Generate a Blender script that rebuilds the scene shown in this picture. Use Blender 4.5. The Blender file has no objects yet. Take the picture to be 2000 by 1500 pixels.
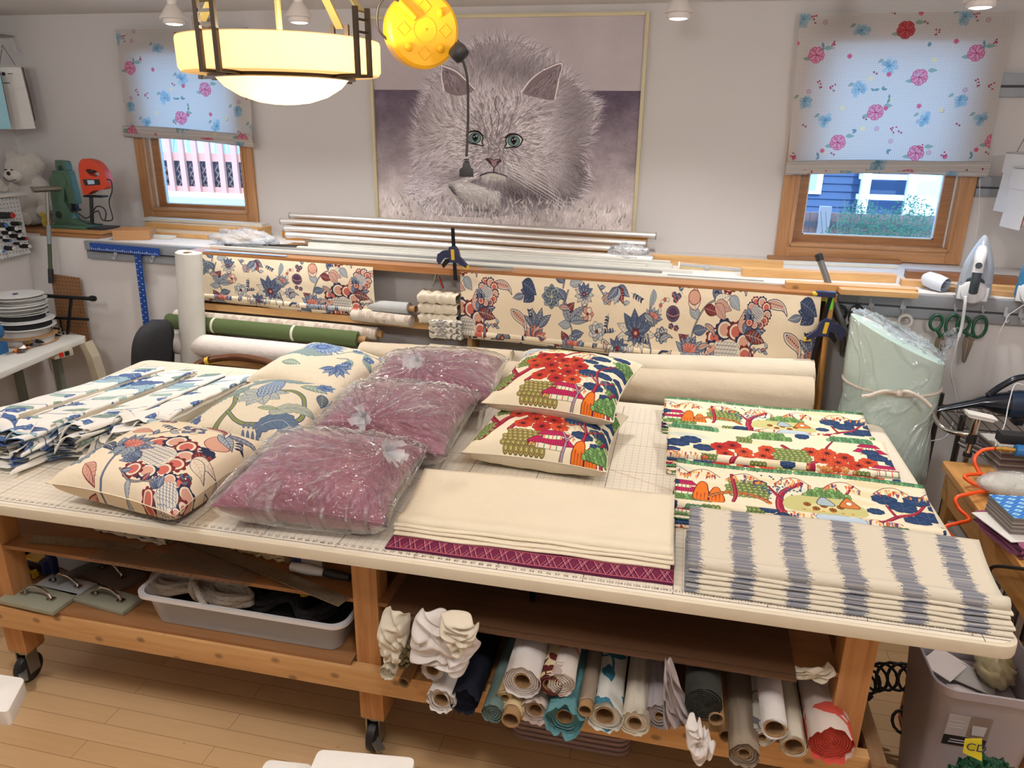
import bpy, bmesh, math, random
import numpy as np
from mathutils import Vector, Matrix, Euler
R = math.radians
S = bpy.context.scene
COL = S.collection
PI = math.pi

# ------------------------------------------------------------------ camera
CAM = Vector((2.7338, -1.8437, 2.1293)); ROT = Euler((R(70.974), R(-0.783), R(12.745)))
FPX = 1462.8
cd = bpy.data.cameras.new('camera'); cam = bpy.data.objects.new('camera', cd); COL.objects.link(cam)
cam.location = CAM; cam.rotation_euler = ROT
cd.sensor_width = 36.0; cd.lens = FPX / 2000 * 36.0; cd.clip_start = 0.05; cd.clip_end = 200
S.camera = cam
CAMM = ROT.to_matrix()

def at(px, py, x=None, y=None, z=None, d=None):
 """the point of the place seen at a pixel of the photograph, on a plane x=, y= or z= (or at depth d)"""
 r = CAMM @ Vector(((px - 1000) / FPX, -(py - 750) / FPX, -1.0))
 if d is not None: t = d
 elif x is not None: t = (x - CAM.x) / r.x
 elif y is not None: t = (y - CAM.y) / r.y
 else: t = (z - CAM.z) / r.z
 return CAM + r * t

# ------------------------------------------------------------------ view, world, main lights
S.view_settings.view_transform = 'Standard'
S.view_settings.look = 'None'
S.view_settings.exposure = 0.46
S.view_settings.gamma = 1.0
S.view_settings.use_curve_mapping = False
S.cycles.max_bounces = 8; S.cycles.diffuse_bounces = 4; S.cycles.transparent_max_bounces = 12
S.cycles.sample_clamp_indirect = 4.0
S.cycles.use_denoising = True
S.cycles.caustics_reflective = False; S.cycles.caustics_refractive = False
w = bpy.data.worlds.new('sky'); S.world = w; w.use_nodes = True
wn = w.node_tree; bg = wn.nodes['Background']
bg.inputs[0].default_value = (0.30, 0.60, 1.0, 1); bg.inputs[1].default_value = 2.4

def lamp(name, typ, loc, power, color, size=.1, rot=None, spot=None, blend=.5):
 l = bpy.data.lights.new(name, typ); l.energy = power; l.color = color
 if typ == 'AREA': l.size = size
 else: l.shadow_soft_size = size
 if spot: l.spot_size = R(spot); l.spot_blend = blend
 o = bpy.data.objects.new(name, l); COL.objects.link(o); o.location = loc
 if rot: o.rotation_euler = rot
 return o
# sun on the snow outside
su = bpy.data.lights.new('sun', 'SUN'); su.energy = 3.0; su.color = (1, .97, .93); su.angle = R(2)
so = bpy.data.objects.new('sun', su); COL.objects.link(so); so.rotation_euler = (R(52), R(20), 0); so.location = (0, 12, 8)

WARM = (1.0, .80, .56); COOL = (1.0, .96, .92)
# the ceiling floodlights: three in view shine down on the ledge side, added unseen fill points light the
# room from the ceiling above and behind the camera
FLOODS = [(.122, 1.876), (.81, 1.89), (2.636, 1.95), (3.806, 1.757)]
for fx, fy in FLOODS:
 lamp('flood_light', 'SPOT', (fx, fy, 2.575), 46, COOL, .045, (0, 0, 0), 125, .8)
# fill points added to brighten walls and table, above and behind the camera
for fx, fy, pw in ((.3, -.75, 30), (2.5, -1.0, 30), (4.4, -.5, 30), (-1.2, .5, 10), (2.2, -3.0, 6)):
 lamp('fill_point', 'POINT', (fx, fy, 2.55), pw, (1.0, .985, .985), .12)

# ------------------------------------------------------------------ helpers: objects
def tag(o, label=None, cat=None, group=None, kind=None):
 if label: o['label'] = label
 if cat: o['category'] = cat
 if group: o['group'] = group
 if kind: o['kind'] = kind
 return o
def thing(name, label, cat, loc=(0, 0, 0), group=None):
 o = bpy.data.objects.new(name, None); COL.objects.link(o); o.empty_display_size = .05
 o.location = loc
 return tag(o, label, cat, group)
def wmat(o):
 m = Matrix.LocRotScale(o.location, o.rotation_euler, o.scale)
 return wmat(o.parent) @ o.matrix_parent_inverse @ m if o.parent else m
def dup(root, parent=None):
 c = root.copy(); COL.objects.link(c)
 if parent is not None:
  mi = root.matrix_parent_inverse.copy(); c.parent = parent; c.matrix_parent_inverse = mi
 for ch in list(root.children): dup(ch, c)
 return c

class MB:
 def __init__(s): s.v = []; s.f = []; s.uv = []; s.mi = []; s.cur = 0; s.X = None
 def add(s, vs, fs, uvs=None):
  b = len(s.v)
  if s.X is not None: vs = [s.X @ Vector(v) for v in vs]
  s.v += [tuple(v) for v in vs]
  for k, f in enumerate(fs):
   s.f.append([b + i for i in f]); s.mi.append(s.cur)
   s.uv.append(uvs[k] if uvs else [(0, 0)] * len(f))
  return s
 def box(s, a, b):
  (x0, y0, z0), (x1, y1, z1) = a, b
  if x0 > x1: x0, x1 = x1, x0
  if y0 > y1: y0, y1 = y1, y0
  if z0 > z1: z0, z1 = z1, z0
  vs = [(x0, y0, z0), (x1, y0, z0), (x1, y1, z0), (x0, y1, z0), (x0, y0, z1), (x1, y0, z1), (x1, y1, z1), (x0, y1, z1)]
  return s.add(vs, [(0, 3, 2, 1), (4, 5, 6, 7), (0, 1, 5, 4), (1, 2, 6, 5), (2, 3, 7, 6), (3, 0, 4, 7)])
 def bar(s, p, q, w, h, up=(0, 0, 1)):
  """a bar of w x h from p to q"""
  p, q = Vector(p), Vector(q); d = (q - p).normalized(); u = Vector(up)
  sx = d.cross(u)
  if sx.length < 1e-4: sx = d.cross(Vector((0, 1, 0)))
  sx.normalize(); u = sx.cross(d)
  vs = [e + sx * (a * w / 2) + u * (b * h / 2) for e in (p, q) for a, b in ((-1, -1), (1, -1), (1, 1), (-1, 1))]
  return s.add(vs, [(0, 1, 2, 3), (7, 6, 5, 4), (0, 4, 5, 1), (1, 5, 6, 2), (2, 6, 7, 3), (3, 7, 4, 0)])
 def tube(s, pts, r, n=10, cap=True, closed=False):
  pts = [Vector(p) for p in pts]; m = len(pts)
  rr = r if isinstance(r, (list, tuple)) else [r] * m
  vs = []; u = None
  for i, p in enumerate(pts):
   if closed: d = pts[(i + 1) % m] - pts[i - 1]
   else: d = pts[min(i + 1, m - 1)] - pts[max(i - 1, 0)]
   if d.length < 1e-9: d = Vector((0, 0, 1))
   d.normalize()
   if u is None: u = d.orthogonal().normalized()
   else:
    u = u - d * u.dot(d)
    u = u.normalized() if u.length > 1e-6 else d.orthogonal().normalized()
   v = d.cross(u)
   vs += [p + (u * math.cos(2 * PI * k / n) + v * math.sin(2 * PI * k / n)) * rr[i] for k in range(n)]
  fs = []; uvs = []
  for i in range(m if closed else m - 1):
   j = (i + 1) % m
   for k in range(n):
    l = (k + 1) % n
    fs.append((i * n + k, j * n + k, j * n + l, i * n + l))
    a, b = i / (m - 1), (i + 1) / (m - 1)
    uvs.append([(a, k / n), (b, k / n), (b, (k + 1) / n), (a, (k + 1) / n)])
  if cap and not closed:
   fs.append(tuple(range(n))); uvs.append([(0, 0)] * n)
   fs.append(tuple((m - 1) * n + k for k in reversed(range(n)))); uvs.append([(0, 0)] * n)
  # outward-facing
  return s.add(vs, [tuple(reversed(f)) for f in fs], [list(reversed(q)) for q in uvs])
 def cyl(s, p, q, r, n=20, r2=None): return s.tube([p, q], [r, r if r2 is None else r2], n)
 def lathe(s, prof, c=(0, 0, 0), n=28, axis=None, cap=False):
  """prof: (r, h) pairs turned about a vertical axis through c"""
  vs = []; m = len(prof); c = Vector(c)
  if axis is not None: q = Vector((0, 0, 1)).rotation_difference(Vector(axis).normalized()).to_matrix()
  for r, h in prof:
   for k in range(n):
    v = Vector((r * math.cos(2 * PI * k / n), r * math.sin(2 * PI * k / n), h))
    vs.append(c + (q @ v if axis is not None else v))
  fs = [(i * n + k, i * n + (k + 1) % n, (i + 1) * n + (k + 1) % n, (i + 1) * n + k) for i in range(m - 1) for k in range(n)]
  uvs = [[(k / n, i / (m - 1)), ((k + 1) / n, i / (m - 1)), ((k + 1) / n, (i + 1) / (m - 1)), (k / n, (i + 1) / (m - 1))] for i in range(m - 1) for k in range(n)]
  if cap:
   fs += [tuple(reversed(range(n))), tuple((m - 1) * n + k for k in range(n))]; uvs += [[(0, 0)] * n] * 2
  return s.add(vs, fs, uvs)
 def prism(s, poly, a, b, ax='z'):
  """a 2D outline pushed from a to b along an axis"""
  def mk(u, v, h): return {'z': (u, v, h), 'y': (u, h, v), 'x': (h, u, v)}[ax]
  n = len(poly); vs = [mk(u, v, a) for u, v in poly] + [mk(u, v, b) for u, v in poly]
  fs = [tuple(reversed(range(n))), tuple(range(n, 2 * n))] + [(i, (i + 1) % n, n + (i + 1) % n, n + i) for i in range(n)]
  return s.add(vs, fs)
 def grid(s, fn, nu, nv, uvf=None, wrapu=False, flip=False):
  vs = [fn(i / nu, j / nv) for j in range(nv + 1) for i in range(nu + (0 if wrapu else 1))]
  W = nu if wrapu else nu + 1
  fs = []; uvs = []
  for j in range(nv):
   for i in range(nu):
    k = (i + 1) % W if wrapu else i + 1
    f = (j * W + i, j * W + k, (j + 1) * W + k, (j + 1) * W + i)
    q = [(i / nu, j / nv), ((i + 1) / nu, j / nv), ((i + 1) / nu, (j + 1) / nv), (i / nu, (j + 1) / nv)]
    if uvf: q = [uvf(*e) for e in q]
    if flip: f = f[::-1]; q = q[::-1]
    fs.append(f); uvs.append(q)
  return s.add(vs, fs, uvs)
 def build(s, name, mat, parent=None, smooth=False, bevel=0, fix=False, sub=0, solid=0, keep=False, weld=False):
  me = bpy.data.meshes.new(name)
  c = Vector((0, 0, 0))
  if not keep:
   a = np.array(s.v); lo, hi = a.min(0), a.max(0); c = Vector(((lo[0] + hi[0]) / 2, (lo[1] + hi[1]) / 2, lo[2]))
  me.from_pydata([tuple(Vector(v) - c) for v in s.v], [], s.f)
  uvl = me.uv_layers.new(name='UVMap')
  uvl.data.foreach_set('uv', [x for q in s.uv for p in q for x in p])
  for m in (mat if isinstance(mat, (list, tuple)) else [mat]): me.materials.append(m)
  me.polygons.foreach_set('material_index', s.mi)
  if fix or bevel or weld:
   b = bmesh.new(); b.from_mesh(me)
   if weld: bmesh.ops.remove_doubles(b, verts=b.verts, dist=1e-5)
   bmesh.ops.recalc_face_normals(b, faces=b.faces)
   if bevel:
    es = [e for e in b.edges if len(e.link_faces) == 2 and e.calc_face_angle(0) > .5]
    bmesh.ops.bevel(b, geom=es, offset=bevel, segments=2, profile=.7, affect='EDGES', clamp_overlap=True)
   b.to_mesh(me); b.free()
  if smooth: me.shade_smooth()
  me.update()
  o = bpy.data.objects.new(name, me); COL.objects.link(o); o.location = c
  if smooth == 'auto' or (bevel and not smooth):
   me.shade_smooth(); me.set_sharp_from_angle(angle=R(38))
  if solid:
   m = o.modifiers.new('s', 'SOLIDIFY'); m.thickness = solid; m.offset = 0
  if sub:
   m = o.modifiers.new('u', 'SUBSURF'); m.levels = sub; m.render_levels = sub
  if parent is not None:
   o.parent = parent; o.matrix_parent_inverse = wmat(parent).inverted()
  return o

def spl(pts, n=8, closed=False):
 """smooth curve through points"""
 P_ = [Vector(p) for p in pts]; m = len(P_); out = []
 for i in range(m if closed else m - 1):
  if closed: a, b, c, d = P_[i - 1], P_[i], P_[(i + 1) % m], P_[(i + 2) % m]
  else: a, b, c, d = P_[max(i - 1, 0)], P_[i], P_[i + 1], P_[min(i + 2, m - 1)]
  for k in range(n):
   t = k / n
   out.append(.5 * ((2 * b) + (c - a) * t + (2 * a - 5 * b + 4 * c - d) * t * t + (3 * b - a - 3 * c + d) * t ** 3))
 if not closed: out.append(P_[-1])
 return out

# ------------------------------------------------------------------ helpers: materials
def sr(c):
 """sRGB 0-255 triple to linear"""
 return tuple((x / 255 / 12.92) if x / 255 < .04045 else ((x / 255 + .055) / 1.055) ** 2.4 for x in c)
MC = {}
def nm(name):
 m = bpy.data.materials.new(name); m.use_nodes = True
 nt = m.node_tree; return m, nt, nt.nodes['Principled BSDF']
def N(nt, t, ins=None, **kw):
 n = nt.nodes.new(t)
 for k, v in kw.items(): setattr(n, k, v)
 for k, v in (ins or {}).items():
  if isinstance(v, bpy.types.NodeSocket): nt.links.new(v, n.inputs[k])
  else: n.inputs[k].default_value = v
 return n
def mathn(nt, op, a, b=None, c=None):
 n = nt.nodes.new('ShaderNodeMath'); n.operation = op
 for i, v in enumerate((a, b, c)):
  if v is None: continue
  if isinstance(v, bpy.types.NodeSocket): nt.links.new(v, n.inputs[i])
  else: n.inputs[i].default_value = v
 return n.outputs[0]
def mix(nt, fac, a, b):
 n = nt.nodes.new('ShaderNodeMix'); n.data_type = 'RGBA'
 for i, v in ((0, fac), (6, a), (7, b)):
  if isinstance(v, bpy.types.NodeSocket): nt.links.new(v, n.inputs[i])
  elif i == 0: n.inputs[0].default_value = v
  else: n.inputs[i].default_value = (*v, 1)
 return n.outputs[2]
def plain(name, c, rough=.6, metal=0, var=.06, scale=12, bump=0, bscale=60, **kw):
 """a flat coloured material with a little unevenness"""
 if name in MC: return MC[name]
 m, nt, b = nm(name); c = sr(c)
 tc = N(nt, 'ShaderNodeTexCoord').outputs['Object']
 ns = N(nt, 'ShaderNodeTexNoise', {'Vector': tc, 'Scale': scale, 'Detail': 3.0})
 lo = tuple(x * (1 - var) for x in c); hi = tuple(min(1, x * (1 + var)) for x in c)
 nt.links.new(mix(nt, ns.outputs[0], lo, hi), b.inputs['Base Color'])
 b.inputs['Roughness'].default_value = rough; b.inputs['Metallic'].default_value = metal
 if bump:
  nb = N(nt, 'ShaderNodeTexNoise', {'Vector': tc, 'Scale': bscale, 'Detail': 4.0})
  bp = N(nt, 'ShaderNodeBump', {'Height': nb.outputs[0], 'Strength': bump, 'Distance': .01})
  nt.links.new(bp.outputs[0], b.inputs['Normal'])
 for k, v in kw.items():
  b.inputs[k.replace('_', ' ')].default_value = v
 MC[name] = m; return m
def wood(name, c1, c2, axis='x', rough=.5, scale=1.0, knots=False):
 if name in MC: return MC[name]
 m, nt, b = nm(name); c1, c2 = sr(c1), sr(c2)
 tc = N(nt, 'ShaderNodeTexCoord').outputs['Object']
 st = {'x': (1.2, 18, 18), 'y': (18, 1.2, 18), 'z': (18, 18, 1.2)}[axis]
 mp = N(nt, 'ShaderNodeMapping', {'Vector': tc, 'Scale': tuple(v * scale for v in st)})
 n1 = N(nt, 'ShaderNodeTexNoise', {'Vector': mp.outputs[0], 'Scale': 2.2, 'Detail': 6.0, 'Roughness': .6, 'Distortion': .6})
 mp2 = N(nt, 'ShaderNodeMapping', {'Vector': tc, 'Scale': tuple(v * scale * (5 if v > 5 else 1) for v in st)})
 n2 = N(nt, 'ShaderNodeTexNoise', {'Vector': mp2.outputs[0], 'Scale': 3.0, 'Detail': 3.0})
 cr = N(nt, 'ShaderNodeValToRGB', {'Fac': n1.outputs[0]})
 cr.color_ramp.elements[0].position = .32; cr.color_ramp.elements[0].color = (*c2, 1)
 cr.color_ramp.elements[1].position = .66; cr.color_ramp.elements[1].color = (*c1, 1)
 col = mix(nt, mathn(nt, 'MULTIPLY', n2.outputs[0], .35), cr.outputs[0], c2)
 if knots:
  sp = N(nt, 'ShaderNodeSeparateXYZ', {0: tc}); a_, b_ = {'x': (0, 2), 'y': (1, 2), 'z': (2, 0)}[axis]
  cb = N(nt, 'ShaderNodeCombineXYZ', {0: mathn(nt, 'MULTIPLY', sp.outputs[a_], 6.5), 1: mathn(nt, 'MULTIPLY', sp.outputs[b_], 10.0)})
  vo = N(nt, 'ShaderNodeTexVoronoi', {'Vector': cb.outputs[0], 'Scale': 1.0, 'Randomness': 1.0}, voronoi_dimensions='2D')
  kr = N(nt, 'ShaderNodeValToRGB', {'Fac': vo.outputs['Distance']})
  kr.color_ramp.elements[0].position = .06; kr.color_ramp.elements[0].color = (.75, .75, .75, 1)
  kr.color_ramp.elements[1].position = .14; kr.color_ramp.elements[1].color = (0, 0, 0, 1)
  col = mix(nt, kr.outputs[0], col, tuple(v * .35 for v in c2))
 nt.links.new(col, b.inputs['Base Color']); b.inputs['Roughness'].default_value = rough
 bp = N(nt, 'ShaderNodeBump', {'Height': n2.outputs[0], 'Strength': .12, 'Distance': .004})
 nt.links.new(bp.outputs[0], b.inputs['Normal'])
 MC[name] = m; return m
def cloth(name, c, rough=.9, var=.05, weave=900, bump=.25, sheen=.0, trans=0):
 """plain woven fabric"""
 if name in MC: return MC[name]
 m, nt, b = nm(name); c = sr(c)
 tc = N(nt, 'ShaderNodeTexCoord').outputs['Object']
 n1 = N(nt, 'ShaderNodeTexNoise', {'Vector': tc, 'Scale': 9.0, 'Detail': 3.0})
 nt.links.new(mix(nt, n1.outputs[0], tuple(x * (1 - var) for x in c), tuple(min(1, x * (1 + var)) for x in c)), b.inputs['Base Color'])
 b.inputs['Roughness'].default_value = rough; b.inputs['Sheen Weight'].default_value = sheen
 n2 = N(nt, 'ShaderNodeTexNoise', {'Vector': tc, 'Scale': 14.0, 'Detail': 5.0, 'Roughness': .55})
 bp = N(nt, 'ShaderNodeBump', {'Height': n2.outputs[0], 'Strength': bump, 'Distance': .03})
 nt.links.new(bp.outputs[0], b.inputs['Normal'])
 b.inputs['Specular IOR Level'].default_value = .2
 MC[name] = m; return m
def imgmat(name, im, rough=.9, scale=(1, 1), off=(0, 0), bump=.2, rot=0, spec=.2, ext='REPEAT'):
 """the printed cloth whose print the script has just drawn"""
 if name in MC: return MC[name]
 m, nt, b = nm(name)
 uv = N(nt, 'ShaderNodeTexCoord').outputs['UV']
 mp = N(nt, 'ShaderNodeMapping', {'Vector': uv, 'Scale': (*scale, 1), 'Location': (*off, 0), 'Rotation': (0, 0, rot)})
 t = N(nt, 'ShaderNodeTexImage', {'Vector': mp.outputs[0]}, image=im, extension=ext)
 nt.links.new(t.outputs[0], b.inputs['Base Color'])
 b.inputs['Roughness'].default_value = rough; b.inputs['Specular IOR Level'].default_value = spec
 if bump:
  tc = N(nt, 'ShaderNodeTexCoord').outputs['Object']
  n2 = N(nt, 'ShaderNodeTexNoise', {'Vector': tc, 'Scale': 12.0, 'Detail': 4.0})
  bp = N(nt, 'ShaderNodeBump', {'Height': n2.outputs[0], 'Strength': bump, 'Distance': .03})
  nt.links.new(bp.outputs[0], b.inputs['Normal'])
 MC[name] = m; return m
def film(name, tint=(1, 1, 1), rough=.12, haze=.12, bump=.6, bscale=9, dist=.05, gloss=1.0, ridge=0):
 """thin clear plastic film: mostly see-through, with glossy creases"""
 if name in MC: return MC[name]
 m, nt, b = nm(name); nt.nodes.remove(b)
 out = nt.nodes['Material Output']
 tc = N(nt, 'ShaderNodeTexCoord').outputs['Object']
 mp = N(nt, 'ShaderNodeMapping', {'Vector': tc, 'Scale': (1, 1, 1)})
 n2 = N(nt, 'ShaderNodeTexNoise', {'Vector': mp.outputs[0], 'Scale': bscale, 'Detail': 5.0, 'Roughness': .6, 'Distortion': 1.2})
 bp = N(nt, 'ShaderNodeBump', {'Height': n2.outputs[0], 'Strength': bump, 'Distance': dist})
 tr = N(nt, 'ShaderNodeBsdfTransparent', {'Color': (*tint, 1)})
 gl = N(nt, 'ShaderNodeBsdfGlossy', {'Color': (1, 1, 1, 1), 'Roughness': rough, 'Normal': bp.outputs[0]})
 df = N(nt, 'ShaderNodeBsdfDiffuse', {'Color': (.9, .92, .95, 1), 'Normal': bp.outputs[0]})
 gm = N(nt, 'ShaderNodeNewGeometry'); dt = N(nt, 'ShaderNodeVectorMath', {0: gm.outputs['Normal'], 1: gm.outputs['Incoming']}, operation='DOT_PRODUCT')
 dd = mathn(nt, 'POWER', mathn(nt, 'SUBTRACT', 1.0, mathn(nt, 'ABSOLUTE', dt.outputs['Value'])), 4.0)
 fc = mathn(nt, 'MULTIPLY', mathn(nt, 'ADD', mathn(nt, 'MULTIPLY', dd, .6), .05), gloss)
 if ridge:
  uv = ridge < 0; mr = N(nt, 'ShaderNodeMapping', {'Vector': N(nt, 'ShaderNodeTexCoord').outputs['UV'] if uv else tc, 'Scale': (-ridge * 9, 1.3, 1) if uv else (ridge,) * 3})
  n3 = N(nt, 'ShaderNodeTexNoise', {'Vector': mr.outputs[0], 'Scale': 1.0, 'Detail': 3.0, 'Distortion': .5 if uv else 2.2})
  a = mathn(nt, 'ABSOLUTE', mathn(nt, 'SUBTRACT', n3.outputs[0], .5)); a = mathn(nt, 'MAXIMUM', mathn(nt, 'SUBTRACT', 1.0, mathn(nt, 'MULTIPLY', a, 22.0)), 0.0)
  nt.links.new(mathn(nt, 'ADD', n2.outputs[0], mathn(nt, 'MULTIPLY', a, .5)), bp.inputs['Height'])
  haze = mathn(nt, 'ADD', mathn(nt, 'MULTIPLY', a, .26 if uv else .12), haze)
 m1 = N(nt, 'ShaderNodeMixShader', {0: haze, 1: tr.outputs[0], 2: df.outputs[0]})
 m2 = N(nt, 'ShaderNodeMixShader', {0: fc, 1: m1.outputs[0], 2: gl.outputs[0]})
 nt.links.new(m2.outputs[0], out.inputs[0])
 MC[name] = m; return m
# ------------------------------------------------------------------ drawing the prints on the cloths
class Cv:
 """a small painter: filled outlines and brush lines on a pixel grid, in units of its own"""
 def __init__(s, w, h, bg, ppu=1.0, wrap=True):
  s.W, s.H, s.p, s.wrap = int(w * ppu), int(h * ppu), ppu, wrap
  s.a = np.empty((s.H, s.W, 3), np.float32); s.a[:] = np.array(bg, np.float32) / 255
 def _blend(s, x0, y0, cov, col, al):
  if isinstance(col, tuple): col = np.array(col, np.float32) / 255
  h, w_ = cov.shape; c = (cov * al)[..., None]
  if s.wrap:
   ys = np.arange(y0, y0 + h) % s.H; xs = np.arange(x0, x0 + w_) % s.W
   ix = np.ix_(ys, xs); s.a[ix] = s.a[ix] * (1 - c) + col * c
  else:
   X0, Y0, X1, Y1 = max(x0, 0), max(y0, 0), min(x0 + w_, s.W), min(y0 + h, s.H)
   if X1 <= X0 or Y1 <= Y0: return
   c = c[Y0 - y0:Y1 - y0, X0 - x0:X1 - x0]
   if getattr(col, 'ndim', 1) == 3: col = col[Y0 - y0:Y1 - y0, X0 - x0:X1 - x0]
   t = s.a[Y0:Y1, X0:X1]; s.a[Y0:Y1, X0:X1] = t * (1 - c) + col * c
 def poly(s, pts, col, ol=None, ow=.0, al=1.0):
  P_ = np.array(pts, np.float32) * s.p; ow *= s.p
  m = ow + 2; x0, y0 = np.floor(P_.min(0) - m).astype(int); x1, y1 = np.ceil(P_.max(0) + m).astype(int)
  if (x1 - x0) * (y1 - y0) > 9e6 or x1 - x0 < 1 or y1 - y0 < 1: return
  gx = np.arange(x0, x1, dtype=np.float32)[None, :] + .5; gy = np.arange(y0, y1, dtype=np.float32)[:, None] + .5
  d2 = np.full((y1 - y0, x1 - x0), 1e9, np.float32); ins = np.zeros(d2.shape, bool)
  Q = np.roll(P_, -1, 0)
  for (ax, ay), (bx, by) in zip(P_, Q):
   dx, dy = bx - ax, by - ay; L = dx * dx + dy * dy
   if L < 1e-9: continue
   t = np.clip(((gx - ax) * dx + (gy - ay) * dy) / L, 0, 1)
   e = (gx - ax - t * dx) ** 2 + (gy - ay - t * dy) ** 2
   np.minimum(d2, e, out=d2)
   if abs(dy) > 1e-9:
    c = ((ay > gy) != (by > gy)) & (gx < dx * (gy - ay) / dy + ax); ins ^= c
  d = np.sqrt(d2)
  if col is not None:
   cov = np.clip(np.where(ins, d, -d) + .5, 0, 1); s._blend(x0, y0, cov, col, al)
  if ol is not None and ow > 0:
   s._blend(x0, y0, np.clip(ow / 2 - d + .5, 0, 1), ol, al)
 def line(s, pts, w, col, al=1.0, w2=None):
  P_ = [(x * s.p, y * s.p) for x, y in pts]; n = len(P_) - 1
  w *= s.p; w2 = w if w2 is None else w2 * s.p; m = max(w, w2) / 2 + 1.5
  xs = [q[0] for q in P_]; ys = [q[1] for q in P_]
  x0, y0, x1, y1 = int(math.floor(min(xs) - m)), int(math.floor(min(ys) - m)), int(math.ceil(max(xs) + m)), int(math.ceil(max(ys) + m))
  gx = np.arange(x0, x1, dtype=np.float32)[None, :] + .5; gy = np.arange(y0, y1, dtype=np.float32)[:, None] + .5
  cov = None
  for i in range(n):
   (ax, ay), (bx, by) = P_[i], P_[i + 1]; dx, dy = bx - ax, by - ay; L = dx * dx + dy * dy + 1e-9
   t = np.clip(((gx - ax) * dx + (gy - ay) * dy) / L, 0, 1)
   e = np.sqrt((gx - ax - t * dx) ** 2 + (gy - ay - t * dy) ** 2)
   hw = (w + (w2 - w) * (i + t) / n) / 2
   c = np.clip(hw - e + .5, 0, np.minimum(1, hw * 2 + .05)); cov = c if cov is None else np.maximum(cov, c)
  s._blend(x0, y0, cov, col, al)
 def disc(s, x, y, r, col, ol=None, ow=0, al=1.0, ry=None, rot=0):
  ry = r if ry is None else ry; n = 22 if max(r, ry) * s.p > 5 else 10
  s.poly([(x + r * math.cos(t) * math.cos(rot) - ry * math.sin(t) * math.sin(rot), y + r * math.cos(t) * math.sin(rot) + ry * math.sin(t) * math.cos(rot)) for t in (2 * PI * k / n for k in range(n))], col, ol, ow, al)
 def image(s, name):
  im = bpy.data.images.new(name, s.W, s.H)
  px = np.ones((s.H, s.W, 4), np.float32); px[..., :3] = np.clip(s.a[::-1], 0, 1)
  im.pixels.foreach_set(px.ravel()); im.update(); im.pack(); return im

def sp2(pts, n=6, closed=False): return [(p.x, p.y) for p in spl([(x, y, 0) for x, y in pts], n, closed)]
def rot2(pts, x, y, a, k=1.0, ky=None):
 ky = k if ky is None else ky; c, s_ = math.cos(a), math.sin(a)
 return [(x + (u * k) * c - (v * ky) * s_, y + (u * k) * s_ + (v * ky) * c) for u, v in pts]
def leaf(c, x, y, a, L, W, col, ol, vein=None, ow=.12, bend=.25, n=7):
 top = [(L * t, -W * math.sin(PI * t ** .8) + bend * L * t * t) for t in (k / n for k in range(n + 1))]
 bot = [(L * t, W * math.sin(PI * t ** .8) + bend * L * t * t) for t in (k / n for k in range(n, -1, -1))]
 c.poly(rot2(top + bot[1:-1], x, y, a), col, ol, ow)
 if vein:
  c.line(rot2([(L * t, bend * L * t * t) for t in (.05, .35, .65, .92)], x, y, a), ow * .9, vein)
  for t in (.2, .35, .5, .65, .8):
   for sg in (-1, 1):
    c.line(rot2([(L * t, bend * L * t * t), (L * (t + .1), sg * W * .75 * math.sin(PI * t) + bend * L * t * t)], x, y, a), ow * .6, vein)
def bloom(c, x, y, r, n, col, ol, ctr, ow=.12, a0=0, pointed=True, inner=None, rings=2, k0=1.0, sq=1.0):
 """a petalled flower seen from the front"""
 for q in range(rings):
  rr = r * (1 - .3 * q)
  for k in range(n):
   a = a0 + 2 * PI * (k + .5 * q) / n; wd = rr * math.sin(PI / n) * 1.05
   if pointed: P_ = [(0, 0), (rr * .35, -wd * .8), (rr * .7, -wd * .75), (rr, 0), (rr * .7, wd * .75), (rr * .35, wd * .8)]
   else: P_ = [(0, 0), (rr * .4, -wd * .8), (rr * .85, -wd * .8), (rr * 1.0, 0), (rr * .85, wd * .8), (rr * .4, wd * .8)]
   pp = rot2(sp2(P_, 3, True), 0, 0, a)
   c.poly([(x + u, y + v * sq) for u, v in pp], col[(q + k) % len(col)], ol, ow)
   if inner:
    pp = rot2([(rr * .3, 0), (rr * .6, -wd * .35), (rr * .85, 0), (rr * .6, wd * .35)], 0, 0, a)
    c.poly([(x + u, y + v * sq) for u, v in pp], inner[k % len(inner)])
 c.disc(x, y, r * .18, ctr, ol, ow, ry=r * .18 * sq)
def stem(c, pts, w, col, ol, ow=.1):
 q = sp2(pts, 8); c.line(q, w + 2 * ow, ol); c.line(q, w, col)

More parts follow.
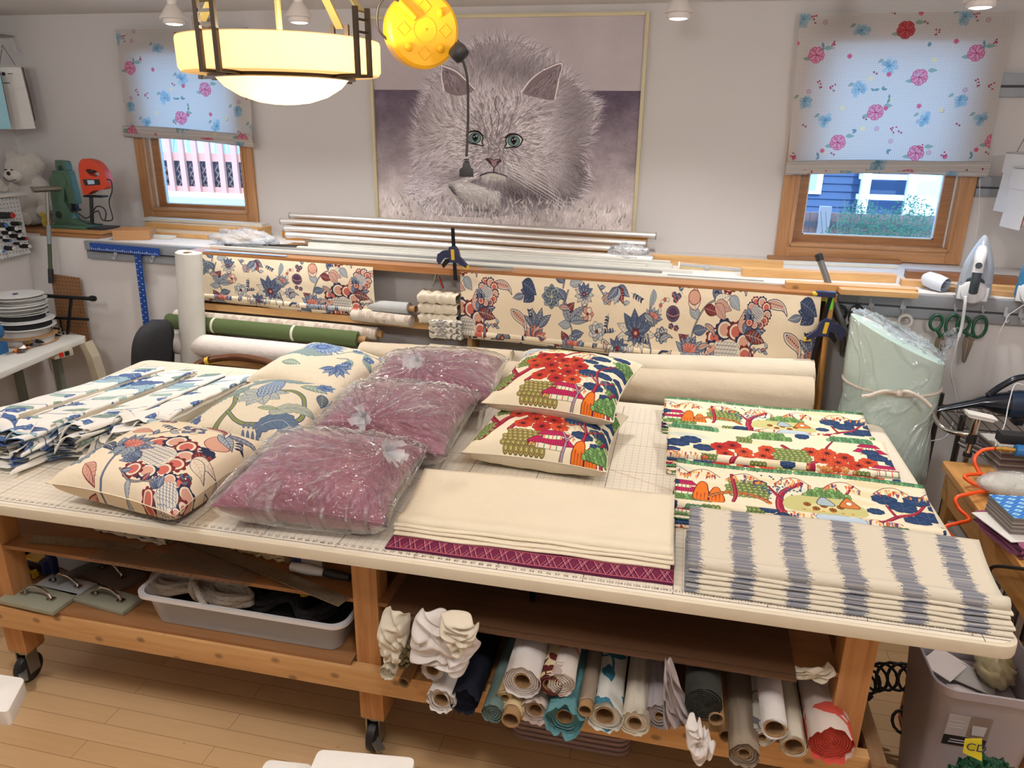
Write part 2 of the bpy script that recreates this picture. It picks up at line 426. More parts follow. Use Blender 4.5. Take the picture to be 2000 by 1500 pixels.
# --- the cream cloth with navy, slate and maroon flowers
CR = (232, 217, 190); NV = (46, 52, 78); SL = (104, 116, 138); LS = (160, 168, 176); MR = (118, 48, 50); RO = (186, 110, 100); IV = (222, 212, 190); PK = (206, 158, 138)
def scalloped(c, x, y, k, a=0):
 """cluster of round maroon-rimmed lobes over a pale scaly cone"""
 for i, (u, v, r) in enumerate([(-6, -5, 4.2), (-1.5, -8.5, 4.2), (4, -8, 4), (8, -4, 3.8), (9, 1, 3.6), (-7, 0, 3.6), (8, 5.5, 3.4), (4, 9, 3.4), (-1, 10.5, 3.2)]):
  (X, Y), = rot2([(u, v)], x, y, a, k)
  ou = MR if i % 2 == 0 else NV
  for j in range(9):
   t = 2 * PI * j / 9; c.disc(X + r * k * .95 * math.cos(t), Y + r * k * .95 * math.sin(t), .9 * k, ou)
  c.disc(X, Y, r * k, ou); c.disc(X, Y, r * k * .82, IV); c.disc(X, Y, r * k * .58, (196, 104, 92) if i % 2 == 0 else PK, RO, .12)
 (X, Y), = rot2([(1, 1)], x, y, a, k)
 c.disc(X, Y, 5.8 * k, IV, SL, .15)
 for j in range(6):
  for i in range(7):
   (U, V), = rot2([(-4 + i * 1.5 + (j % 2) * .7, -3.6 + j * 1.6)], x, y, a, k)
   leaf(c, U, V, a + 2.4, 2.6 * k, .75 * k, (214, 206, 190), SL, None, .14)
 for i, da in enumerate((2.2, 2.55, 2.9, 3.25)):
  (U, V), = rot2([(-3, 5)], x, y, a, k); leaf(c, U, V, a + da, 7 * k, 1.8 * k, (90, 104, 128), NV, (180, 188, 196), .15)
def lotus(c, x, y, k, a=0):
 for i, da in enumerate((-2.6, -2.2, -1.8, -1.35, -.9, -.5)):
  leaf(c, x, y, a + da, 8.5 * k, 1.9 * k, (88, 102, 128) if i % 2 else (120, 130, 146), NV, (200, 204, 206), .16, .1)
 for da in (-2.1, -1.85, -1.57, -1.3, -1.0):
  leaf(c, x, y + k, a + da, 6.5 * k, 1.4 * k, (198, 112, 98), MR, (236, 200, 180), .14, 0)
 for da in (.1, .7, 1.3, 1.9, 2.5, 3.05): leaf(c, x, y, a + da, 5 * k, 1.6 * k, (150, 160, 166), NV, (70, 80, 100), .14, .1)
def daisy(c, x, y, k):
 for i in range(11):
  t = 2 * PI * i / 11; leaf(c, x, y, t, 10 * k, 2.3 * k, IV if -2.6 < (t - 1.5) < 2.2 else (80, 94, 122), NV, (120, 130, 146), .17, .05)
 for i in range(9): leaf(c, x, y, 2 * PI * i / 9 + .3, 5.5 * k, 1.4 * k, (70, 84, 112), NV, (190, 196, 200), .14, 0)
 for i in range(6): leaf(c, x, y, 2 * PI * i / 6, 2.6 * k, .8 * k, MR, NV, None, .1, 0)
 c.disc(x, y, .9 * k, (210, 150, 130), NV, .12)
def paisley(c, x, y, k, a, col=PK, fl=1):
 P_ = [(0, 0), (2.2, -1.6), (5, -2.2), (8, -1.6), (10.5, .2), (12, 2.8), (12.4, 4.5), (11.2, 3.4), (9.2, 2.4), (6, 2.6), (2.4, 2.2)]
 P_ = [(u, v * fl) for u, v in P_]
 q = rot2(sp2(P_, 4, True), x, y, a, k); c.poly(q, IV, NV, .28)
 q = rot2(sp2([(1 + u * .8, v * .66) for u, v in P_], 4, True), x, y, a, k); c.poly(q, col, SL, .14)
 for i in range(7):
  (u, v), = rot2([(1.6 + i * 1.2, (-.1 + .1 * i) * fl)], x, y, a, k); c.disc(u, v, .32 * k, NV)
def vine(c, pts, k, cols=((88, 102, 128), (150, 158, 166), (118, 48, 50)), step=5, L=4, W=1.2):
 stem(c, pts, .5 * k, (150, 140, 130), NV, .14)
 q = sp2(pts, 8)
 for i in range(2, len(q) - 1, step):
  a = math.atan2(q[i + 1][1] - q[i][1], q[i + 1][0] - q[i][0]); sg = 1 if (i // step) % 2 else -1
  leaf(c, q[i][0], q[i][1], a + sg * .9, L * k, W * k, cols[(i // step) % len(cols)], NV, (210, 208, 200), .13, .15 * sg)
def fruit(c, x, y, k):
 c.disc(x, y, 3.2 * k, (104, 84, 104), NV, .22); c.disc(x, y, 2.3 * k, (84, 62, 84)); c.line(sp2([(x - 3 * k, y), (x, y + 1 * k), (x + 3 * k, y)], 4), .3, PK)
 for i in range(5):
  t = PI + i * .45; u, v = x - 3.5 * k + 3 * k * math.cos(t), y - 1 * k + 5.5 * k * math.sin(t) * .8
  c.disc(u, v, .8 * k, (190, 100, 90) if i % 2 else IV, NV, .12)
 for u, v in ((1, -5.5), (2.4, -7), (.2, -7.4), (-.6, 5), (2, 5.6)): bloom(c, x + u * k, y + v * k, 1.3 * k, 5, [(70, 84, 112), (190, 96, 84)], NV, IV, .1, rings=1)
def sprig(c, x, y, k, a):
 c.line(rot2([(0, 0), (4, .6), (8, 0)], x, y, a, k), .22, SL)
 for i in range(4):
  for sg in (-1, 1): leaf(c, *rot2([(1.6 + i * 1.7, .3)], x, y, a, k)[0], a + sg * .8, 2 * k, .55 * k, NV if i % 2 else SL, NV, None, .08)
def jacobean():
 c = Cv(137, 36, CR, 10)
 vine(c, [(12, 40), (14, 30), (17, 22), (13, 12), (16, 0), (14, -6)], 1.1, step=4, L=6, W=1.9)
 for a_, L_ in ((-2.2, 10), (-1.0, 11), (-.4, 9)): leaf(c, 16, 18, a_, L_, 1.9, (150, 158, 168), NV, NV, .2, .3)
 lotus(c, 17, 31, .9)
 bloom(c, 6, 8, 5.2, 8, [(120, 132, 138), (150, 160, 160)], NV, (180, 170, 140), .17, inner=[(80, 94, 110)])
 for da in (2.2, 3, 3.8): leaf(c, -4, 7, da, 6.5, 2.6, (58, 68, 96), NV, (150, 158, 170), .16)
 for da in (-2.8, -2.2, -1.6, -1.0): leaf(c, -1, 22, da, 9, 2.0, (92, 104, 128), NV, IV, .18)
 for i in range(9): leaf(c, -3, 27, -2.9 + i * .36, 6.5, 1.7, [(176, 92, 84), PK, (76, 88, 114)][i % 3], MR, IV, .15)
 bloom(c, 25, 14, 3.2, 6, [PK, IV], MR, MR, .24, rings=1)
 paisley(c, 33, 24, .95, .9); bloom(c, 30, 21, 4.4, 7, [(168, 176, 178), (206, 204, 196)], NV, MR, .15)
 vine(c, [(30, 2), (34, 6), (40, 5), (44, 9)], .8); bloom(c, 35, 7, 2.8, 6, [LS, PK], NV, IV, .14)
 daisy(c, 50, 20, 1.0); sprig(c, 47, 4, .8, .4)
 leaf(c, 58, 2, 1.4, 8, 1.6, (150, 158, 166), SL, SL, .14, .4)
 fruit(c, 68, 11, 1.0); sprig(c, 62, 30, .9, -.5); paisley(c, 60, 31, .7, -.1, PK, -1)
 vine(c, [(78, 38), (77, 26), (79, 15), (85, 6), (97, 2)], 1.1, step=4, L=6.5, W=2.1)
 lotus(c, 77, 27, 1.0); leaf(c, 79, 9, -1.9, 9, 3, IV, MR, RO, .25); c.disc(78, 4, 2.8, PK, MR, .3)
 for da in (-.7, 0, .6): leaf(c, 88, 6, da, 8, 2.4, [PK, (88, 102, 128), IV][int(da * 1.6) % 3], NV, SL, .17)
 scalloped(c, 95, 24, .98)
 for da, cl in ((-1.9, PK), (-1.2, (110, 126, 150)), (-.5, (78, 94, 124)), (.0, (120, 60, 58))):
  leaf(c, 103, 17, da, 9.5, 2.9, cl, NV, IV, .22)
 for da in range(8): leaf(c, 116, 31, da * .8, 4.6, 1.8, (120, 136, 142), NV, NV, .17)
 c.disc(116, 31, 2.2, PK, MR, .3)
 paisley(c, 121, 15, .95, .55); leaf(c, 128, 8, 2.6, 6, 1.6, SL, NV, IV, .15)
 paisley(c, 112, 4, .8, .1); leaf(c, 127, 3, .3, 9, 3.4, (60, 72, 100), NV, (150, 158, 170), .16)
 c.line(sp2([(106, 34), (108, 30), (105, 28), (107, 26)], 5), .2, SL)
 sprig(c, 126, 33, 1, -1.2)
 daisy(c, 41, 28, .62); lotus(c, 58, 14, .6, .3); scalloped(c, 108, 8, .5, .6); bloom(c, 63, 20, 3.6, 8, [SL, LS], NV, MR, .15, inner=[IV]); daisy(c, 23, 6, .5)
 for k in range(5): leaf(c, 86, 31, 3.4 + k * .5, 7, 1.8, [(88, 102, 128), LS, PK][k % 3], NV, IV, .16)
 for k in range(4): leaf(c, 40, 2, .3 + k * .6, 7, 1.9, [(88, 102, 128), MR, LS][k % 3], NV, IV, .16)
 stem(c, [(56, 36), (58, 28), (56, 20)], .4, SL, NV, .12); stem(c, [(108, 34), (106, 22), (110, 12)], .4, SL, NV, .12)
 rn = random.Random(9)
 for x, y in ((12, 12), (27, 32), (40, 20), (43, 31), (58, 24), (64, 22), (72, 3), (86, 14), (88, 32), (108, 10), (110, 22), (100, 33), (132, 20), (36, 13), (56, 12), (83, 24)):
  q = rn.random()
  if q < .4: sprig(c, x, y, .75, rn.uniform(0, 6))
  elif q < .7: paisley(c, x - 2, y, .5, rn.uniform(-.6, .9), PK if q < .55 else LS)
  else: vine(c, [(x - 2, y + 2), (x, y), (x + 2, y + 1), (x + 4, y - 1)], .6)
 return c.image('jacobean_print')
def jacobean_cushion():
 c = Cv(50, 50, CR, 16, wrap=False)
 scalloped(c, 31, 33, .98, .15); lotus(c, 18, 34, 1.15, .1)
 stem(c, [(18, 36), (19, 44), (20, 52)], .6, SL, NV)
 vine(c, [(19, 24), (24, 18), (28, 13)], 1.0); bloom(c, 29, 14, 4.6, 7, [SL, IV], NV, MR, .2)
 for da in (.3, 1.1, 1.8): leaf(c, 42, 30, da - 1.6, 8, 2.6, MR if da < 1 else IV, NV, PK, .2)
 c.disc(42, 17, 4.6, PK, MR, .25); leaf(c, 38, 12, .2, 10, 2.6, LS, NV, NV, .2); leaf(c, 40, 10, -.5, 10, 2.2, SL, NV, IV, .2)
 for k in range(5): leaf(c, 43, 22, .4 + k * .55, 4, 1, NV, NV, None, .1)
 paisley(c, 27, 6, 1.2, .1, (160, 90, 84)); bloom(c, 14, 9, 3.4, 5, [(96, 92, 120), PK], NV, MR, .2); sprig(c, 16, 14, 1, .3)
 leaf(c, 9, 22, -.3, 9, 2.4, PK, NV, RO, .2); leaf(c, 6, 32, .1, 10, 2.3, (60, 72, 100), NV, IV, .25, .4)
 lotus(c, 4, 40, 1.0, -.6); leaf(c, 10, 44, .4, 9, 2.3, PK, MR, MR, .2); sprig(c, 12, 36, .7, -.8)
 scalloped(c, 45, 46, .7, 1); vine(c, [(24, 44), (30, 47), (38, 45)], .9); sprig(c, 44, 8, .9, .9)
 for x, y, r in ((3, 10, 2.4), (8, 5, 2), (46, 38, 2.2)): bloom(c, x, y, r, 6, [MR, SL], NV, IV, .15)
 return c.image('jacobean_cushion_print')

# --- the white cloth with blue flowers and green leaves
BG = (226, 219, 203); BB = (84, 110, 156); BD = (54, 76, 124); GB = (138, 158, 150); GG = (150, 168, 150); OL = (132, 138, 84)
def frond(c, pts, W, col, ol, teeth=9):
 q = sp2(pts, 8); n = len(q); up = []; dn = []
 for i, (x, y) in enumerate(q):
  a = math.atan2(q[min(i + 1, n - 1)][1] - q[max(i - 1, 0)][1], q[min(i + 1, n - 1)][0] - q[max(i - 1, 0)][0]); t = i / (n - 1)
  wv = W * math.sin(PI * min(1, t * .9 + .12)) * (1 + .38 * abs(math.sin(t * teeth * PI)))
  up.append((x + wv * math.sin(a), y - wv * math.cos(a))); dn.append((x - wv * math.sin(a), y + wv * math.cos(a)))
 c.poly(up + dn[::-1], col, ol, .2)
 for i in range(3, n - 3, 2):
  c.line([q[i], up[min(i + 2, n - 1)]], .14, ol, .7); c.line([q[i], dn[min(i + 2, n - 1)]], .14, ol, .7)
 c.line(q, .5, BD); c.line(q, .2, (220, 220, 210))
def blue_panel():
 c = Cv(30, 60, (238, 234, 226), 11)
 stem(c, [(4, -4), (9, 6), (16, 10), (22, 18), (28, 22)], .4, (120, 136, 160), BD, .06); stem(c, [(9, 6), (6, 14), (10, 20)], .35, (120, 136, 160), BD, .06)
 for x, y, a, L in ((9, 5, -.8, 7), (16, 9, .9, 7), (21, 15, -.7, 7), (7, 13, 2.6, 6), (24, 19, .9, 6)): leaf(c, x, y, a, L, 1.9, (174, 196, 186), (100, 130, 150), (120, 150, 150), .16)
 for x, y in ((5, 20), (14, 3), (26, 8)): bloom(c, x, y, 2.6, 8, [BB, (140, 164, 200)], BD, (220, 220, 200), .14)
 frond(c, [(2, 34), (9, 27), (17, 30), (24, 25), (29, 28)], 3.6, (160, 190, 200), (76, 116, 156)); frond(c, [(10, 38), (16, 34), (24, 36)], 2.6, BB, BD)
 for i in range(8): leaf(c, 6, 33, -2.6 + i * .35, 6.5, 1.4, BB if i % 2 else (160, 190, 200), BD, (200, 214, 220), .13)
 leaf(c, 20, 42, .7, 9, 2.5, (140, 160, 150), (90, 110, 110), (80, 110, 110), .2); leaf(c, 8, 47, -.4, 8, 2.2, (150, 172, 160), (90, 110, 120), (90, 120, 120), .2)
 stem(c, [(2, 44), (10, 50), (20, 52), (28, 58)], .4, (120, 136, 160), BD, .06)
 for x, y in ((12, 43), (24, 50), (4, 55)): bloom(c, x, y, 2.7, 7, [BB, (110, 136, 180)], BD, (200, 200, 170), .15)
 leaf(c, 16, 55, .3, 7, 1.8, GG, (90, 110, 110), (90, 120, 110), .18)
 return c.image('blue_leaf_print')
def blue_cushion(which):
 c = Cv(50, 50, (224, 213, 190), 16, wrap=False)
 rnd = random.Random(3)
 for k in range(260):
  x, y = rnd.uniform(0, 50), rnd.uniform(0, 50)
  c.line(sp2([(x, y), (x + rnd.uniform(-1, 1.4), y + .7), (x + rnd.uniform(-1.4, 1), y + 1.5)], 4), .09, (190, 180, 160), .8)
 if which == 0:
  stem(c, [(14, 54), (17, 44), (17, 36), (12, 27), (13, 20)], 1.5, OL, BD, .3); stem(c, [(17, 41), (24, 46), (32, 46), (37, 44)], 1.2, OL, BD, .25)
  stem(c, [(28, 23), (34, 22), (41, 26), (46, 36), (44, 42)], 1.3, OL, BD, .3)
  frond(c, [(14, 22), (8, 26), (3, 34), (6, 44)], 4.2, (136, 156, 146), (84, 110, 126), 12); frond(c, [(12, 20), (20, 9), (30, 12), (36, 10)], 2.8, (140, 160, 156), (80, 106, 130), 9)
  frond(c, [(32, 48), (40, 42), (48, 44), (56, 36)], 3.4, (96, 116, 138), BD, 11); frond(c, [(34, 40), (42, 33), (50, 32)], 2.4, (170, 176, 158), (90, 110, 120), 9)
  for i in range(7):
   t = -.35 + i * .62
   leaf(c, 23, 27, t, 10.5, 2.8, (176, 182, 176), (100, 112, 112), (120, 136, 140), .26, .05)
  c.poly(sp2([(19, 22), (20, 14), (23, 12), (26, 15), (28, 23), (24, 30)], 5, True), (136, 158, 184), BD, .25)
  for j in range(6):
   for i in range(5): c.poly(rot2([(-.7, 0), (0, -.8), (.7, 0), (0, .8)], 20.6 + i * 1.5 + (j % 2) * .5, 19 + j * 1.6, 0), (62, 84, 124), (210, 214, 210), .16)
  leaf(c, 34, 17, -.35, 11, 3.0, (138, 158, 142), (84, 104, 104), (220, 224, 214), .28); leaf(c, 28, 38, -.4, 8, 1.7, (160, 176, 150), (100, 112, 90), (110, 124, 90), .22)
  for k in range(9): c.disc(27 + (k % 5) * 2, 47 + (k // 5) * 2.4, .7, (104, 116, 140), ry=1.0)
  for a in range(7): leaf(c, 42, 12, a * .9, 4, 1.5, BB, BD, (180, 196, 210), .18)
  leaf(c, 44, 18, .8, 8, 2.3, (96, 110, 118), BD, (170, 180, 170), .2); leaf(c, 8, 10, .6, 7, 1.5, (150, 168, 150), BD, None, .2)
  bloom(c, 5, 46, 3.4, 6, [(96, 112, 140)], BD, IV, .2)
 else:
  for q in range(3):
   for i in range(22):
    leaf(c, 19, 16, 2 * PI * i / 22 + q * .1, 12 - q * 3.4, 1.5, [(86, 122, 170), (130, 160, 196), (70, 100, 150)][q], BD, (190, 206, 222), .2, 0)
  c.disc(19, 16, 2.4, (110, 140, 186), BD, .3)
  frond(c, [(4, 30), (12, 24), (22, 26), (30, 22)], 2.8, (140, 160, 156), (80, 106, 130), 9)
  stem(c, [(30, 20), (36, 12), (44, 8), (52, 10)], .5, (120, 130, 120), BD); stem(c, [(33, 24), (38, 22), (42, 28)], .5, (120, 130, 120), BD)
  for x, y, a in ((34, 14, -.9), (40, 10, .8), (38, 22, .6), (42, 16, .2)): leaf(c, x, y, a, 8, 1.8, (150, 170, 158), (84, 104, 120), (100, 124, 120), .2)
  for x, y in ((35, 10), (44, 14), (46, 5), (40, 26)): bloom(c, x, y, 2.6, 8, [(120, 144, 184), BB], BD, IV, .15)
  for i in range(8): leaf(c, 38, 32, -1.4 + i * .5, 7.5, 1.7, (70, 96, 140) if i % 2 else (110, 130, 160), BD, (190, 200, 210), .18)
  leaf(c, 12, 38, -.3, 10, 2.6, (138, 158, 142), (84, 104, 104), (220, 224, 214), .26)
 return c.image('blue_cushion_print')
# --- the bright garden print: red maples, navy pines, pagodas, bridges
GD = (236, 224, 196); RD = (190, 62, 38); CM = (150, 36, 62); PN = (44, 66, 104); PM = (74, 98, 136); GN = (96, 132, 76); OR = (222, 116, 40)
def pad(c, x, y, r, col=PN, hi=PM, burst=True, sq=.62):
 n = 8; q = []
 for i in range(n * 4):
  t = 2 * PI * i / (n * 4); rr = r * (1 + .13 * abs(math.sin(t * n / 2)) - .05)
  q.append((x + rr * math.cos(t), y + rr * sq * math.sin(t)))
 c.poly(q, col, tuple(int(v * .6) for v in col), .16)
 if burst:
  for i in range(12):
   t = 2 * PI * i / 12; c.line([(x, y + r * .1), (x + r * .86 * math.cos(t), y + r * .84 * sq * math.sin(t))], .3, hi if i % 2 else tuple(int(v * .7) for v in col), .9, .08)
def maple(c, x, y, r):
 pad(c, x, y, r, [(198, 68, 44), (210, 84, 50), (186, 52, 46)][int(x + y) % 3], (216, 96, 60), False, .92)
 for i in range(11):
  t = 2 * PI * i / 11 + .2; c.line([(x + r * .06 * math.cos(t), y + r * .06 * math.sin(t)), (x + r * .82 * math.cos(t), y + r * .8 * math.sin(t))], .42, (84, 24, 34), .9, .12)
 c.disc(x, y, r * .16, (70, 20, 34))
def trunk(c, pts, w0, w1, col=CM):
 q = sp2(pts, 8); c.line(q, w0 + .35, (84, 20, 44), 1, w1 + .3); c.line(q, w0, col, 1, w1); c.line([(x - w0 * .18, y) for x, y in q], w0 * .3, (196, 84, 96), .7, w1 * .3)
def pagoda(c, x, y, k):
 for j, (w_, h_) in enumerate(((15, 4), (10, 3))):
  yy = y - j * 5.5 * k
  c.poly([(x + u * k, yy + v * k) for u, v in ((-w_ * .7, 0), (-w_ * .45, -h_), (w_ * .45, -h_), (w_ * .7, 0), (w_ * .5, .3), (-w_ * .5, .3))], (186, 44, 92), (84, 20, 50), .2)
  for i in range(int(w_)): c.line([(x + (-w_ * .55 + i * 1.15) * k, yy), (x + (-w_ * .4 + i * .85) * k, yy - h_ * k)], .16, (110, 22, 60))
  c.poly([(x + u * k, yy + v * k) for u, v in ((-w_ * .42, .3), (w_ * .42, .3), (w_ * .42, 2.6), (-w_ * .42, 2.6))], (232, 226, 206), (96, 110, 80), .16)
  for i in range(5): c.line([(x + (-w_ * .36 + i * w_ * .18) * k, yy + .4 * k), (x + (-w_ * .36 + i * w_ * .18) * k, yy + 2.5 * k)], .35, [(216, 104, 50), (110, 150, 90)][i % 2])
def pebble(c, x, y, nx, ny, r=.9, col=(128, 146, 84)):
 for j in range(ny):
  for i in range(nx - abs(j - ny // 2) // 2):
   u, v = x + i * r * 1.8 + (j % 2) * r * .9 + abs(j - ny // 2) * r * .5, y + j * r * 1.55
   c.disc(u, v, r, col, (62, 82, 48), .16); c.disc(u, v, r * .45, (192, 190, 120), (62, 82, 48), .12)
def rock(c, x, y, k):
 c.poly([(x + u * k, y + v * k) for u, v in sp2([(-5, 6), (-4.6, -2), (-2.6, -6), (-.6, -5), (.2, 0), (2, -3.4), (4, -2.4), (5, 6)], 4, True)], (222, 118, 42), (110, 40, 30), .3)
 for i in range(7): c.line([(x + (-4 + i * 1.3) * k, y + (1 + (i % 2)) * k), (x + (-4.2 + i * 1.3) * k, y + 5.4 * k)], .5, (170, 60, 34), .8, .1)
 c.line([(x + .2 * k, y), (x - .2 * k, y + 5.5 * k)], .6, (90, 30, 60))
def hillg(c, x, y, w_, h_, col=(104, 142, 84)):
 dk = tuple(int(v * .55) for v in col); lt = tuple(min(255, int(v * 1.25)) for v in col)
 for j in range(int(h_ / 1.1) + 1):
  ww = w_ * (1 - (j / (h_ / 1.1 + 1)) ** 1.6)
  for i in range(int(ww * 2 / 1.5) + 1):
   u = x - ww + i * 1.5 + (j % 2) * .7; c.disc(u, y - j * 1.1, 1.05, col if (i + j) % 3 else lt, dk, .16, ry=.85)
   if (i + j) % 2: c.line([(u, y - j * 1.1 + .6), (u + .5, y - j * 1.1 - .5)], .2, dk, .8, .08)
def bridge(c, x, y, k):
 for r, wd, cl in ((11, 1.9, (206, 128, 66)), (11.6, .35, (90, 60, 50)), (10.0, .3, (90, 60, 50))):
  c.line([(x + r * k * math.cos(t), y + 5.2 * k - r * .62 * k * math.sin(t)) for t in (PI * (.12 + .76 * i / 14) for i in range(15))], wd * k, cl)
 for i in range(12):
  t = PI * (.14 + .72 * i / 11); c.line([(x + 10 * k * math.cos(t), y + 5.2 * k - 6.2 * k * math.sin(t)), (x + 11.6 * k * math.cos(t), y + 5.2 * k - 7.2 * k * math.sin(t))], .25, (110, 50, 40))
def meadow(c, x, y, w_, h_):
 c.poly(sp2([(x - w_, y), (x - w_ * .8, y - h_ * .8), (x - w_ * .2, y - h_), (x + w_ * .6, y - h_ * .85), (x + w_, y - h_ * .2), (x + w_ * .9, y + h_ * .6), (x, y + h_ * .8), (x - w_ * .8, y + h_ * .6)], 5, True), (196, 192, 130))
 c.poly(sp2([(x - w_ * .5, y), (x, y - h_ * .4), (x + w_ * .5, y - h_ * .1), (x, y + h_ * .4)], 5, True), (214, 206, 150))
 for i in range(5): bloom(c, x - w_ * .4 + i * w_ * .2, y + (i % 2) * 2 - 1, 1.3, 8, [(150, 90, 40)], (90, 60, 30), (90, 60, 30), .1, rings=1)
 for i in range(6): c.disc(x - w_ * .5 + i * 3, y + h_ * .4, .6, (214, 130, 60), ry=.35)
def cliff(c, x, y, w_):
 rnd = random.Random(int(x * 7 + y)); P_ = [(220, 120, 60), (196, 76, 44), (236, 172, 96), (120, 44, 70), (228, 140, 80), (92, 84, 130), (206, 196, 150)]
 for i in range(int(w_ * 5)):
  u = x - w_ + 2 * w_ * rnd.random(); k = 1 - ((u - x) / w_) ** 2; v = y + 2.6 - rnd.random() * 3.6 * k; c.line([(u, v), (u - rnd.uniform(-.2, .5), v + rnd.uniform(.8, 2.2))], rnd.uniform(.4, 1.0), P_[i % 7], .9, .1)
 c.line(sp2([(x - w_, y + 2.4), (x - w_ * .4, y - .6), (x + w_ * .3, y - 1.2), (x + w_, y + 2)], 5), .28, (100, 36, 40), .8)
def sitters(c, x, y, k):
 c.poly(rot2(sp2([(-3, 2), (-1.4, -1.6), (0, -3), (1.4, -1.6), (3.4, 2), (0, 2.6)], 4, True), x, y, 0, k), (206, 122, 62), (70, 40, 40), .25); c.disc(x + .2 * k, y, 1 * k, (236, 226, 206), (70, 40, 40), .14)
 c.poly(rot2(sp2([(-2.8, 2), (-2, -1.4), (0, -2), (2.6, 2)], 4, True), x - 7 * k, y, 0, k), (168, 184, 192), (50, 60, 70), .25)
def garden(seed=0, cushion=False):
 if cushion:
  c = Cv(50, 50, GD, 16, wrap=False); sx = 0
  cliff(c, 22, 8, 12); meadow(c, 18, 6, 12, 5); c.poly([(0, 8), (10, 4), (14, 7), (6, 16), (0, 18)], (190, 204, 206))
  trunk(c, [(26, 3), (26, 9), (24, 14), (20, 18)], 1.6, .8); trunk(c, [(26, 8), (31, 5)], .9, .4)
  cliff(c, 4, 12, 8); pebble(c, 4, 18, 9, 8)
  trunk(c, [(5, 44), (10, 34), (16, 26), (22, 20)], 3.4, 1.2); trunk(c, [(8, 36), (3, 28), (2, 24)], 2, .8); trunk(c, [(14, 40), (18, 32), (25, 26)], 1.8, .7)
  for x, y in ((14, 18), (19, 16), (11, 23), (17, 22), (23, 21), (28, 20), (14, 28), (20, 27), (26, 26), (31, 25), (22, 32), (28, 31), (18, 36), (25, 37), (31, 36), (34, 30)): maple(c, x, y, 3.3)
  pebble(c, 0, 34, 5, 9, .85); pebble(c, 13, 41, 9, 6, 1.0, (168, 140, 84)); pebble(c, 44, 12, 4, 7, .9, (104, 146, 84)); pebble(c, 45, 30, 3, 9, .9, (104, 146, 84))
  for x, y in ((30, 14), (34, 40), (26, 44)): cliff(c, x, y, 4)
  c.poly([(2, 10), (10, 6), (12, 9), (4, 14)], (186, 200, 214), (90, 110, 140), .2); trunk(c, [(48, 50), (47, 42), (49, 34)], 1.0, .5)
  for x, y, r in ((37, 14, 4), (34, 19, 3), (40, 22, 4), (46, 20, 4), (36, 29, 4.2), (42, 28, 3.6), (46, 33, 4), (40, 38, 4), (47, 42, 3.6), (44, 8, 3.6), (38, 5, 3), (49, 27, 3)): pad(c, x, y, r)
  trunk(c, [(40, 46), (41, 36), (39, 26), (44, 18)], 1.3, .5); trunk(c, [(41, 36), (47, 30)], .9, .4); trunk(c, [(37, 30), (40, 34)], .8, .4)
  pagoda(c, 30, 46, .8); rock(c, 42, 46, .8); hillg(c, 50, 48, 8, 8); hillg(c, 48, 14, 5, 4)
  for k in range(24): c.line([(33 + k * .5, 30 + (k % 3)), (33.3 + k * .5, 33 + (k % 4))], .3, (176, 180, 150), .5)
  trunk(c, [(34, 50), (35, 44), (33, 39)], .9, .4, (150, 160, 170)); trunk(c, [(35, 44), (37, 40)], .6, .3, (150, 160, 170))
  return c.image('garden_cushion_print')
 c = Cv(86, 64, GD, 12)
 rw = random.Random(77)
 for k in range(46): x, y = rw.uniform(0, 86), rw.uniform(0, 64); c.poly(sp2([(x - 6, y), (x - 2, y - 1.6), (x + 4, y - 1), (x + 7, y + .4), (x + 1, y + 1.6)], 3, True), [(222, 214, 168), (214, 200, 150), (198, 208, 196), (232, 206, 160)][k % 4], al=.55)
 for x, y in ((30, 1), (58, 1), (66, 10), (28, 20), (52, 24), (14, 22), (30, 30), (60, 29), (86, 20), (16, 47), (34, 50), (70, 50), (44, 47), (86, 54), (10, 53)):
  (pebble(c, x - 3, y - 2, 4, 3, .8, (128, 146, 84)) if (x + y) % 3 == 0 else pad(c, x, y, 2.6) if (x + y) % 3 == 1 else trunk(c, [(x, y + 2), (x + 1, y), (x + 3, y - 3)], .7, .3))
 pagoda(c, 4, 10, .75); hillg(c, 6, 17, 8, 5); rock(c, 13, 9, .95); pebble(c, 19, 1, 8, 6, 1.0); bridge(c, 23, 9, .95)
 trunk(c, [(21, -2), (22, 8), (21, 13)], 1.1, .9); trunk(c, [(36, 19), (36, 10), (38, 4), (44, -1)], 2.6, 1.2); trunk(c, [(37, 9), (33, 2)], 1.1, .5)
 rnd = random.Random(5)
 for k in range(70): c.disc(35 + rnd.gauss(0, 4.2), 3 + rnd.gauss(0, 2.6), .38, [(70, 80, 90), (60, 90, 130)][k % 2])
 meadow(c, 50, 11, 13, 6); hillg(c, 52, 4.5, 7, 4); sitters(c, 58, 7.5, 1.0)
 cliff(c, 44, 18, 10); cliff(c, 62, 17, 10); c.poly(sp2([(46, 19), (54, 15), (62, 20), (54, 23)], 4, True), (190, 206, 220), (70, 90, 120), .15)
 for x, y, r in ((70, 3, 4), (75, 6, 4.4), (80, 2, 4), (82, 10, 4.4), (78, 13, 4), (32, 18, 2.8), (36, 21, 3), (86, 5, 3)): pad(c, x, y, r)
 trunk(c, [(66, 18), (72, 12), (78, 9), (82, 4)], 1.4, .6); trunk(c, [(72, 12), (70, 6)], .9, .4)
 hillg(c, 10, 25, 9, 5, (92, 140, 100)); hillg(c, 40, 27, 8, 4); hillg(c, 70, 25, 8, 5, (92, 140, 100)); pagoda(c, 76, 31, .6)
 # maples band
 for x, y, r in ((4, 36, 4.5), (9, 33, 4), (14, 38, 4), (1, 42, 4)): pad(c, x, y, r)
 cliff(c, 6, 45, 9)
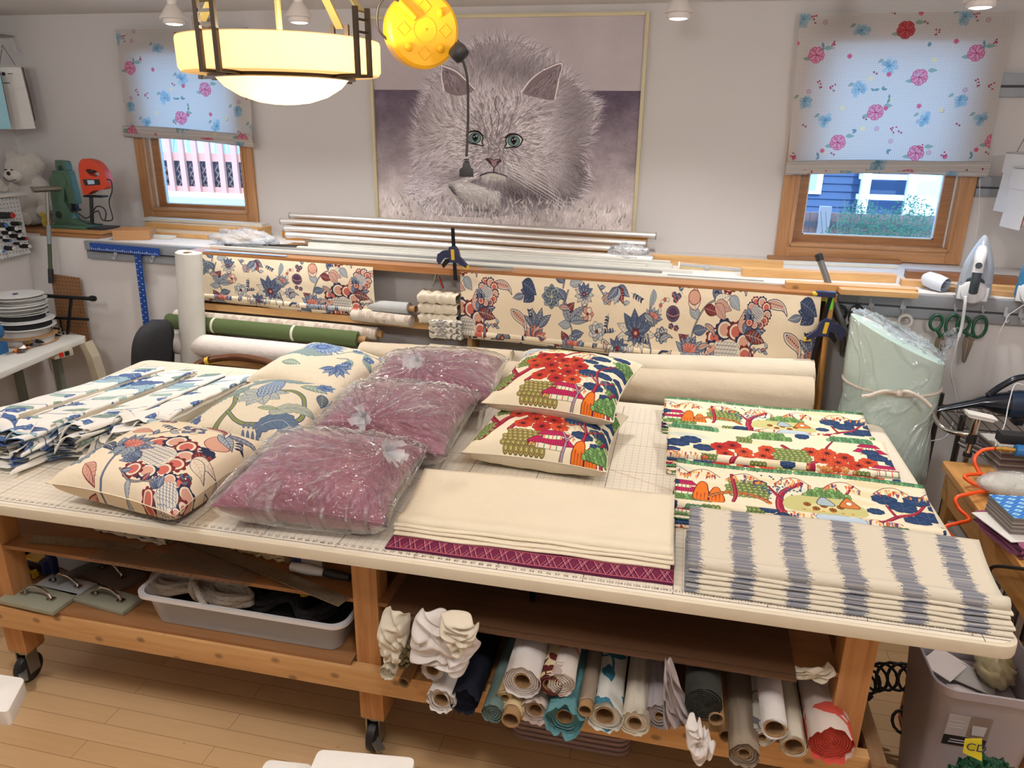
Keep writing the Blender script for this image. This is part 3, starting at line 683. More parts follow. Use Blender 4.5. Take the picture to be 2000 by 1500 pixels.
 trunk(c, [(52, 50), (52, 42), (48, 36), (44, 31)], 3, 1.3); trunk(c, [(52, 44), (58, 38), (62, 33)], 2, .8); trunk(c, [(24, 48), (27, 42), (26, 36)], 1.6, .8)
 for x, y in ((20, 36), (25, 34), (29, 38), (22, 41), (30, 43), (36, 40), (41, 42), (54, 34), (60, 34), (66, 36), (63, 40), (58, 39), (70, 41), (74, 38), (67, 44), (61, 45), (38, 35)): maple(c, x, y, 3.3)
 pebble(c, 40, 34, 7, 6, 1.1); pagoda(c, 80, 46, .8)
 for x, y, r in ((78, 34, 3.6), (84, 37, 4), (76, 31, 3)): pad(c, x, y, r)
 for k in range(60): c.disc(62 + rnd.gauss(0, 5), 50 + rnd.gauss(0, 2), .6, (216, 150, 80), (150, 80, 50), .1)
 for x in (4, 18, 34, 50, 66, 80): hillg(c, x, 58, 7, 4, [(92, 140, 100), (110, 140, 70)][x % 2]); cliff(c, x + 7, 62, 6)
 return c.image('garden_print')

# --- window shades: watercolour flowers on fine gingham
def shade_print():
 c = Cv(80, 80, (226, 221, 216), 13)
 g = np.arange(80 * 13) // 7 % 2
 s_ = 1 - .045 * (g[None, :, None] + g[:, None, None]); c.a *= s_.astype(np.float32)
 rnd = random.Random(11)
 def hib(x, y, r, c1, c2):
  leaf(c, x + r, y - r * .8, -.3, 4.5, 1.1, (150, 176, 166), (120, 150, 140), None, .08); leaf(c, x - r * .8, y + r * .4, 2.8, 3.6, 1, (150, 176, 166), (120, 150, 140), None, .08)
  for i in range(5):
   t = 2 * PI * i / 5 + .3; q = rot2(sp2([(0, 0), (r * .5, -r * .5), (r * .95, -r * .42), (r * 1.05, 0), (r * .95, r * .42), (r * .5, r * .5)], 4, True), x, y, t)
   c.poly(q, c1, c2, .3); c.disc(x + r * .75 * math.cos(t), y + r * .75 * math.sin(t), r * .22, c2, al=.45)
   c.line([(x, y), (x + r * .6 * math.cos(t), y + r * .6 * math.sin(t))], .2, c2)
  c.disc(x, y, .4, (150, 60, 70))
 def blu(x, y, r):
  for k in range(26):
   t, q = rnd.uniform(0, 2 * PI), rnd.uniform(.1, 1) * r
   c.disc(x + q * math.cos(t), y + q * math.sin(t), r * .35, [(150, 186, 204), (176, 204, 216), (120, 162, 184)][k % 3], al=.45)
  for k in range(8): c.line([(x, y), (x + r * .7 * math.cos(k * .8), y + r * .7 * math.sin(k * .8))], .25, (84, 128, 150), .7)
  leaf(c, x - r, y - r, 2.2, 3, .8, (150, 176, 166), (120, 150, 140), None, .08)
 for x, y in ((12, 22), (46, 52), (28, 68), (66, 34), (70, 74)): hib(x, y, 3.9, (226, 160, 180), (200, 70, 104))
 for x, y in ((56, 10),): hib(x, y, 4.2, (206, 96, 96), (160, 50, 60))
 for x, y in ((34, 10), (8, 46), (50, 28), (36, 40), (72, 56), (4, 4), (20, 56)): blu(x, y, 3.6)
 for k in range(46):
  x, y = rnd.uniform(0, 80), rnd.uniform(0, 80); q = k % 6
  if q == 0: c.disc(x, y, 1.2, (206, 174, 186), (180, 130, 150), .2, .8)
  elif q == 1:
   c.line([(x, y), (x + 1, y + 3.5)], .15, (110, 140, 130))
   for j in range(5): c.disc(x + rnd.uniform(-1, 2), y + rnd.uniform(-1, 3), .45, (186, 66, 92))
  elif q == 2: bloom(c, x, y, 1.3, 5, [(222, 120, 144)], (190, 80, 110), (190, 80, 110), .08, rings=1)
  elif q == 3: leaf(c, x, y, rnd.uniform(0, 6), 2.6, .7, (120, 156, 160), (90, 130, 140), None, .08); leaf(c, x, y, rnd.uniform(0, 6), 2.2, .6, (120, 156, 160), (90, 130, 140), None, .08)
  elif q == 4: c.disc(x, y, 1.3, (236, 222, 170), al=.8)
  else: c.disc(x, y, .6, (170, 110, 130)); c.disc(x + 1.4, y + .8, .6, (170, 110, 130))
 return c.image('shade_print')
def ikat():
 c = Cv(24, 24, (216, 206, 186), 22); rnd = random.Random(2)
 n = 24 * 22; a = c.a
 base = np.array((216, 206, 186), np.float32) / 255; dk = np.array((88, 94, 114), np.float32) / 255
 edge0 = 7.2; edge1 = 16.8
 for r in range(0, n, 3):
  j0, j1 = (edge0 + rnd.gauss(0, .9)) * 22, (edge1 + rnd.gauss(0, .9)) * 22; al = rnd.uniform(.35, .95)
  x = np.arange(n); m = ((x > j0) & (x < j1)).astype(np.float32)[None, :, None] * al
  a[r:r + 3] = a[r:r + 3] * (1 - m) + dk * m
 a *= 1 - .04 * np.random.RandomState(1).rand(n, n, 1).astype(np.float32)
 return c.image('ikat_print')
def border_print():
 c = Cv(24, 8, (104, 34, 62), 30)
 for k in range(5):
  x = k * 4.8
  for j in range(5):
   c.line([(x + j * .5, 1.3), (x + 2.2 + j * .5, 6.6)], .2, [(176, 96, 112), (60, 24, 70), (196, 130, 120)][j % 3]); c.line([(x + 4.6 - j * .5, 1.3), (x + 2.4 - j * .5, 6.6)], .2, [(196, 130, 120), (60, 24, 70), (150, 60, 90)][j % 3])
 for y, q in ((.5, (60, 24, 70)), (.9, (186, 100, 96)), (7.1, (186, 100, 96)), (7.5, (60, 24, 70))): c.line([(-1, y), (25, y)], .3, q)
 return c.image('border_print')
def scroll_print(name, bg_, c1, c2, seed=1, big=1.0):
 c = Cv(30, 30, bg_, 12); rnd = random.Random(seed)
 for k in range(int(7 / big)):
  x, y, a = rnd.uniform(0, 30), rnd.uniform(0, 30), rnd.uniform(0, 6.3)
  c.line(rot2(sp2([(0, 0), (4, -2), (8, 1), (11, -1)], 6), x, y, a, big), .5 * big, c2)
  for j in range(4): leaf(c, *rot2([(2 + 2.6 * j, (-1) ** j)], x, y, a, big)[0], a + (-1) ** j * .9, 4.6 * big, 1.3 * big, c1 if j % 2 else c2, c2, None, .15)
 return c.image(name)

# --- the big grey drawing of a long-haired cat lying down, face on
def cat_picture():
 # drawn in the units of a 1575-wide study: x 0..1885, y -40..1560
 S_ = .62; c = Cv(1900, 1600, (176, 168, 170), S_, wrap=False); rnd = random.Random(8); RS = np.random.RandomState(4)
 OX, OY = 320, 50                                     # study origin
 def T(pts): return [(x + OX, y + OY) for x, y in pts]
 def ln(pts, w_, col, al=1, w2=None): c.line(T(pts), w_, col, al, w2)
 def pl(pts, col, ol=None, ow=0, al=1): c.poly(T(pts), col, ol, ow, al)
 H_, W_ = c.a.shape[:2]; yy, xx = np.mgrid[0:H_, 0:W_].astype(np.float32); sx, sy = xx / S_ - OX, yy / S_ - OY
 # plain upper field, dark band below it that fades to a pale woolly ground
 top = np.array((184, 177, 180), np.float32) / 255; dark = np.array((112, 103, 116), np.float32) / 255; pale = np.array((196, 188, 186), np.float32) / 255
 t = np.clip((sy - 450) / 900, 0, 1)[..., None]; low = dark * (1 - t) + pale * t
 def sn(s_):
  a = RS.rand(H_ // s_ + 3, W_ // s_ + 3); y = np.arange(H_) / s_; x = np.arange(W_) / s_; i, j = y.astype(int), x.astype(int); fy, fx = (y - i)[:, None], (x - j)[None]; fy, fx = fy * fy * (3 - 2 * fy), fx * fx * (3 - 2 * fx)
  return (a[np.ix_(i, j)] * (1 - fy) + a[np.ix_(i + 1, j)] * fy) * (1 - fx) + (a[np.ix_(i, j + 1)] * (1 - fy) + a[np.ix_(i + 1, j + 1)] * fy) * fx
 nz = sum(sn(s_) * k for s_, k in ((90, .5), (34, .3), (10, .2)))
 low = low * (.86 + .28 * nz[..., None].astype(np.float32))
 c.a = np.where((sy > 458)[..., None], low, top * (1 - .05 * nz[..., None].astype(np.float32))).astype(np.float32)
 for k in range(2600):
  x, y = rnd.uniform(-300, 1560), rnd.uniform(470, 1500); g = int(112 + (y - 450) / 1050 * 80 + rnd.uniform(-16, 20))
  a = rnd.uniform(-.6, .6) + (1.3 if y > 1150 else 0); L = rnd.uniform(16, 50)
  ln([(x, y), (x + L * math.cos(a), y + L * math.sin(a))], rnd.uniform(3, 9), (g, g - 7, g), .28, 1)
 # the body: a wide mound of fur
 body = sp2([(60, 1400), (-60, 1250), (-10, 1020), (-20, 820), (10, 640), (60, 500), (170, 330), (300, 190), (440, 130), (600, 95), (780, 130), (930, 210), (1080, 340), (1200, 470), (1290, 570), (1270, 760), (1220, 930), (1250, 1090), (1180, 1250), (1000, 1330), (600, 1420), (300, 1430)], 6, True)
 pl(body, (150, 143, 145))
 def tone(x, y):
  """brightness of the fur"""
  g = 188
  def b_(cx, cy, rx, ry, v): return v * math.exp(-((x - cx) / rx) ** 2 - ((y - cy) / ry) ** 2)
  g += b_(600, 650, 330, 260, 30) + b_(330, 880, 230, 200, 26) + b_(840, 900, 200, 220, 22)
  g -= b_(600, 330, 230, 90, 44) + b_(450, 200, 260, 80, 30) + b_(820, 380, 120, 120, 30)
  g -= b_(1130, 620, 140, 330, 44) + b_(1190, 1050, 110, 160, 54) + b_(40, 620, 90, 240, 26)
  g -= b_(830, 1230, 260, 100, 76) + b_(420, 1120, 180, 45, 70) + b_(650, 1190, 100, 120, 28) + b_(1100, 1250, 120, 60, 26)
  g -= b_(460, 690, 40, 70, 26) + b_(670, 690, 40, 70, 24) + b_(590, 600, 16, 90, 20) + b_(800, 640, 60, 40, 12) + b_(370, 640, 50, 40, 12)
  g += b_(560, 1115, 90, 40, 30) + b_(520, 1010, 130, 60, 10) + b_(30, 1250, 200, 120, 14)
  return g
 def flow(x, y):
  """direction the hair lies"""
  a = math.atan2((y - 880) + 46 * math.sin(x / 75 + y / 190), (x - 580) + 40 * math.sin(y / 85)); return a + (.5 * math.sin(x / 130 + y / 90) if math.hypot(x - 580, y - 880) > 330 else .12 * math.sin(x / 40))
 pts = []
 bp = np.array(body)
 def inside(x, y):
  r = False; j = len(body) - 1
  for i in range(len(body)):
   xi, yi = body[i]; xj, yj = body[j]
   if (yi > y) != (yj > y) and x < (xj - xi) * (y - yi) / (yj - yi) + xi: r = not r
   j = i
  return r
 for k in range(13000):
  x, y = rnd.uniform(-60, 1300), rnd.uniform(95, 1400)
  if not inside(x, y): continue
  pts.append((x, y))
 for lay, (L0, w0, n0) in enumerate(((64, 8, 5200), (44, 4.2, 99999))):
  for i, (x, y) in enumerate(pts[:n0] if lay == 0 else pts):
   d = math.hypot(x - 580, y - 860); a = flow(x, y) + rnd.gauss(0, .22)
   L = L0 * (.28 + min(1, d / 420)) * rnd.uniform(.7, 1.3); g = tone(x, y) + rnd.gauss(0, 11 if lay == 0 else 17)
   g = max(84, min(238, g)); b_ = rnd.uniform(-.25, .25)
   ln([(x, y), (x + L * .5 * math.cos(a), y + L * .5 * math.sin(a)), (x + L * math.cos(a + b_), y + L * math.sin(a + b_))], w0 * rnd.uniform(.6, 1.3), (int(g), int(g - 6), int(g - 2)), .55, .8)
 for i in range(0, len(body), 1):                      # tufts that break the outline
  for q in range(7):
   x, y = body[i]; x += rnd.uniform(-20, 20); y += rnd.uniform(-20, 20)
   if y > 1330: continue
   a = flow(x, y) + rnd.gauss(0, .3); L = rnd.uniform(30, 80); g = int(rnd.choice((130, 176, 206, 214)))
   ln([(x - 12 * math.cos(a), y - 12 * math.sin(a)), (x + L * .5 * math.cos(a), y + L * .5 * math.sin(a)), (x + L * math.cos(a + .2), y + L * math.sin(a + .2))], 5, (g, g - 6, g - 1), .7, .8)
 # ears
 for P_, tip in ((([(205, 460), (190, 370), (192, 280), (290, 320), (360, 380), (430, 450)]), (192, 280)), (([(765, 470), (830, 380), (920, 310), (1040, 270), (1020, 400), (1000, 520)]), (1040, 270))):
  pl(sp2(P_ + [((P_[0][0] + P_[-1][0]) / 2, P_[0][1] + 40)], 5, True), (142, 130, 134))
  for k in range(170):
   u = rnd.random(); q = rnd.random(); bx, by = P_[0][0] * (1 - u) + P_[-1][0] * u, P_[0][1] * (1 - u) + P_[-1][1] * u + 20
   x, y = bx + (tip[0] - bx) * q * .85, by + (tip[1] - by) * q * .85; g = int(rnd.choice((104, 126, 168, 178)))
   ln([(x, y), (x + (tip[0] - bx) * .12 + rnd.gauss(0, 8), y + (tip[1] - by) * .14)], 3.5, (g, g - 7, g - 3), .8, .8)
  ln(sp2(P_[:3], 6), 13, (220, 214, 212), .95, 6); ln(sp2(P_[2:], 6), 12, (220, 214, 212), .95, 9); ln([(x + 5, y - 8) for x, y in sp2(P_[2:5], 6)], 4, (96, 86, 92), .9, 2)
 # brow lines and nose bridge
 ln(sp2([(590, 500), (575, 560), (605, 640), (600, 720), (585, 830)], 8), 7, (112, 100, 106), .9, 3)
 for x0, x1 in ((470, 520), (545, 560), (640, 620), (700, 665)): ln(sp2([(x0, 640), ((x0 + x1) / 2 + 4, 720), (x1, 800)], 6), 14, (134, 124, 128), .6, 4)
 ln(sp2([(500, 790), (530, 850), (528, 920), (524, 975)], 6), 7, (120, 108, 112), .8, 3); ln(sp2([(640, 800), (612, 850), (610, 920), (616, 975)], 6), 6, (130, 118, 122), .8, 3)
 # eyes
 for ex, ey, tl in ((432, 815, .06), (714, 832, -.04)):
  eye = rot2(sp2([(-62, -22), (-30, -48), (20, -48), (56, -14), (52, 22), (62, 52), (20, 46), (-28, 40), (-52, 16)], 5, True), ex, ey, tl)
  if ex > 600: eye = [(2 * ex - x, y) for x, y in eye]
  pl(eye, (196, 200, 196), (56, 48, 54), 9)
  c.disc(ex + OX, ey - 2 + OY, 43, (128, 148, 146), (64, 70, 74), 5, ry=40)
  c.disc(ex + OX, ey - 8 + OY, 34, (112, 138, 138), al=.8, ry=26)
  c.disc(ex + OX, ey - 8 + OY, 20, (48, 36, 44), ry=27); c.poly(T([(ex - 14, ey + 8), (ex + 14, ey + 8), (ex, ey + 30)]), (60, 44, 52))
  c.disc(ex + 9 + OX, ey - 18 + OY, 6, (238, 238, 238)); c.disc(ex - 8 + OX, ey - 12 + OY, 4.5, (226, 226, 230))
  ln(sp2([(ex - 64, ey - 26), (ex - 26, ey - 54), (ex + 24, ey - 54), (ex + 60, ey - 22)], 6), 9, (52, 44, 50), .95, 5)
  for k in range(14):
   u = -60 + k * 9; ln([(ex + u, ey + 56 - abs(u) * .25), (ex + u * 1.3, ey + 84)], 4, (150, 142, 144), .5, 1)
 # nose, mouth, chin
 pl(sp2([(512, 972), (540, 968), (568, 978), (600, 968), (624, 982), (596, 1008), (572, 1034), (548, 1008)], 4, True), (164, 138, 140), (70, 60, 66), 5)
 pl(sp2([(508, 968), (540, 976), (556, 1006), (530, 996)], 4, True), (90, 78, 84)); pl(sp2([(622, 978), (600, 980), (590, 1004), (610, 998)], 4, True), (96, 84, 90))
 ln([(570, 1034), (570, 1076)], 8, (84, 72, 80), 1, 7)
 ln(sp2([(470, 1098), (520, 1078), (570, 1072), (620, 1084), (670, 1100)], 6), 9, (76, 66, 74), 1, 5)
 pl(sp2([(486, 1102), (570, 1082), (656, 1104), (630, 1126), (570, 1136), (508, 1124)], 5, True), (196, 194, 188))
 for k in range(90): x = rnd.uniform(480, 660); ln([(x, 1100 + rnd.uniform(0, 18)), (x + (x - 570) * .12, 1140 + rnd.uniform(0, 26))], 4, (lambda g: (g, g - 4, g - 6))(int(rnd.choice((150, 176, 204, 214)))), .7, 1)
 # whiskers
 for k in range(13):
  y = 985 + (k % 6) * 18; ln(sp2([(640 + rnd.uniform(0, 50), y), (800, y + 30 + k * 6), (940 + k * 16, y + 90 + k * 20), (990 + k * 10, y + 140 + k * 22)], 6), 3.6, (232, 228, 228), .9, 1.2)
  ln(sp2([(470 - rnd.uniform(0, 40), 1080 + (k % 4) * 12), (330 - k * 6, 1130 + k * 7), (180 - k * 14, 1190 + k * 9)], 6), 3.4, (232, 228, 228), .85, 1.2)
 for k in range(6): ln(sp2([(740, 980 + k * 14), (900, 960 + k * 16), (1080, 960 + k * 26)], 5), 2.6, (204, 198, 198), .7, 1)
 # the folded paw in front
 paw = sp2([(220, 1190), (320, 1152), (440, 1170), (560, 1240), (620, 1310), (600, 1370), (440, 1370), (300, 1330), (230, 1270)], 6, True)
 pl(paw, (184, 178, 176))
 for k in range(1500):
  u, v = rnd.random(), rnd.random(); x = 225 + 390 * u; y = 1160 + 60 * u * u + (30 + 190 * min(1, u * 3) * (1 - .25 * u)) * v
  g = int(216 - 105 * v ** 1.4 - 30 * (u < .12) + rnd.gauss(0, 19)); a = .1 + .9 * u * u + .5 * v + rnd.gauss(0, .3)
  ln([(x, y), (x + 34 * math.cos(a), y + 34 * math.sin(a))], 4.5, (g, g - 3, g - 4), .6, 1)
 # woolly rug tufts along the bottom edge
 for k in range(520):
  x = rnd.uniform(-320, 1560); y = rnd.uniform(1290, 1520); g = int(rnd.choice((140, 176, 200, 212, 220)))
  a = -1.57 + rnd.gauss(0, .35); L = rnd.uniform(24, 70)
  ln([(x, y), (x + L * math.cos(a), y + L * math.sin(a))], rnd.uniform(5, 15), (g, g - 6, g - 8), .7, 2)
 c.a = .56 + (c.a - .56) * 1.42; return c.image('cat_drawing')
# ================================================================== the room
YB, ZL, ZC = 2.95, 1.40, 2.80            # back wall, top of the ledge, ceiling
def WY(x): return 2.30 - .055 * (x + 1)  # face of the lower, thicker wall
XL, XLU, XR, YF = -1.5, -2.05, 5.3, -4.0

def wall_paint(name, c):
 m, nt, b = nm(name); tc = N(nt, 'ShaderNodeTexCoord').outputs['Object']; c = sr(c)
 n1 = N(nt, 'ShaderNodeTexNoise', {'Vector': tc, 'Scale': 1.3, 'Detail': 3.0})
 nt.links.new(mix(nt, n1.outputs[0], tuple(v * .96 for v in c), c), b.inputs['Base Color'])
 n2 = N(nt, 'ShaderNodeTexNoise', {'Vector': tc, 'Scale': 140.0, 'Detail': 3.0})
 bp = N(nt, 'ShaderNodeBump', {'Height': n2.outputs[0], 'Strength': .06, 'Distance': .003}); nt.links.new(bp.outputs[0], b.inputs['Normal'])
 b.inputs['Roughness'].default_value = .75; b.inputs['Specular IOR Level'].default_value = .25
 return m
M_wall = wall_paint('wall_paint', (211, 207, 205)); M_ceil = wall_paint('ceiling_paint', (214, 209, 204))

def floor_mat():
 m, nt, b = nm('maple_strip_floor'); tc = N(nt, 'ShaderNodeTexCoord').outputs['Object']
 br = N(nt, 'ShaderNodeTexBrick', {'Vector': tc, 'Color1': (*sr((226, 190, 144)), 1), 'Color2': (*sr((214, 176, 128)), 1), 'Mortar': (*sr((128, 92, 58)), 1),
  'Scale': 1.0, 'Mortar Size': .0011, 'Mortar Smooth': .1, 'Bias': 0.0, 'Brick Width': 1.25, 'Row Height': .082})
 br.offset = .37; br.offset_frequency = 2
 mp = N(nt, 'ShaderNodeMapping', {'Vector': tc, 'Scale': (2.2, 30, 1)})
 n1 = N(nt, 'ShaderNodeTexNoise', {'Vector': mp.outputs[0], 'Scale': 2.0, 'Detail': 6.0, 'Roughness': .6, 'Distortion': .4})
 n3 = N(nt, 'ShaderNodeTexNoise', {'Vector': tc, 'Scale': 26.0, 'Detail': 2.0})
 fl = N(nt, 'ShaderNodeValToRGB', {'Fac': n3.outputs[0]}); fl.color_ramp.elements[0].position = .22; fl.color_ramp.elements[0].color = (.6, .6, .6, 1); fl.color_ramp.elements[1].position = .28; fl.color_ramp.elements[1].color = (0, 0, 0, 1)
 c = mix(nt, mathn(nt, 'MULTIPLY', n1.outputs[0], .5), br.outputs[0], sr((192, 148, 100)))
 c = mix(nt, fl.outputs[0], c, sr((140, 100, 66)))
 nt.links.new(c, b.inputs['Base Color']); b.inputs['Roughness'].default_value = .33
 bp = N(nt, 'ShaderNodeBump', {'Height': br.outputs['Fac'], 'Strength': .3, 'Distance': -.002}); nt.links.new(bp.outputs[0], b.inputs['Normal'])
 return m
def struct(name, mb, mat, **k):
 o = mb.build(name, mat, **k); return tag(o, kind='structure')
struct('floor', MB().box((XLU - .2, YF - .2, -.1), (XR + .2, 3.2, 0)), floor_mat(), keep=True)
struct('ceiling', MB().box((XLU - .2, YF - .2, ZC), (XR + .2, YB + .25, ZC + .2)), M_ceil, keep=True)
struct('wall_left', MB().box((XLU - .2, YF, 0), (XLU, YB + .2, ZC)).prism([(XLU, YF), (XL, YF), (XL, WY(XL)), (XLU, WY(XL))], 0, ZL), M_wall, keep=True)
struct('wall_right', MB().box((XR, YF, 0), (XR + .2, YB + .2, ZC)), M_wall, keep=True)
struct('wall_front', MB().box((XLU, YF - .2, 0), (XR, YF, ZC)), M_wall, keep=True)

# windows: outer casing, and hole in the wall
W1 = (-1.05, -.145, 1.455, 2.62); W2 = (3.29, 4.312, 1.405, 2.66)
def hole(w): return (w[0] + .07, w[1] - .07, w[2] + .07, w[3] - .05)
wb = MB(); TH = .16
h1, h2 = hole(W1), hole(W2)
def wbx(x0, x1, z0, z1): wb.box((x0, YB, z0), (x1, YB + TH, z1))
wbx(XLU, h1[0], ZL - .1, ZC); wbx(h1[1], h2[0], ZL - .1, ZC); wbx(h2[1], XR, ZL - .1, ZC)
for h in (h1, h2): wbx(h[0], h[1], ZL - .1, h[2]); wbx(h[0], h[1], h[3], ZC)
wb.prism([(XLU, WY(XLU)), (XR, WY(XR)), (XR, YB), (XLU, YB)], 0, ZL)     # the thick lower wall whose top is the ledge
struct('wall_back', wb, M_wall, keep=True)
M_bb = plain('white_trim_paint', (206, 202, 196), .5)
struct('baseboard_back', MB().prism([(XL, WY(XL) - .015), (XR, WY(XR) - .015), (XR, WY(XR)), (XL, WY(XL))], 0, .1), M_bb)
struct('baseboard_left', MB().box((XL, YF, 0), (XL + .015, WY(XL), .1)), M_bb)

M_casing = wood('fir_casing', (200, 152, 108), (168, 120, 78), 'x', .42); M_casez = wood('fir_casing_upright', (200, 152, 108), (168, 120, 78), 'z', .42)
M_sash = wood('fir_sash', (176, 126, 84), (144, 98, 60), 'x', .4)
def glass_mat():
 m, nt, b = nm('window_glass'); nt.nodes.remove(b)
 tr = N(nt, 'ShaderNodeBsdfTransparent', {'Color': (.93, .97, 1, 1)}); gl = N(nt, 'ShaderNodeBsdfGlossy', {'Roughness': .02})
 fr = N(nt, 'ShaderNodeFresnel', {'IOR': 1.45}); ms = N(nt, 'ShaderNodeMixShader', {0: fr.outputs[0], 1: tr.outputs[0], 2: gl.outputs[0]})
 nt.links.new(ms.outputs[0], nt.nodes['Material Output'].inputs[0]); return m
M_glass = glass_mat(); M_vinyl = plain('white_jamb_strip', (222, 224, 226), .4)
def window(n, w, pane):
 t = bpy.data.objects.new('window_%d' % n, None); COL.objects.link(t); t.location = ((w[0] + w[1]) / 2, YB, w[2]); tag(t, kind='structure')
 x0, x1, z0, z1 = w; cw = .085; yf = YB - .022
 for nm_, a, b in (('casing', (x0, yf, z0), (x0 + cw, YB, z1)), ('casing', (x1 - cw, yf, z0), (x1, YB, z1))):
  m = MB().box(a, b); m.box((a[0] if a[0] > x0 else b[0] - .018, yf - .008, z0 + cw - .018), (a[0] + .018 if a[0] > x0 else b[0], yf, z1 - cw))
  m.build(nm_, M_casez, t, bevel=.003)
 MB().box((x0 + cw, yf, z0), (x1 - cw, YB, z0 + cw)).box((x0 + cw - .01, yf - .008, z0 + cw - .018), (x1 - cw + .01, yf, z0 + cw)).build('casing', M_casing, t, bevel=.003)
 MB().box((x0 + cw, yf, z1 - cw), (x1 - cw, YB, z1)).build('casing', M_casing, t, bevel=.003)
 a0, a1, b0, b1 = x0 + cw - .01, x1 - cw + .01, z0 + cw - .01, z1 - cw + .01
 j = MB(); j.box((a0, YB - .01, b0), (a0 + .014, YB + .11, b1)); j.box((a1 - .014, YB - .01, b0), (a1, YB + .11, b1)); j.box((a0, YB - .01, b1 - .014), (a1, YB + .11, b1)); j.box((a0, YB - .01, b0), (a1, YB + .11, b0 + .014))
 j.build('jamb', M_casez, t)
 sv = MB(); sv.box((a0 + .014, YB + .02, b0 + .014), (a0 + .02, YB + .05, b1)); sv.box((a1 - .02, YB + .02, b0 + .014), (a1 - .014, YB + .05, b1)); sv.build('weather_strip', M_vinyl, t)
 px0, px1, pz0, pz1 = pane; y0, y1 = YB + .035, YB + .075
 s = MB(); s.box((a0 + .014, y0, b0 + .014), (px0, y1, b1 - .014)); s.box((px1, y0, b0 + .014), (a1 - .014, y1, b1 - .014))
 s.box((px0, y0, b0 + .014), (px1, y1, pz0)); s.box((px0, y0, pz1), (px1, y1, b1 - .014)); so_ = s.build('sash', M_sash, t)
 g = MB(); g.add([(px0, y0 + .02, pz0), (px1, y0 + .02, pz0), (px1, y0 + .02, pz1), (px0, y0 + .02, pz1)], [(0, 1, 2, 3)]); g.build('pane', M_glass, t)
 l = MB(); q = .007
 for a, b in (((px0, y0 + .008, pz0), (px0 + q, y0 + .03, pz1)), ((px1 - q, y0 + .008, pz0), (px1, y0 + .03, pz1)), ((px0, y0 + .008, pz0), (px1, y0 + .03, pz0 + q))): l.box(a, b)
 l.build('glazing_bead', M_vinyl, t)
window(1, W1, (-.90, -.25, 1.565, 2.55)); window(2, W2, (3.437, 4.163, 1.535, 2.57))

# window shades hung in front of the casings
def shade_mat():
 im = shade_print(); m, nt, b = nm('floral_gingham_cotton'); nt.nodes.remove(b)
 t = N(nt, 'ShaderNodeTexImage', {'Vector': N(nt, 'ShaderNodeTexCoord').outputs['UV']}, image=im)
 d = N(nt, 'ShaderNodeBsdfDiffuse', {'Color': t.outputs[0]}); tl = N(nt, 'ShaderNodeBsdfTranslucent', {'Color': t.outputs[0]})
 ms = N(nt, 'ShaderNodeMixShader', {0: .42, 1: d.outputs[0], 2: tl.outputs[0]}); nt.links.new(ms.outputs[0], nt.nodes['Material Output'].inputs[0]); return m
M_shade = shade_mat()
def shade(label, tl, tr, bl, br, off, right=False):
 """a flat roman shade, a single layer of cotton with its folds gathered at the foot"""
 t = thing('roman_blind', label, 'blind', ((tl[0] + tr[0]) / 2, YB - .07, tl[2]), 'floral roman shades')
 x0, x1, xa, xb, zt, zb, zb2 = tl[0], tr[0], bl[0], br[0], (tl[2] + tr[2]) / 2, bl[2], br[2]
 rnd = random.Random(4)
 def f(u, v):
  x = (x0 + (x1 - x0) * u) * (1 - v) + (xa + (xb - xa) * u) * v; z = zt + ((zb + (zb2 - zb) * u) - zt) * v
  return (x, YB - .055 - .012 * math.sin(v * 5 + u * 2) * v - .012 * v + .006 * math.sin(u * 9 + v * 3) * v, z)
 uvf = lambda u, v: (off[0] + u * (x1 - x0) / .8, off[1] - v * (zt - zb) / .8)
 MB().grid(f, 24, 24, uvf).build('shade_panel', M_shade, t, smooth=True)
 for k in range(3):
  a0, a1 = rnd.uniform(0, .01), rnd.uniform(0, .008)
  def g(u, v, k=k):
   s = v * 2 * PI; r1, r2 = .017, .026 - .004 * k
   x = xa - .01 + (xb - xa + .02) * u; z = zb + (zb2 - zb) * u + .03 - .018 * k - r2 * math.cos(s) * (1 + .25 * math.sin(u * 5 + k))
   return (x, YB - .085 + .006 * k - r1 * math.sin(s), z - .01 * math.sin(u * 3.2 + k * 2) * (k == 2))
  MB().grid(g, 20, 14, lambda u, v, k=k: (off[0] + u * (x1 - x0) / .8, off[1] - .3 - .1 * v - .13 * k)).build('fold', M_shade, t, smooth=True)
 MB().box((x0 + .01, YB - .05, zt - .005), (x1 - .01, YB, zt + .004)).build('head_rail', M_bb, t)
 return t
shade('floral roman shade half lowered over the left window', at(223, 57, y=2.88), Vector((-.09, 0, 2.70)), at(247, 262, y=2.88), at(495, 278, y=2.88), (.05, .02))
shade('floral roman shade half lowered over the right window', at(1563, 27, y=2.88), at(1985, 18, y=2.88), at(1537, 335, y=2.88), at(1925, 333, y=2.88), (.02, .985))
tag(MB().tube([at(1914, 350, y=2.86), at(1912, 420, y=2.86), at(1905, 470, y=2.86)], .0016, 6).build('pull_cord', plain('white_cord', (225, 222, 216), .7)), 'thin white pull cord hanging below the right roman shade', 'cord')

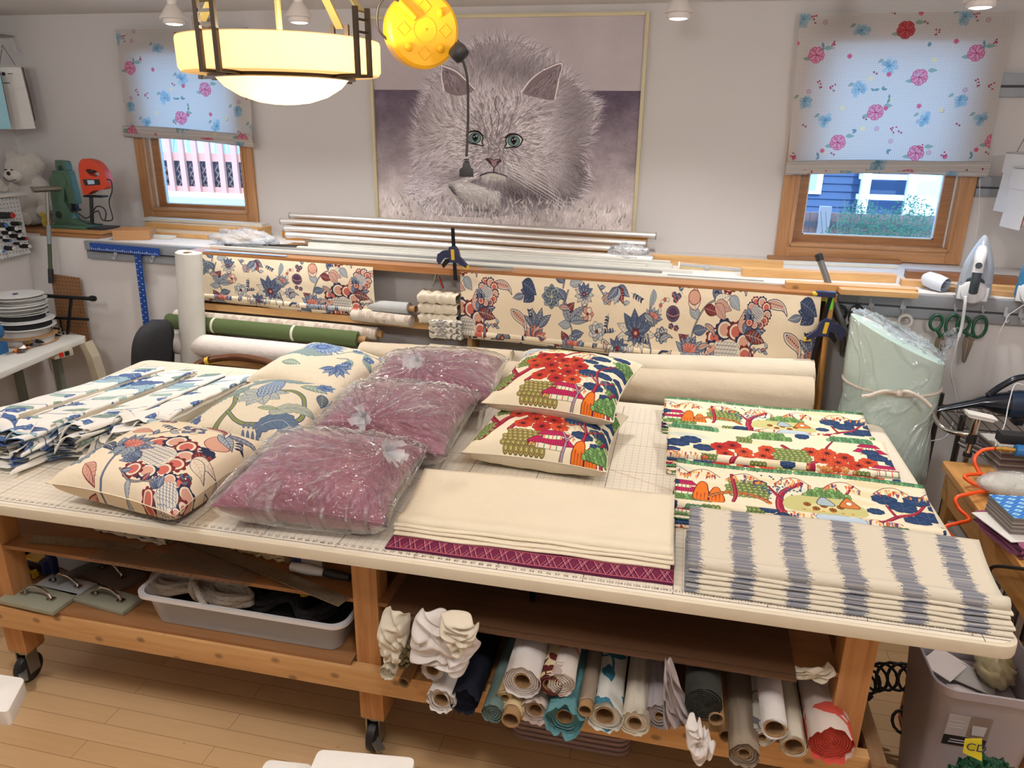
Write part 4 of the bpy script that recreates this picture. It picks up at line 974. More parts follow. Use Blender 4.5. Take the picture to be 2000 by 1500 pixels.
# ------------------------------------------------------------------ outside
M_snow = plain('snow', (240, 244, 250), .8, bump=.3, bscale=2)
tag(MB().box((-9, YB + TH, -1.5), (1.6, 40, 1.36)).build('ground', M_snow, keep=True), kind='structure'); tag(MB().box((1.6, YB + TH, -1.5), (30, 40, -1.0)).build('ground', M_snow, keep=True), kind='structure')
M_fence = plain('weathered_cedar', (196, 150, 140), .8); M_fence2 = plain('grey_lattice', (120, 108, 110), .8)
t = thing('yard_fence', 'weathered picket fence with lattice seen through the left window', 'fence', (-2.6, 6, 1.36))
for k in range(14):
 x = -3.7 + k * .165; MB().box((x - .032, 5.98, 1.3), (x + .032, 6.02, 2.5)).build('picket', M_fence, t)
MB().box((-3.8, 6.02, 1.70), (-1.4, 6.05, 1.79)).build('rail', M_fence, t); MB().box((-3.8, 6.02, 1.3), (-1.4, 6.05, 1.42)).build('rail', M_fence, t)
l = MB()
for k in range(34):
 x = -3.9 + k * .07; l.bar((x, 6.07, 1.35), (x + .3, 6.07, 1.75), .018, .008, (0, 1, 0)); l.bar((x + .3, 6.08, 1.35), (x, 6.08, 1.75), .018, .008, (0, 1, 0))
l.build('lattice', M_fence2, t); MB().box((-3.9, 6.2, 1.3), (-1.3, 6.22, 1.72)).build('back_board', plain('dim_board', (116, 110, 120), .8), t)
t = thing('board_fence', 'low pinkish cedar board fence behind the bush outside the right window', 'fence', (4.4, 5, 0))
for k in range(16): x = 3.3 + k * .16; MB().box((x, 5.0, -1.0), (x + .155, 5.03, 1.475)).build('board', M_fence, t)
MB().box((3.84, 4.93, -1.0), (3.93, 4.99, 1.53)).build('post', plain('pale_post', (214, 190, 186), .8), t); MB().box((3.3, 4.96, 1.36), (5.8, 5.0, 1.40)).build('rail', M_fence2, t)
M_side = plain('blue_siding', (58, 82, 116), .8); M_ht = plain('house_trim', (226, 232, 240), .6)
t = thing('house', 'blue clapboard house with white trim seen through the right window', 'house', (6.5, 20, -1.0)); s = MB(); s.box((3.0, 20.1, -1), (8.6, 20.4, 4))
for k in range(24): s.add([(3, 20.1, -1 + k * .2), (7.2, 20.1, -1 + k * .2), (7.2, 20.04, -1 + k * .2), (3, 20.04, -1 + k * .2), (3, 20.1, -.81 + k * .2), (7.2, 20.1, -.81 + k * .2)], [(0, 1, 2, 3), (3, 2, 5, 4)])
s.build('siding', M_side, t); MB().box((5.2, 19.95, .52), (6.25, 20.02, 2.4)).build('window', M_ht, t); MB().box((5.3, 19.92, .62), (6.10, 19.95, 2.3)).build('pane', plain('far_glass', (150, 190, 230), .2), t)
for x in (7.15, 8.25): MB().box((x, 19.6, -1), (x + .22, 19.8, 3)).build('porch_post', M_ht, t)
for z in (.44, .95): MB().box((7.1, 19.7, z), (8.9, 19.85, z + .13)).build('porch_beam', M_ht, t)
# the bush: many small leaves on thin twigs
rnd = random.Random(6); br = MB(); lf = MB(); bc = Vector((4.30, 4.45, 0))
for k in range(30):
 p0 = bc + Vector((rnd.uniform(-.12, .12), rnd.uniform(-.08, .08), -1.0)); p1 = bc + Vector((rnd.uniform(-.6, .5), rnd.uniform(-.25, .25), rnd.uniform(1.2, 1.66)))
 br.tube(spl([p0, p0.lerp(p1, .55) + Vector((0, 0, .2)), p1], 4), [.014 - .0014 * i for i in range(9)], 5)
for k in range(5200):
 a = Vector((rnd.gauss(0, 1), rnd.gauss(0, 1), rnd.gauss(0, 1))).normalized() * rnd.random() ** .4; c = bc + Vector((a.x * .56 + .02, a.y * .3, 1.34 + a.z * .30 + .05 * math.sin(a.x * 9)))
 d = Vector((rnd.gauss(0, 1), rnd.gauss(0, 1), rnd.gauss(0, 1))).normalized(); s_ = d.orthogonal().normalized() * .006; d *= rnd.uniform(.016, .030)
 lf.add([c, c + d * .5 + s_, c + d, c + d * .5 - s_], [(0, 1, 2, 3)])
t = thing('bush', 'leafy green bush growing outside the right window', 'bush', (bc.x, 4.45, -1))
br.build('twigs', plain('twig', (150, 150, 140), .8), t); tag(lf.build('leaves', plain('bush_leaf', (92, 140, 106), .6, var=.45, scale=14), t), kind='stuff')
# bare tree behind the fence on the left: branches only
tb = MB(); rnd = random.Random(3)
for k in range(26):
 x = -4.6 + rnd.uniform(-1.4, 1.6); tb.tube(spl([(x, 9, 1.3), (x + rnd.uniform(-.2, .2), 9, 2.4), (x + rnd.uniform(-.5, .5), 9, 3.6)], 4), [.05 - .005 * i for i in range(9)], 6)
tag(tb.build('thicket', plain('frosty_twig', (150, 190, 214), .8)), 'pale frosty twigs standing behind the picket fence', 'thicket', kind='stuff')

# ------------------------------------------------------------------ the framed cat drawing
t = thing('framed_picture', 'large grey drawing of a long-haired cat in a thin cream frame', 'picture', (1.58, YB, 1.45))
TL, TR, BR_, BL_ = at(726, 43, y=2.93), at(1257, 35, y=2.93), at(1229, 452, y=2.93), at(747, 427, y=2.93)
x0, x1, zt, zb = .752, 2.428, 2.735, 1.47
m = imgmat('cat_drawing_print', cat_picture(), .55, bump=0, ext='EXTEND')
g = MB(); g.add([(x0, YB - .012, zb), (x1, YB - .012, zb), (x1, YB - .012, zt), (x0, YB - .012, zt), (x0, YB, zb), (x1, YB, zb), (x1, YB, zt), (x0, YB, zt)],
 [(0, 1, 2, 3), (7, 6, 5, 4), (0, 4, 5, 1), (3, 2, 6, 7)], [[(0, 0), (1, 0), (1, 1), (0, 1)]] + [[(0, 0)] * 4] * 3)
g.build('drawing', m, t, keep=True)
M_cf = plain('cream_frame', (205, 194, 158), .45)
fw = .022
for a, b in (((x0 - fw, zb - fw), (x0, zt + fw)), ((x1, zb - fw), (x1 + fw, zt + fw)), ((x0, zt), (x1, zt + fw)), ((x0, zb - fw), (x1, zb))):
 MB().box((a[0], YB - .03, a[1]), (b[0], YB, b[1])).build('frame_side', M_cf, t, bevel=.005)
# light switch-high nothing: the grey slatted rails on the wall
M_rail = plain('grey_rail', (142, 146, 152), .45, .3); M_railD = plain('rail_groove', (70, 72, 78), .6)
def rail(label, p, q, h=.085, fwd=.03, group='grey wall rails'):
 t = thing('wall_rail', label, 'rail', (p + q) / 2, group)
 d = (q - p); n = Vector((d.y, -d.x, 0)).normalized(); up = Vector((0, 0, 1))
 def bar(o, a, b, th, name, mat):
  c0, c1 = p - up * (a + b) / 2, q - up * (a + b) / 2
  MB().bar(c0 + n * (o - th / 2), c1 + n * (o - th / 2), b - a, th, n).build(name, mat, t)
 MB().bar(p - up * h * .25 + n * fwd / 2, q - up * h * .25 + n * fwd / 2, fwd, h * .5).build('upper_strip', M_rail, t, bevel=.003)
 MB().bar(p - up * h * .56 + n * fwd * .3, q - up * h * .56 + n * fwd * .3, fwd * .6, h * .12).build('groove', M_railD, t)
 MB().bar(p - up * h * .8 + n * fwd * .36, q - up * h * .8 + n * fwd * .36, fwd * .72, h * .4).build('lower_strip', M_rail, t, bevel=.003)
 return t
def wl(x, z, off=0): return Vector((x, WY(x) - off, z))
rail('grey slatted rail along the ledge edge, holding the blue T-square', wl(-1.0, 1.395), wl(-.02, 1.395), .115)
rail('grey slatted rail along the ledge edge, holding the green scissors', wl(3.5, 1.395), wl(4.95, 1.395), .115)
rail('short grey rail on the upper right wall beside the shade, upper of two', Vector((4.30, YB, 2.43)), Vector((4.9, YB, 2.43)), .12)
rail('short grey rail on the upper right wall beside the window casing, lower of two', Vector((4.315, YB, 1.90)), Vector((4.9, YB, 1.90)), .11)
# floodlights hanging from the ceiling
M_wp = plain('white_lamp_plastic', (214, 208, 204), .35);
def emis(name, c, s):
 m, nt, b = nm(name); b.inputs['Base Color'].default_value = (.8, .8, .8, 1); b.inputs['Emission Color'].default_value = (*sr(c), 1); b.inputs['Emission Strength'].default_value = s; return m
M_bulb = emis('lit_bulb', (255, 246, 236), 3.0)
lab = ['white spotlight above the left window shade', 'white spotlight behind the hanging bowl lamp', 'white spotlight right of the cat picture', 'white spotlight at the top right, above the right shade']
t0 = None
for i, (fx, fy) in enumerate(FLOODS):
 if t0 is None:
  t0 = t = thing('ceiling_spotlight', lab[0], 'spotlight', (fx, fy, 2.60), 'ceiling spotlights')
  MB().lathe([(.0, .2), (.026, .2), (.026, .105), (.022, .1), (.022, .085)], (fx, fy, 2.6), 24).build('socket', M_wp, t, smooth='auto')
  MB().lathe([(.024, .085), (.032, .075), (.066, .024), (.068, .018), (.05, .016), (.042, .02)], (fx, fy, 2.6), 32).build('shade', M_wp, t, smooth='auto')
  MB().lathe([(.042, .022), (.052, .016), (.053, .0), (.048, -.006), (.04, -.006)], (fx, fy, 2.6), 32).build('bulb_rim', M_wp, t, smooth='auto')
  MB().lathe([(.046, -.004), (.03, -.009), (0.0001, -.011)], (fx, fy, 2.6), 32).build('bulb', M_bulb, t, smooth='auto')
 else:
  t = dup(t0); t['label'] = lab[i]; t.location = (fx, fy, 2.60)

# ------------------------------------------------------------------ hanging bowl lamp
C = at(550, 113, d=2.1); CX, CY, CZ = C.x, C.y, C.z; RB = .272
def opal(name, col, em):
 m, nt, b = nm(name); nt.nodes.remove(b); out = nt.nodes['Material Output']
 tl = N(nt, 'ShaderNodeBsdfTranslucent', {'Color': (*col, 1)}); df = N(nt, 'ShaderNodeBsdfDiffuse', {'Color': (.62, .50, .34, 1)})
 ms = N(nt, 'ShaderNodeMixShader', {0: .35, 1: tl.outputs[0], 2: df.outputs[0]})
 e = N(nt, 'ShaderNodeEmission', {'Color': (*sr((255, 206, 128)), 1), 'Strength': em}); ad = N(nt, 'ShaderNodeAddShader', {0: ms.outputs[0], 1: e.outputs[0]})
 nt.links.new(ad.outputs[0], out.inputs[0]); return m
M_opal = opal('opal_glass', (.20, .135, .07), .27)
t = thing('hanging_bowl_lamp', 'lit opal glass bowl lamp with bronze brackets hanging from the ceiling', 'ceiling lamp', (CX, CY, CZ))
MB().lathe([(RB - .006, .040), (RB, .044), (RB + .002, .036), (RB + .001, -.034), (RB - .006, -.044), (.19, -.048), (.184, -.044)], (CX, CY, CZ), 64).build('glass_drum', M_opal, t, smooth='auto')
MB().lathe([(.186, -.046), (.18, -.056), (.16, -.078), (.12, -.102), (.07, -.118), (.03, -.123), (.0001, -.124)], (CX, CY, CZ), 56).build('glass_bowl', M_opal, t, smooth='auto')
M_brz = plain('dark_bronze', (64, 54, 44), .4, .6); M_gold = plain('satin_brass', (132, 124, 80), .4, .7)
MB().lathe([(.19, -.044), (.2, -.044), (.202, -.056), (.188, -.058), (.184, -.05)], (CX, CY, CZ), 48).build('ring', M_brz, t, smooth='auto')
for k, th in enumerate((-112, -26, 66, 156)):
 a = R(th) + ROT.z; ux, uy = math.cos(a), math.sin(a); tx, ty = -uy, ux; rr = RB + .008
 m = MB()
 for sg in (-.026, .026):
  bx, by = CX + ux * rr + tx * sg, CY + uy * rr + ty * sg
  m.box((bx - .006, by - .006, CZ - .054), (bx + .006, by + .006, CZ + .115))
  m.bar((CX + ux * .19 + tx * sg * .8, CY + uy * .19 + ty * sg * .8, CZ - .05), (bx, by, CZ - .05), .008, .008)
 for zz in (.055, .085): m.bar((CX + ux * rr - tx * .026, CY + uy * rr - ty * .026, CZ + zz), (CX + ux * rr + tx * .026, CY + uy * rr + ty * .026, CZ + zz), .007, .007)
 br = m.build('bracket', M_brz, t)
 MB().bar((CX + ux * rr, CY + uy * rr, CZ + .105), (CX + ux * .03, CY + uy * .03, CZ + .40), .028, .005, (ux, uy, 0)).build('strap', M_gold, t)
MB().cyl((CX, CY, CZ + .0), (CX, CY, ZC), .009).build('stem', M_gold, t, smooth='auto')
MB().lathe([(.0001, .38), (.045, .38), (.05, .40), (.045, .42), (.0001, .42)], (CX, CY, CZ), 24).build('hub', M_brz, t, smooth='auto')
MB().lathe([(.06, ZC - CZ), (.06, ZC - CZ - .02), (.02, ZC - CZ - .03), (.009, ZC - CZ - .03)], (CX, CY, CZ), 24).build('canopy', M_gold, t, smooth='auto')
lamp('bowl_lamp_bulb', 'POINT', (CX + .05, CY - .03, CZ - .01), 24, (1.0, .82, .60), .045)

# ------------------------------------------------------------------ yellow cord reel
Cr = at(822, 60, d=2.38); zax = (CAM - Cr); zax.z *= .4; zax.normalize(); zax = Matrix.Rotation(R(14), 3, 'Z') @ zax
xax = Vector((0, 0, 1)).cross(zax).normalized(); yax = zax.cross(xax)
XF = Matrix((( xax.x, yax.x, zax.x, Cr.x), (xax.y, yax.y, zax.y, Cr.y), (xax.z, yax.z, zax.z, Cr.z), (0, 0, 0, 1)))
M_yel = plain('yellow_plastic', (236, 176, 20), .35); M_blk = plain('black_rubber', (30, 30, 32), .5)
t = thing('cord_reel', 'yellow cord reel hanging from the ceiling beside the lamp', 'cord reel', Cr)
r = .113
m = MB(); m.X = XF; m.lathe([(.0001, -.05), (r - .012, -.05), (r, -.04), (r + .002, 0), (r, .036), (r - .01, .046), (.0001, .046)], (0, 0, 0), 48); m.build('housing', M_yel, t, smooth='auto')
m = MB(); m.X = XF; m.lathe([(.036, .045), (.038, .0475), (.034, .0475), (.033, .045)], (0, 0, 0), 40); m.lathe([(.0001, .050), (.004, .050), (.004, .046)], (0, 0, 0), 12); m.build('hub_ring', M_yel, t, smooth='auto')
for k in range(4):
 a = k * PI / 2; cx, cy = .066 * math.cos(a), .066 * math.sin(a)
 m = MB(); m.X = XF
 for q in range(4):
  p0 = (cx + .021 * math.cos(q * PI / 2), cy + .021 * math.sin(q * PI / 2), .0465); p1 = (cx + .021 * math.cos((q + 1) * PI / 2), cy + .021 * math.sin((q + 1) * PI / 2), .0465); m.tube([p0, p1], .0018, 6)
 m.build('diamond_rib', M_yel, t)
 a += PI / 4; m = MB(); m.X = XF; m.lathe([(.013, .045), (.0125, .051), (.009, .055), (.0001, .057)], (.073 * math.cos(a), .073 * math.sin(a), 0), 20); m.build('boss', M_yel, t, smooth='auto')
m = MB(); m.X = XF; m.tube([(-.08, .075, .05), (-.03, .03, .052)], .012, 14); m.build('cord_guide', M_yel, t, smooth='auto')
m = MB(); m.X = XF; m.box((.085, -.07, -.035), (.118, -.02, .03)); m.build('outlet_mouth', M_blk, t, bevel=.006)
m = MB(); m.X = XF; m.tube(spl([(-.08, .075, .05), (-.115, .085, .045), (-.14, .055, .03), (-.138, .0, .01), (-.11, -.03, 0)], 8), .004, 8); m.build('cord', M_blk, t, smooth=True)
m = MB(); m.X = XF; m.box((-.02, r - .01, -.02), (.02, ZC - Cr.z + .0, .02)); m.build('hanger', M_yel, t)
st = at(897, 101, d=2.34)
m = MB(); m.lathe([(.0001, -.03), (.02, -.028), (.026, -.018), (.027, .012), (.022, .022), (.0001, .026)], st, 24, axis=(.5, .1, .5)); m.build('cord_stop', M_blk, t, smooth='auto')
pl_ = at(911, 325, d=2.34)
m = MB(); m.tube(spl([st, at(912, 150, d=2.34), at(914, 230, d=2.34), at(911, 305, d=2.34)], 8), .0042, 8); m.build('cord', M_blk, t, smooth=True)
m = MB(); X0 = Matrix.Translation(at(911, 318, d=2.34)) @ Matrix.Rotation(ROT.z, 4, 'Z'); m.X = X0
for k in range(4): m.lathe([(.0045, -.006 * k + .012), (.009, -.006 * k + .011), (.009, -.006 * k + .008), (.0045, -.006 * k + .007)], (0, 0, 0), 12)
m.prism([(-.010, .0), (.010, .0), (.012, -.012), (.021, -.02), (.022, -.042), (-.022, -.042), (-.021, -.02), (-.012, -.012)], -.013, .013, 'y'); m.build('plug', M_blk, t, bevel=.002)
# ================================================================== the cutting table
I = .0254; ZT = .90
M_fir = wood('fir_post', (204, 150, 96), (170, 116, 68), 'z', .5, 1.0); M_pine = wood('knotty_pine', (216, 172, 118), (194, 146, 92), 'x', .5, 1.0, True)
M_ply = wood('plywood_face', (168, 120, 78), (140, 96, 58), 'x', .5, .6); M_plye = plain('plywood_edge', (176, 136, 88), .6); M_tan = plain('cream_edge_band', (216, 204, 180), .55, bump=.05)
def mat_grid():
 m, nt, b = nm('gridded_cutting_mat'); tc = N(nt, 'ShaderNodeTexCoord').outputs['Object']
 sp = N(nt, 'ShaderNodeSeparateXYZ', {0: tc}); X, Y = sp.outputs[0], sp.outputs[1]
 def ln(v, per, hw):
  a = mathn(nt, 'DIVIDE', v, per); a = mathn(nt, 'ADD', a, .5); a = mathn(nt, 'FRACT', a); a = mathn(nt, 'SUBTRACT', a, .5); a = mathn(nt, 'ABSOLUTE', a)
  return mathn(nt, 'LESS_THAN', a, hw / per)
 fine = mathn(nt, 'MAXIMUM', ln(X, I, .00062), ln(Y, I, .00062)); big = mathn(nt, 'MAXIMUM', ln(X, 10 * I, .0013), ln(Y, 10 * I, .0011))
 ins = mathn(nt, 'MULTIPLY', mathn(nt, 'GREATER_THAN', Y, .9 * I), mathn(nt, 'LESS_THAN', X, 139.2 * I)); ins = mathn(nt, 'MULTIPLY', ins, mathn(nt, 'LESS_THAN', Y, 57.5 * I))
 n1 = N(nt, 'ShaderNodeTexNoise', {'Vector': tc, 'Scale': 5.0, 'Detail': 3.0})
 c = mix(nt, n1.outputs[0], sr((222, 212, 194)), sr((230, 221, 204)))
 c = mix(nt, mathn(nt, 'MULTIPLY', mathn(nt, 'MULTIPLY', fine, ins), .62), c, sr((150, 126, 96)))
 c = mix(nt, mathn(nt, 'MULTIPLY', mathn(nt, 'MULTIPLY', big, ins), .85), c, sr((66, 46, 34)))
 # the ruled baseline, its ticks
 base = mathn(nt, 'MULTIPLY', mathn(nt, 'LESS_THAN', mathn(nt, 'ABSOLUTE', Y), .0012), 1.0)
 base = mathn(nt, 'MAXIMUM', base, mathn(nt, 'LESS_THAN', mathn(nt, 'ABSOLUTE', mathn(nt, 'SUBTRACT', X, 140.9 * I)), .001))
 tk = mathn(nt, 'MULTIPLY', ln(X, I, .0007), mathn(nt, 'MULTIPLY', mathn(nt, 'LESS_THAN', Y, .22 * I), mathn(nt, 'GREATER_THAN', Y, 0)))
 tk2 = mathn(nt, 'MULTIPLY', ln(X, 10 * I, .0012), mathn(nt, 'MULTIPLY', mathn(nt, 'LESS_THAN', Y, .35 * I), mathn(nt, 'GREATER_THAN', Y, 0)))
 a = mathn(nt, 'MAXIMUM', mathn(nt, 'MAXIMUM', base, tk2), mathn(nt, 'MULTIPLY', tk, .5))
 c = mix(nt, a, c, sr((52, 36, 30)))
 nt.links.new(c, b.inputs['Base Color']); b.inputs['Roughness'].default_value = .6; b.inputs['Specular IOR Level'].default_value = .3
 return m
tb = thing('cutting_table', 'large white-topped cutting table on fir legs with casters', 'table', (1.83, .75, 0))
def rrect(x0, y0, x1, y1, r, n=6):
 o = []
 for cx, cy, a in ((x1 - r, y0 + r, -90), (x1 - r, y1 - r, 0), (x0 + r, y1 - r, 90), (x0 + r, y0 + r, 180)):
  o += [(cx + r * math.cos(R(a + 90 * k / n)), cy + r * math.sin(R(a + 90 * k / n))) for k in range(n + 1)]
 return o
TX0, TX1, TY0, TY1 = -.06, 3.665, -.028, 1.525
o = MB().prism(rrect(TX0, TY0, TX1, TY1, .05), ZT - .040, ZT - .0015).build('tabletop', M_tan, tb, bevel=.006)
o = MB().prism(rrect(TX0 + .012, TY0 + .012, TX1 - .012, TY1 - .012, .045), ZT - .002, ZT).build('cutting_mat', mat_grid(), tb, keep=True)
# numerals printed along the front edge
nb = MB()
def numeral(txt, x, y, h, rot=0):
 cu = bpy.data.curves.new('n', 'FONT'); cu.body = txt; cu.size = h; cu.align_x = 'CENTER'; cu.resolution_u = 2
 ob = bpy.data.objects.new('n', cu); COL.objects.link(ob)
 me = ob.to_mesh(); X = Matrix.Translation((x, y, ZT + .0006)) @ Matrix.Rotation(rot, 4, 'Z')
 nb.add([X @ v.co for v in me.vertices], [tuple(p.vertices) for p in me.polygons]); ob.to_mesh_clear()
 bpy.data.objects.remove(ob); bpy.data.curves.remove(cu)
for k in range(18, 141): numeral(str(k), k * I + .001, .0105, .0155)
for k in range(4, 58): numeral(str(k), 140.2 * I, k * I - .004, .0135)
nb.build('ruler_numerals', plain('printed_ink', (48, 36, 32), .7), tb)
dg = MB()
for p, q in (((60 * I, 0), (0.4, 1.142)), ((80 * I, .0), (80 * I + 1.1, 1.1 * .577)), ((100 * I, 30 * I), (120 * I, 20 * I)), ((120 * I, 20 * I), (90 * I, 2 * I)), ((140 * I, 0), (139 * I, 1.5 * I))):
 dg.bar((*p, ZT + .0004), (*q, ZT + .0004), .0011, .0004)
dg.build('bias_line', plain('orange_line', (190, 130, 84), .7), tb)
# legs, casters
M_zinc = plain('zinc', (150, 148, 140), .35, .8); M_tyre = plain('black_tyre', (26, 26, 28), .45)
leg0 = None
for lx, ly in ((.298, .10), (1.776, .10), (3.285, .10), (.298, 1.34), (1.776, 1.34), (3.285, 1.34)):
 MB().box((lx, ly, .157), (lx + .088, ly + .088, ZT - .04)).build('leg', M_fir, tb, bevel=.004)
 cx, cy = lx + .04, ly + .045
 k = MB().box((lx + .004, ly + .004, .150), (lx + .084, ly + .084, .157)); k.prism([(cx - .03, cy - .03), (cx - .024, cy - .03), (cx - .024, cy + .02), (cx - .03, cy + .02)], .045, .15); k.prism([(cx + .018, cy - .03), (cx + .024, cy - .03), (cx + .024, cy + .02), (cx + .018, cy + .02)], .045, .15)
 k.lathe([(.0001, .15), (.03, .15), (.032, .135), (.0001, .13)], (cx, cy, 0), 20); ck = k.build('caster', M_zinc, tb, smooth='auto')
 MB().lathe([(.0001, -.018), (.045, -.02), (.058, -.014), (.062, 0), (.058, .014), (.045, .02), (.0001, .018)], (cx - .003, cy - .01, .062), 32, axis=(1, 0, 0)).build('wheel', M_tyre, ck, smooth='auto')
 MB().bar((cx - .01, cy - .03, .075), (cx + .05, cy - .085, .065), .03, .008).build('brake_lever', M_zinc, ck)
MB().box((.20, .062, .305), (3.40, .1, .395)).build('front_rail', M_pine, tb, bevel=.003)
MB().box((.20, 1.43, .305), (3.40, 1.468, .395)).build('back_rail', M_pine, tb, bevel=.003)
MB().box((3.40, .04, .24), (3.445, 1.47, .395)).build('end_rail', wood('grey_pine', (150, 116, 80), (120, 90, 60), 'y', .6), tb, bevel=.003)
MB().box((.2, .075, .395), (1.765, 1.43, .407)).build('lower_shelf', M_ply, tb)
MB().box((1.88, .1, .395), (3.36, 1.43, .405)).build('lower_shelf', M_ply, tb)
MB().box((.22, .105, .628), (1.776, 1.38, .642)).build('middle_shelf', M_ply, tb)
MB().box((1.864, .105, .628), (3.285, 1.38, .642)).build('middle_shelf', M_ply, tb)
MB().box((1.864, .14, .80), (3.285, .16, .86)).build('apron', M_fir, tb); MB().box((.39, 1.34, .79), (3.3, 1.36, .86)).build('apron', M_fir, tb)
# boards stored on the right-hand shelf
for k in range(2):
 o = MB().box((1.905, .035 + .02 * k, .643 + .0065 * k), (3.16, 1.2, .649 + .0065 * k)).build('hardboard_sheet', wood('brown_hardboard', (104, 72, 48), (84, 56, 36), 'x', .6, .4))
 tag(o, ['large brown hardboard sheet on the right shelf, lower of two', 'large brown hardboard sheet on the right shelf, upper of two'][k], 'board', 'hardboard sheets on the right shelf')

# ================================================================== on the table: cushions
def wob(rnd):
 ph = [(rnd.uniform(3, 9), rnd.uniform(3, 9), rnd.uniform(0, 6)) for _ in range(5)]
 return lambda a, b: sum(math.sin(a * p + b * q + r_) for p, q, r_ in ph) / 5
def cushion(name, label, c, size, th, rot, mt, mbk, group=None, seed=1, zb=None, pinch=.10, n=30, wr=.004, cat='cushion', panels=('front_panel', 'back_panel')):
 t = thing(name, label, cat, Vector(c) - Vector((0, 0, th / 2)), group); w_, d_ = size
 X = Matrix.Translation(c) @ Euler(rot).to_matrix().to_4x4(); rnd = random.Random(seed); wv = wob(rnd)
 floor_ = (zb if zb is not None else ZT) + .0012
 def f(sg):
  def g(u, v):
   a, b = 2 * u - 1, 2 * v - 1
   x = w_ / 2 * a * (1 - pinch * (1 - b * b) ** 1.0 * abs(a)) ; y = d_ / 2 * b * (1 - pinch * (1 - a * a) * abs(b))
   h = ((1 - abs(a) ** 2.6) * (1 - abs(b) ** 2.6)); h = h ** (.46 if sg > 0 else .36)
   e = min(1, 6 * min(1 - abs(a), 1 - abs(b)))
   z = sg * (th / 2 * h * (1 if sg > 0 else 1.0)) + wr * wv(a * 1.6, b * 1.6) * e + .0025 * math.sin(30 * (a if abs(b) > abs(a) else b) + seed) * (1 - h) * e
   p = X @ Vector((x, y, z)); p.z = max(p.z, floor_); return p
  return g
 for sg, nm_, mat in ((1, panels[0], mt), (-1, panels[1], mbk)):
  q = MB().grid(f(sg), n, n, flip=sg < 0); q.build(nm_, mat, t, smooth=True)
 pts = []
 for k in range(4 * n):
  s_, r_ = divmod(k, n); u = r_ / n; pts.append(f(1)(*[(u, 0), (1, u), (1 - u, 1), (0, 1 - u)][s_]))
 MB().tube(pts, .0022, 6, closed=True).build('seam', mt if panels[0] == 'front_panel' and mbk is mt else mbk, t, smooth=True)
 return t
M_jac = imgmat('jacobean_print_cloth', jacobean()); M_jc = imgmat('jacobean_cushion_cloth', jacobean_cushion(), ext='EXTEND')
M_b0 = imgmat('blue_cushion_cloth', blue_cushion(0), ext='EXTEND'); M_b1 = imgmat('blue_cushion_cloth_b', blue_cushion(1), ext='EXTEND')
M_gc = imgmat('garden_cushion_cloth', garden(0, True), ext='EXTEND'); M_gd = imgmat('garden_cloth', garden())
M_blue = imgmat('blue_leaf_cloth', blue_panel()); M_cream = cloth('cream_canvas', (226, 214, 190)); M_white = cloth('white_cotton', (226, 222, 214))
cushion('cushion', 'cream cushion with navy and maroon flowers at the left front of the table', (1.045, .215, .995), (.53, .50), .20, (R(3), R(2), R(-7)), M_jc, M_jc, seed=2)
cushion('cushion', 'cream quilted cushion with green branches, in front of the blue rosette cushion', (1.165, .73, 1.0), (.54, .54), .20, (R(4), R(-2), R(-3)), M_b0, M_b0, seed=3)
cushion('cushion', 'cream cushion with a large blue rosette, at the back behind the branch-patterned cushion', (1.15, 1.22, 1.02), (.53, .48), .19, (R(6), R(3), R(-14)), M_b1, M_b1, seed=4)
cushion('cushion', 'garden-print cushion with red maples and cream back, lower of the stacked pair', (2.29, .85, .985), (.55, .50), .18, (R(3), 0, R(-4)), M_gc, M_cream, 'garden-print cushions', seed=5)
cushion('cushion', 'garden-print cushion with red maples and cream back, on top of the stacked pair', (2.32, 1.04, 1.135), (.53, .52), .17, (R(8), 0, R(-8)), M_gc, M_cream, 'garden-print cushions', seed=6, zb=1.03)
M_mauve = cloth('mauve_velvet', (134, 70, 94), .8, .12, bump=.4, sheen=.35)
M_film = film('clear_bag_film', rough=.09, haze=.03, bump=1.0, bscale=8, dist=.06, gloss=2.4, ridge=-2.4)
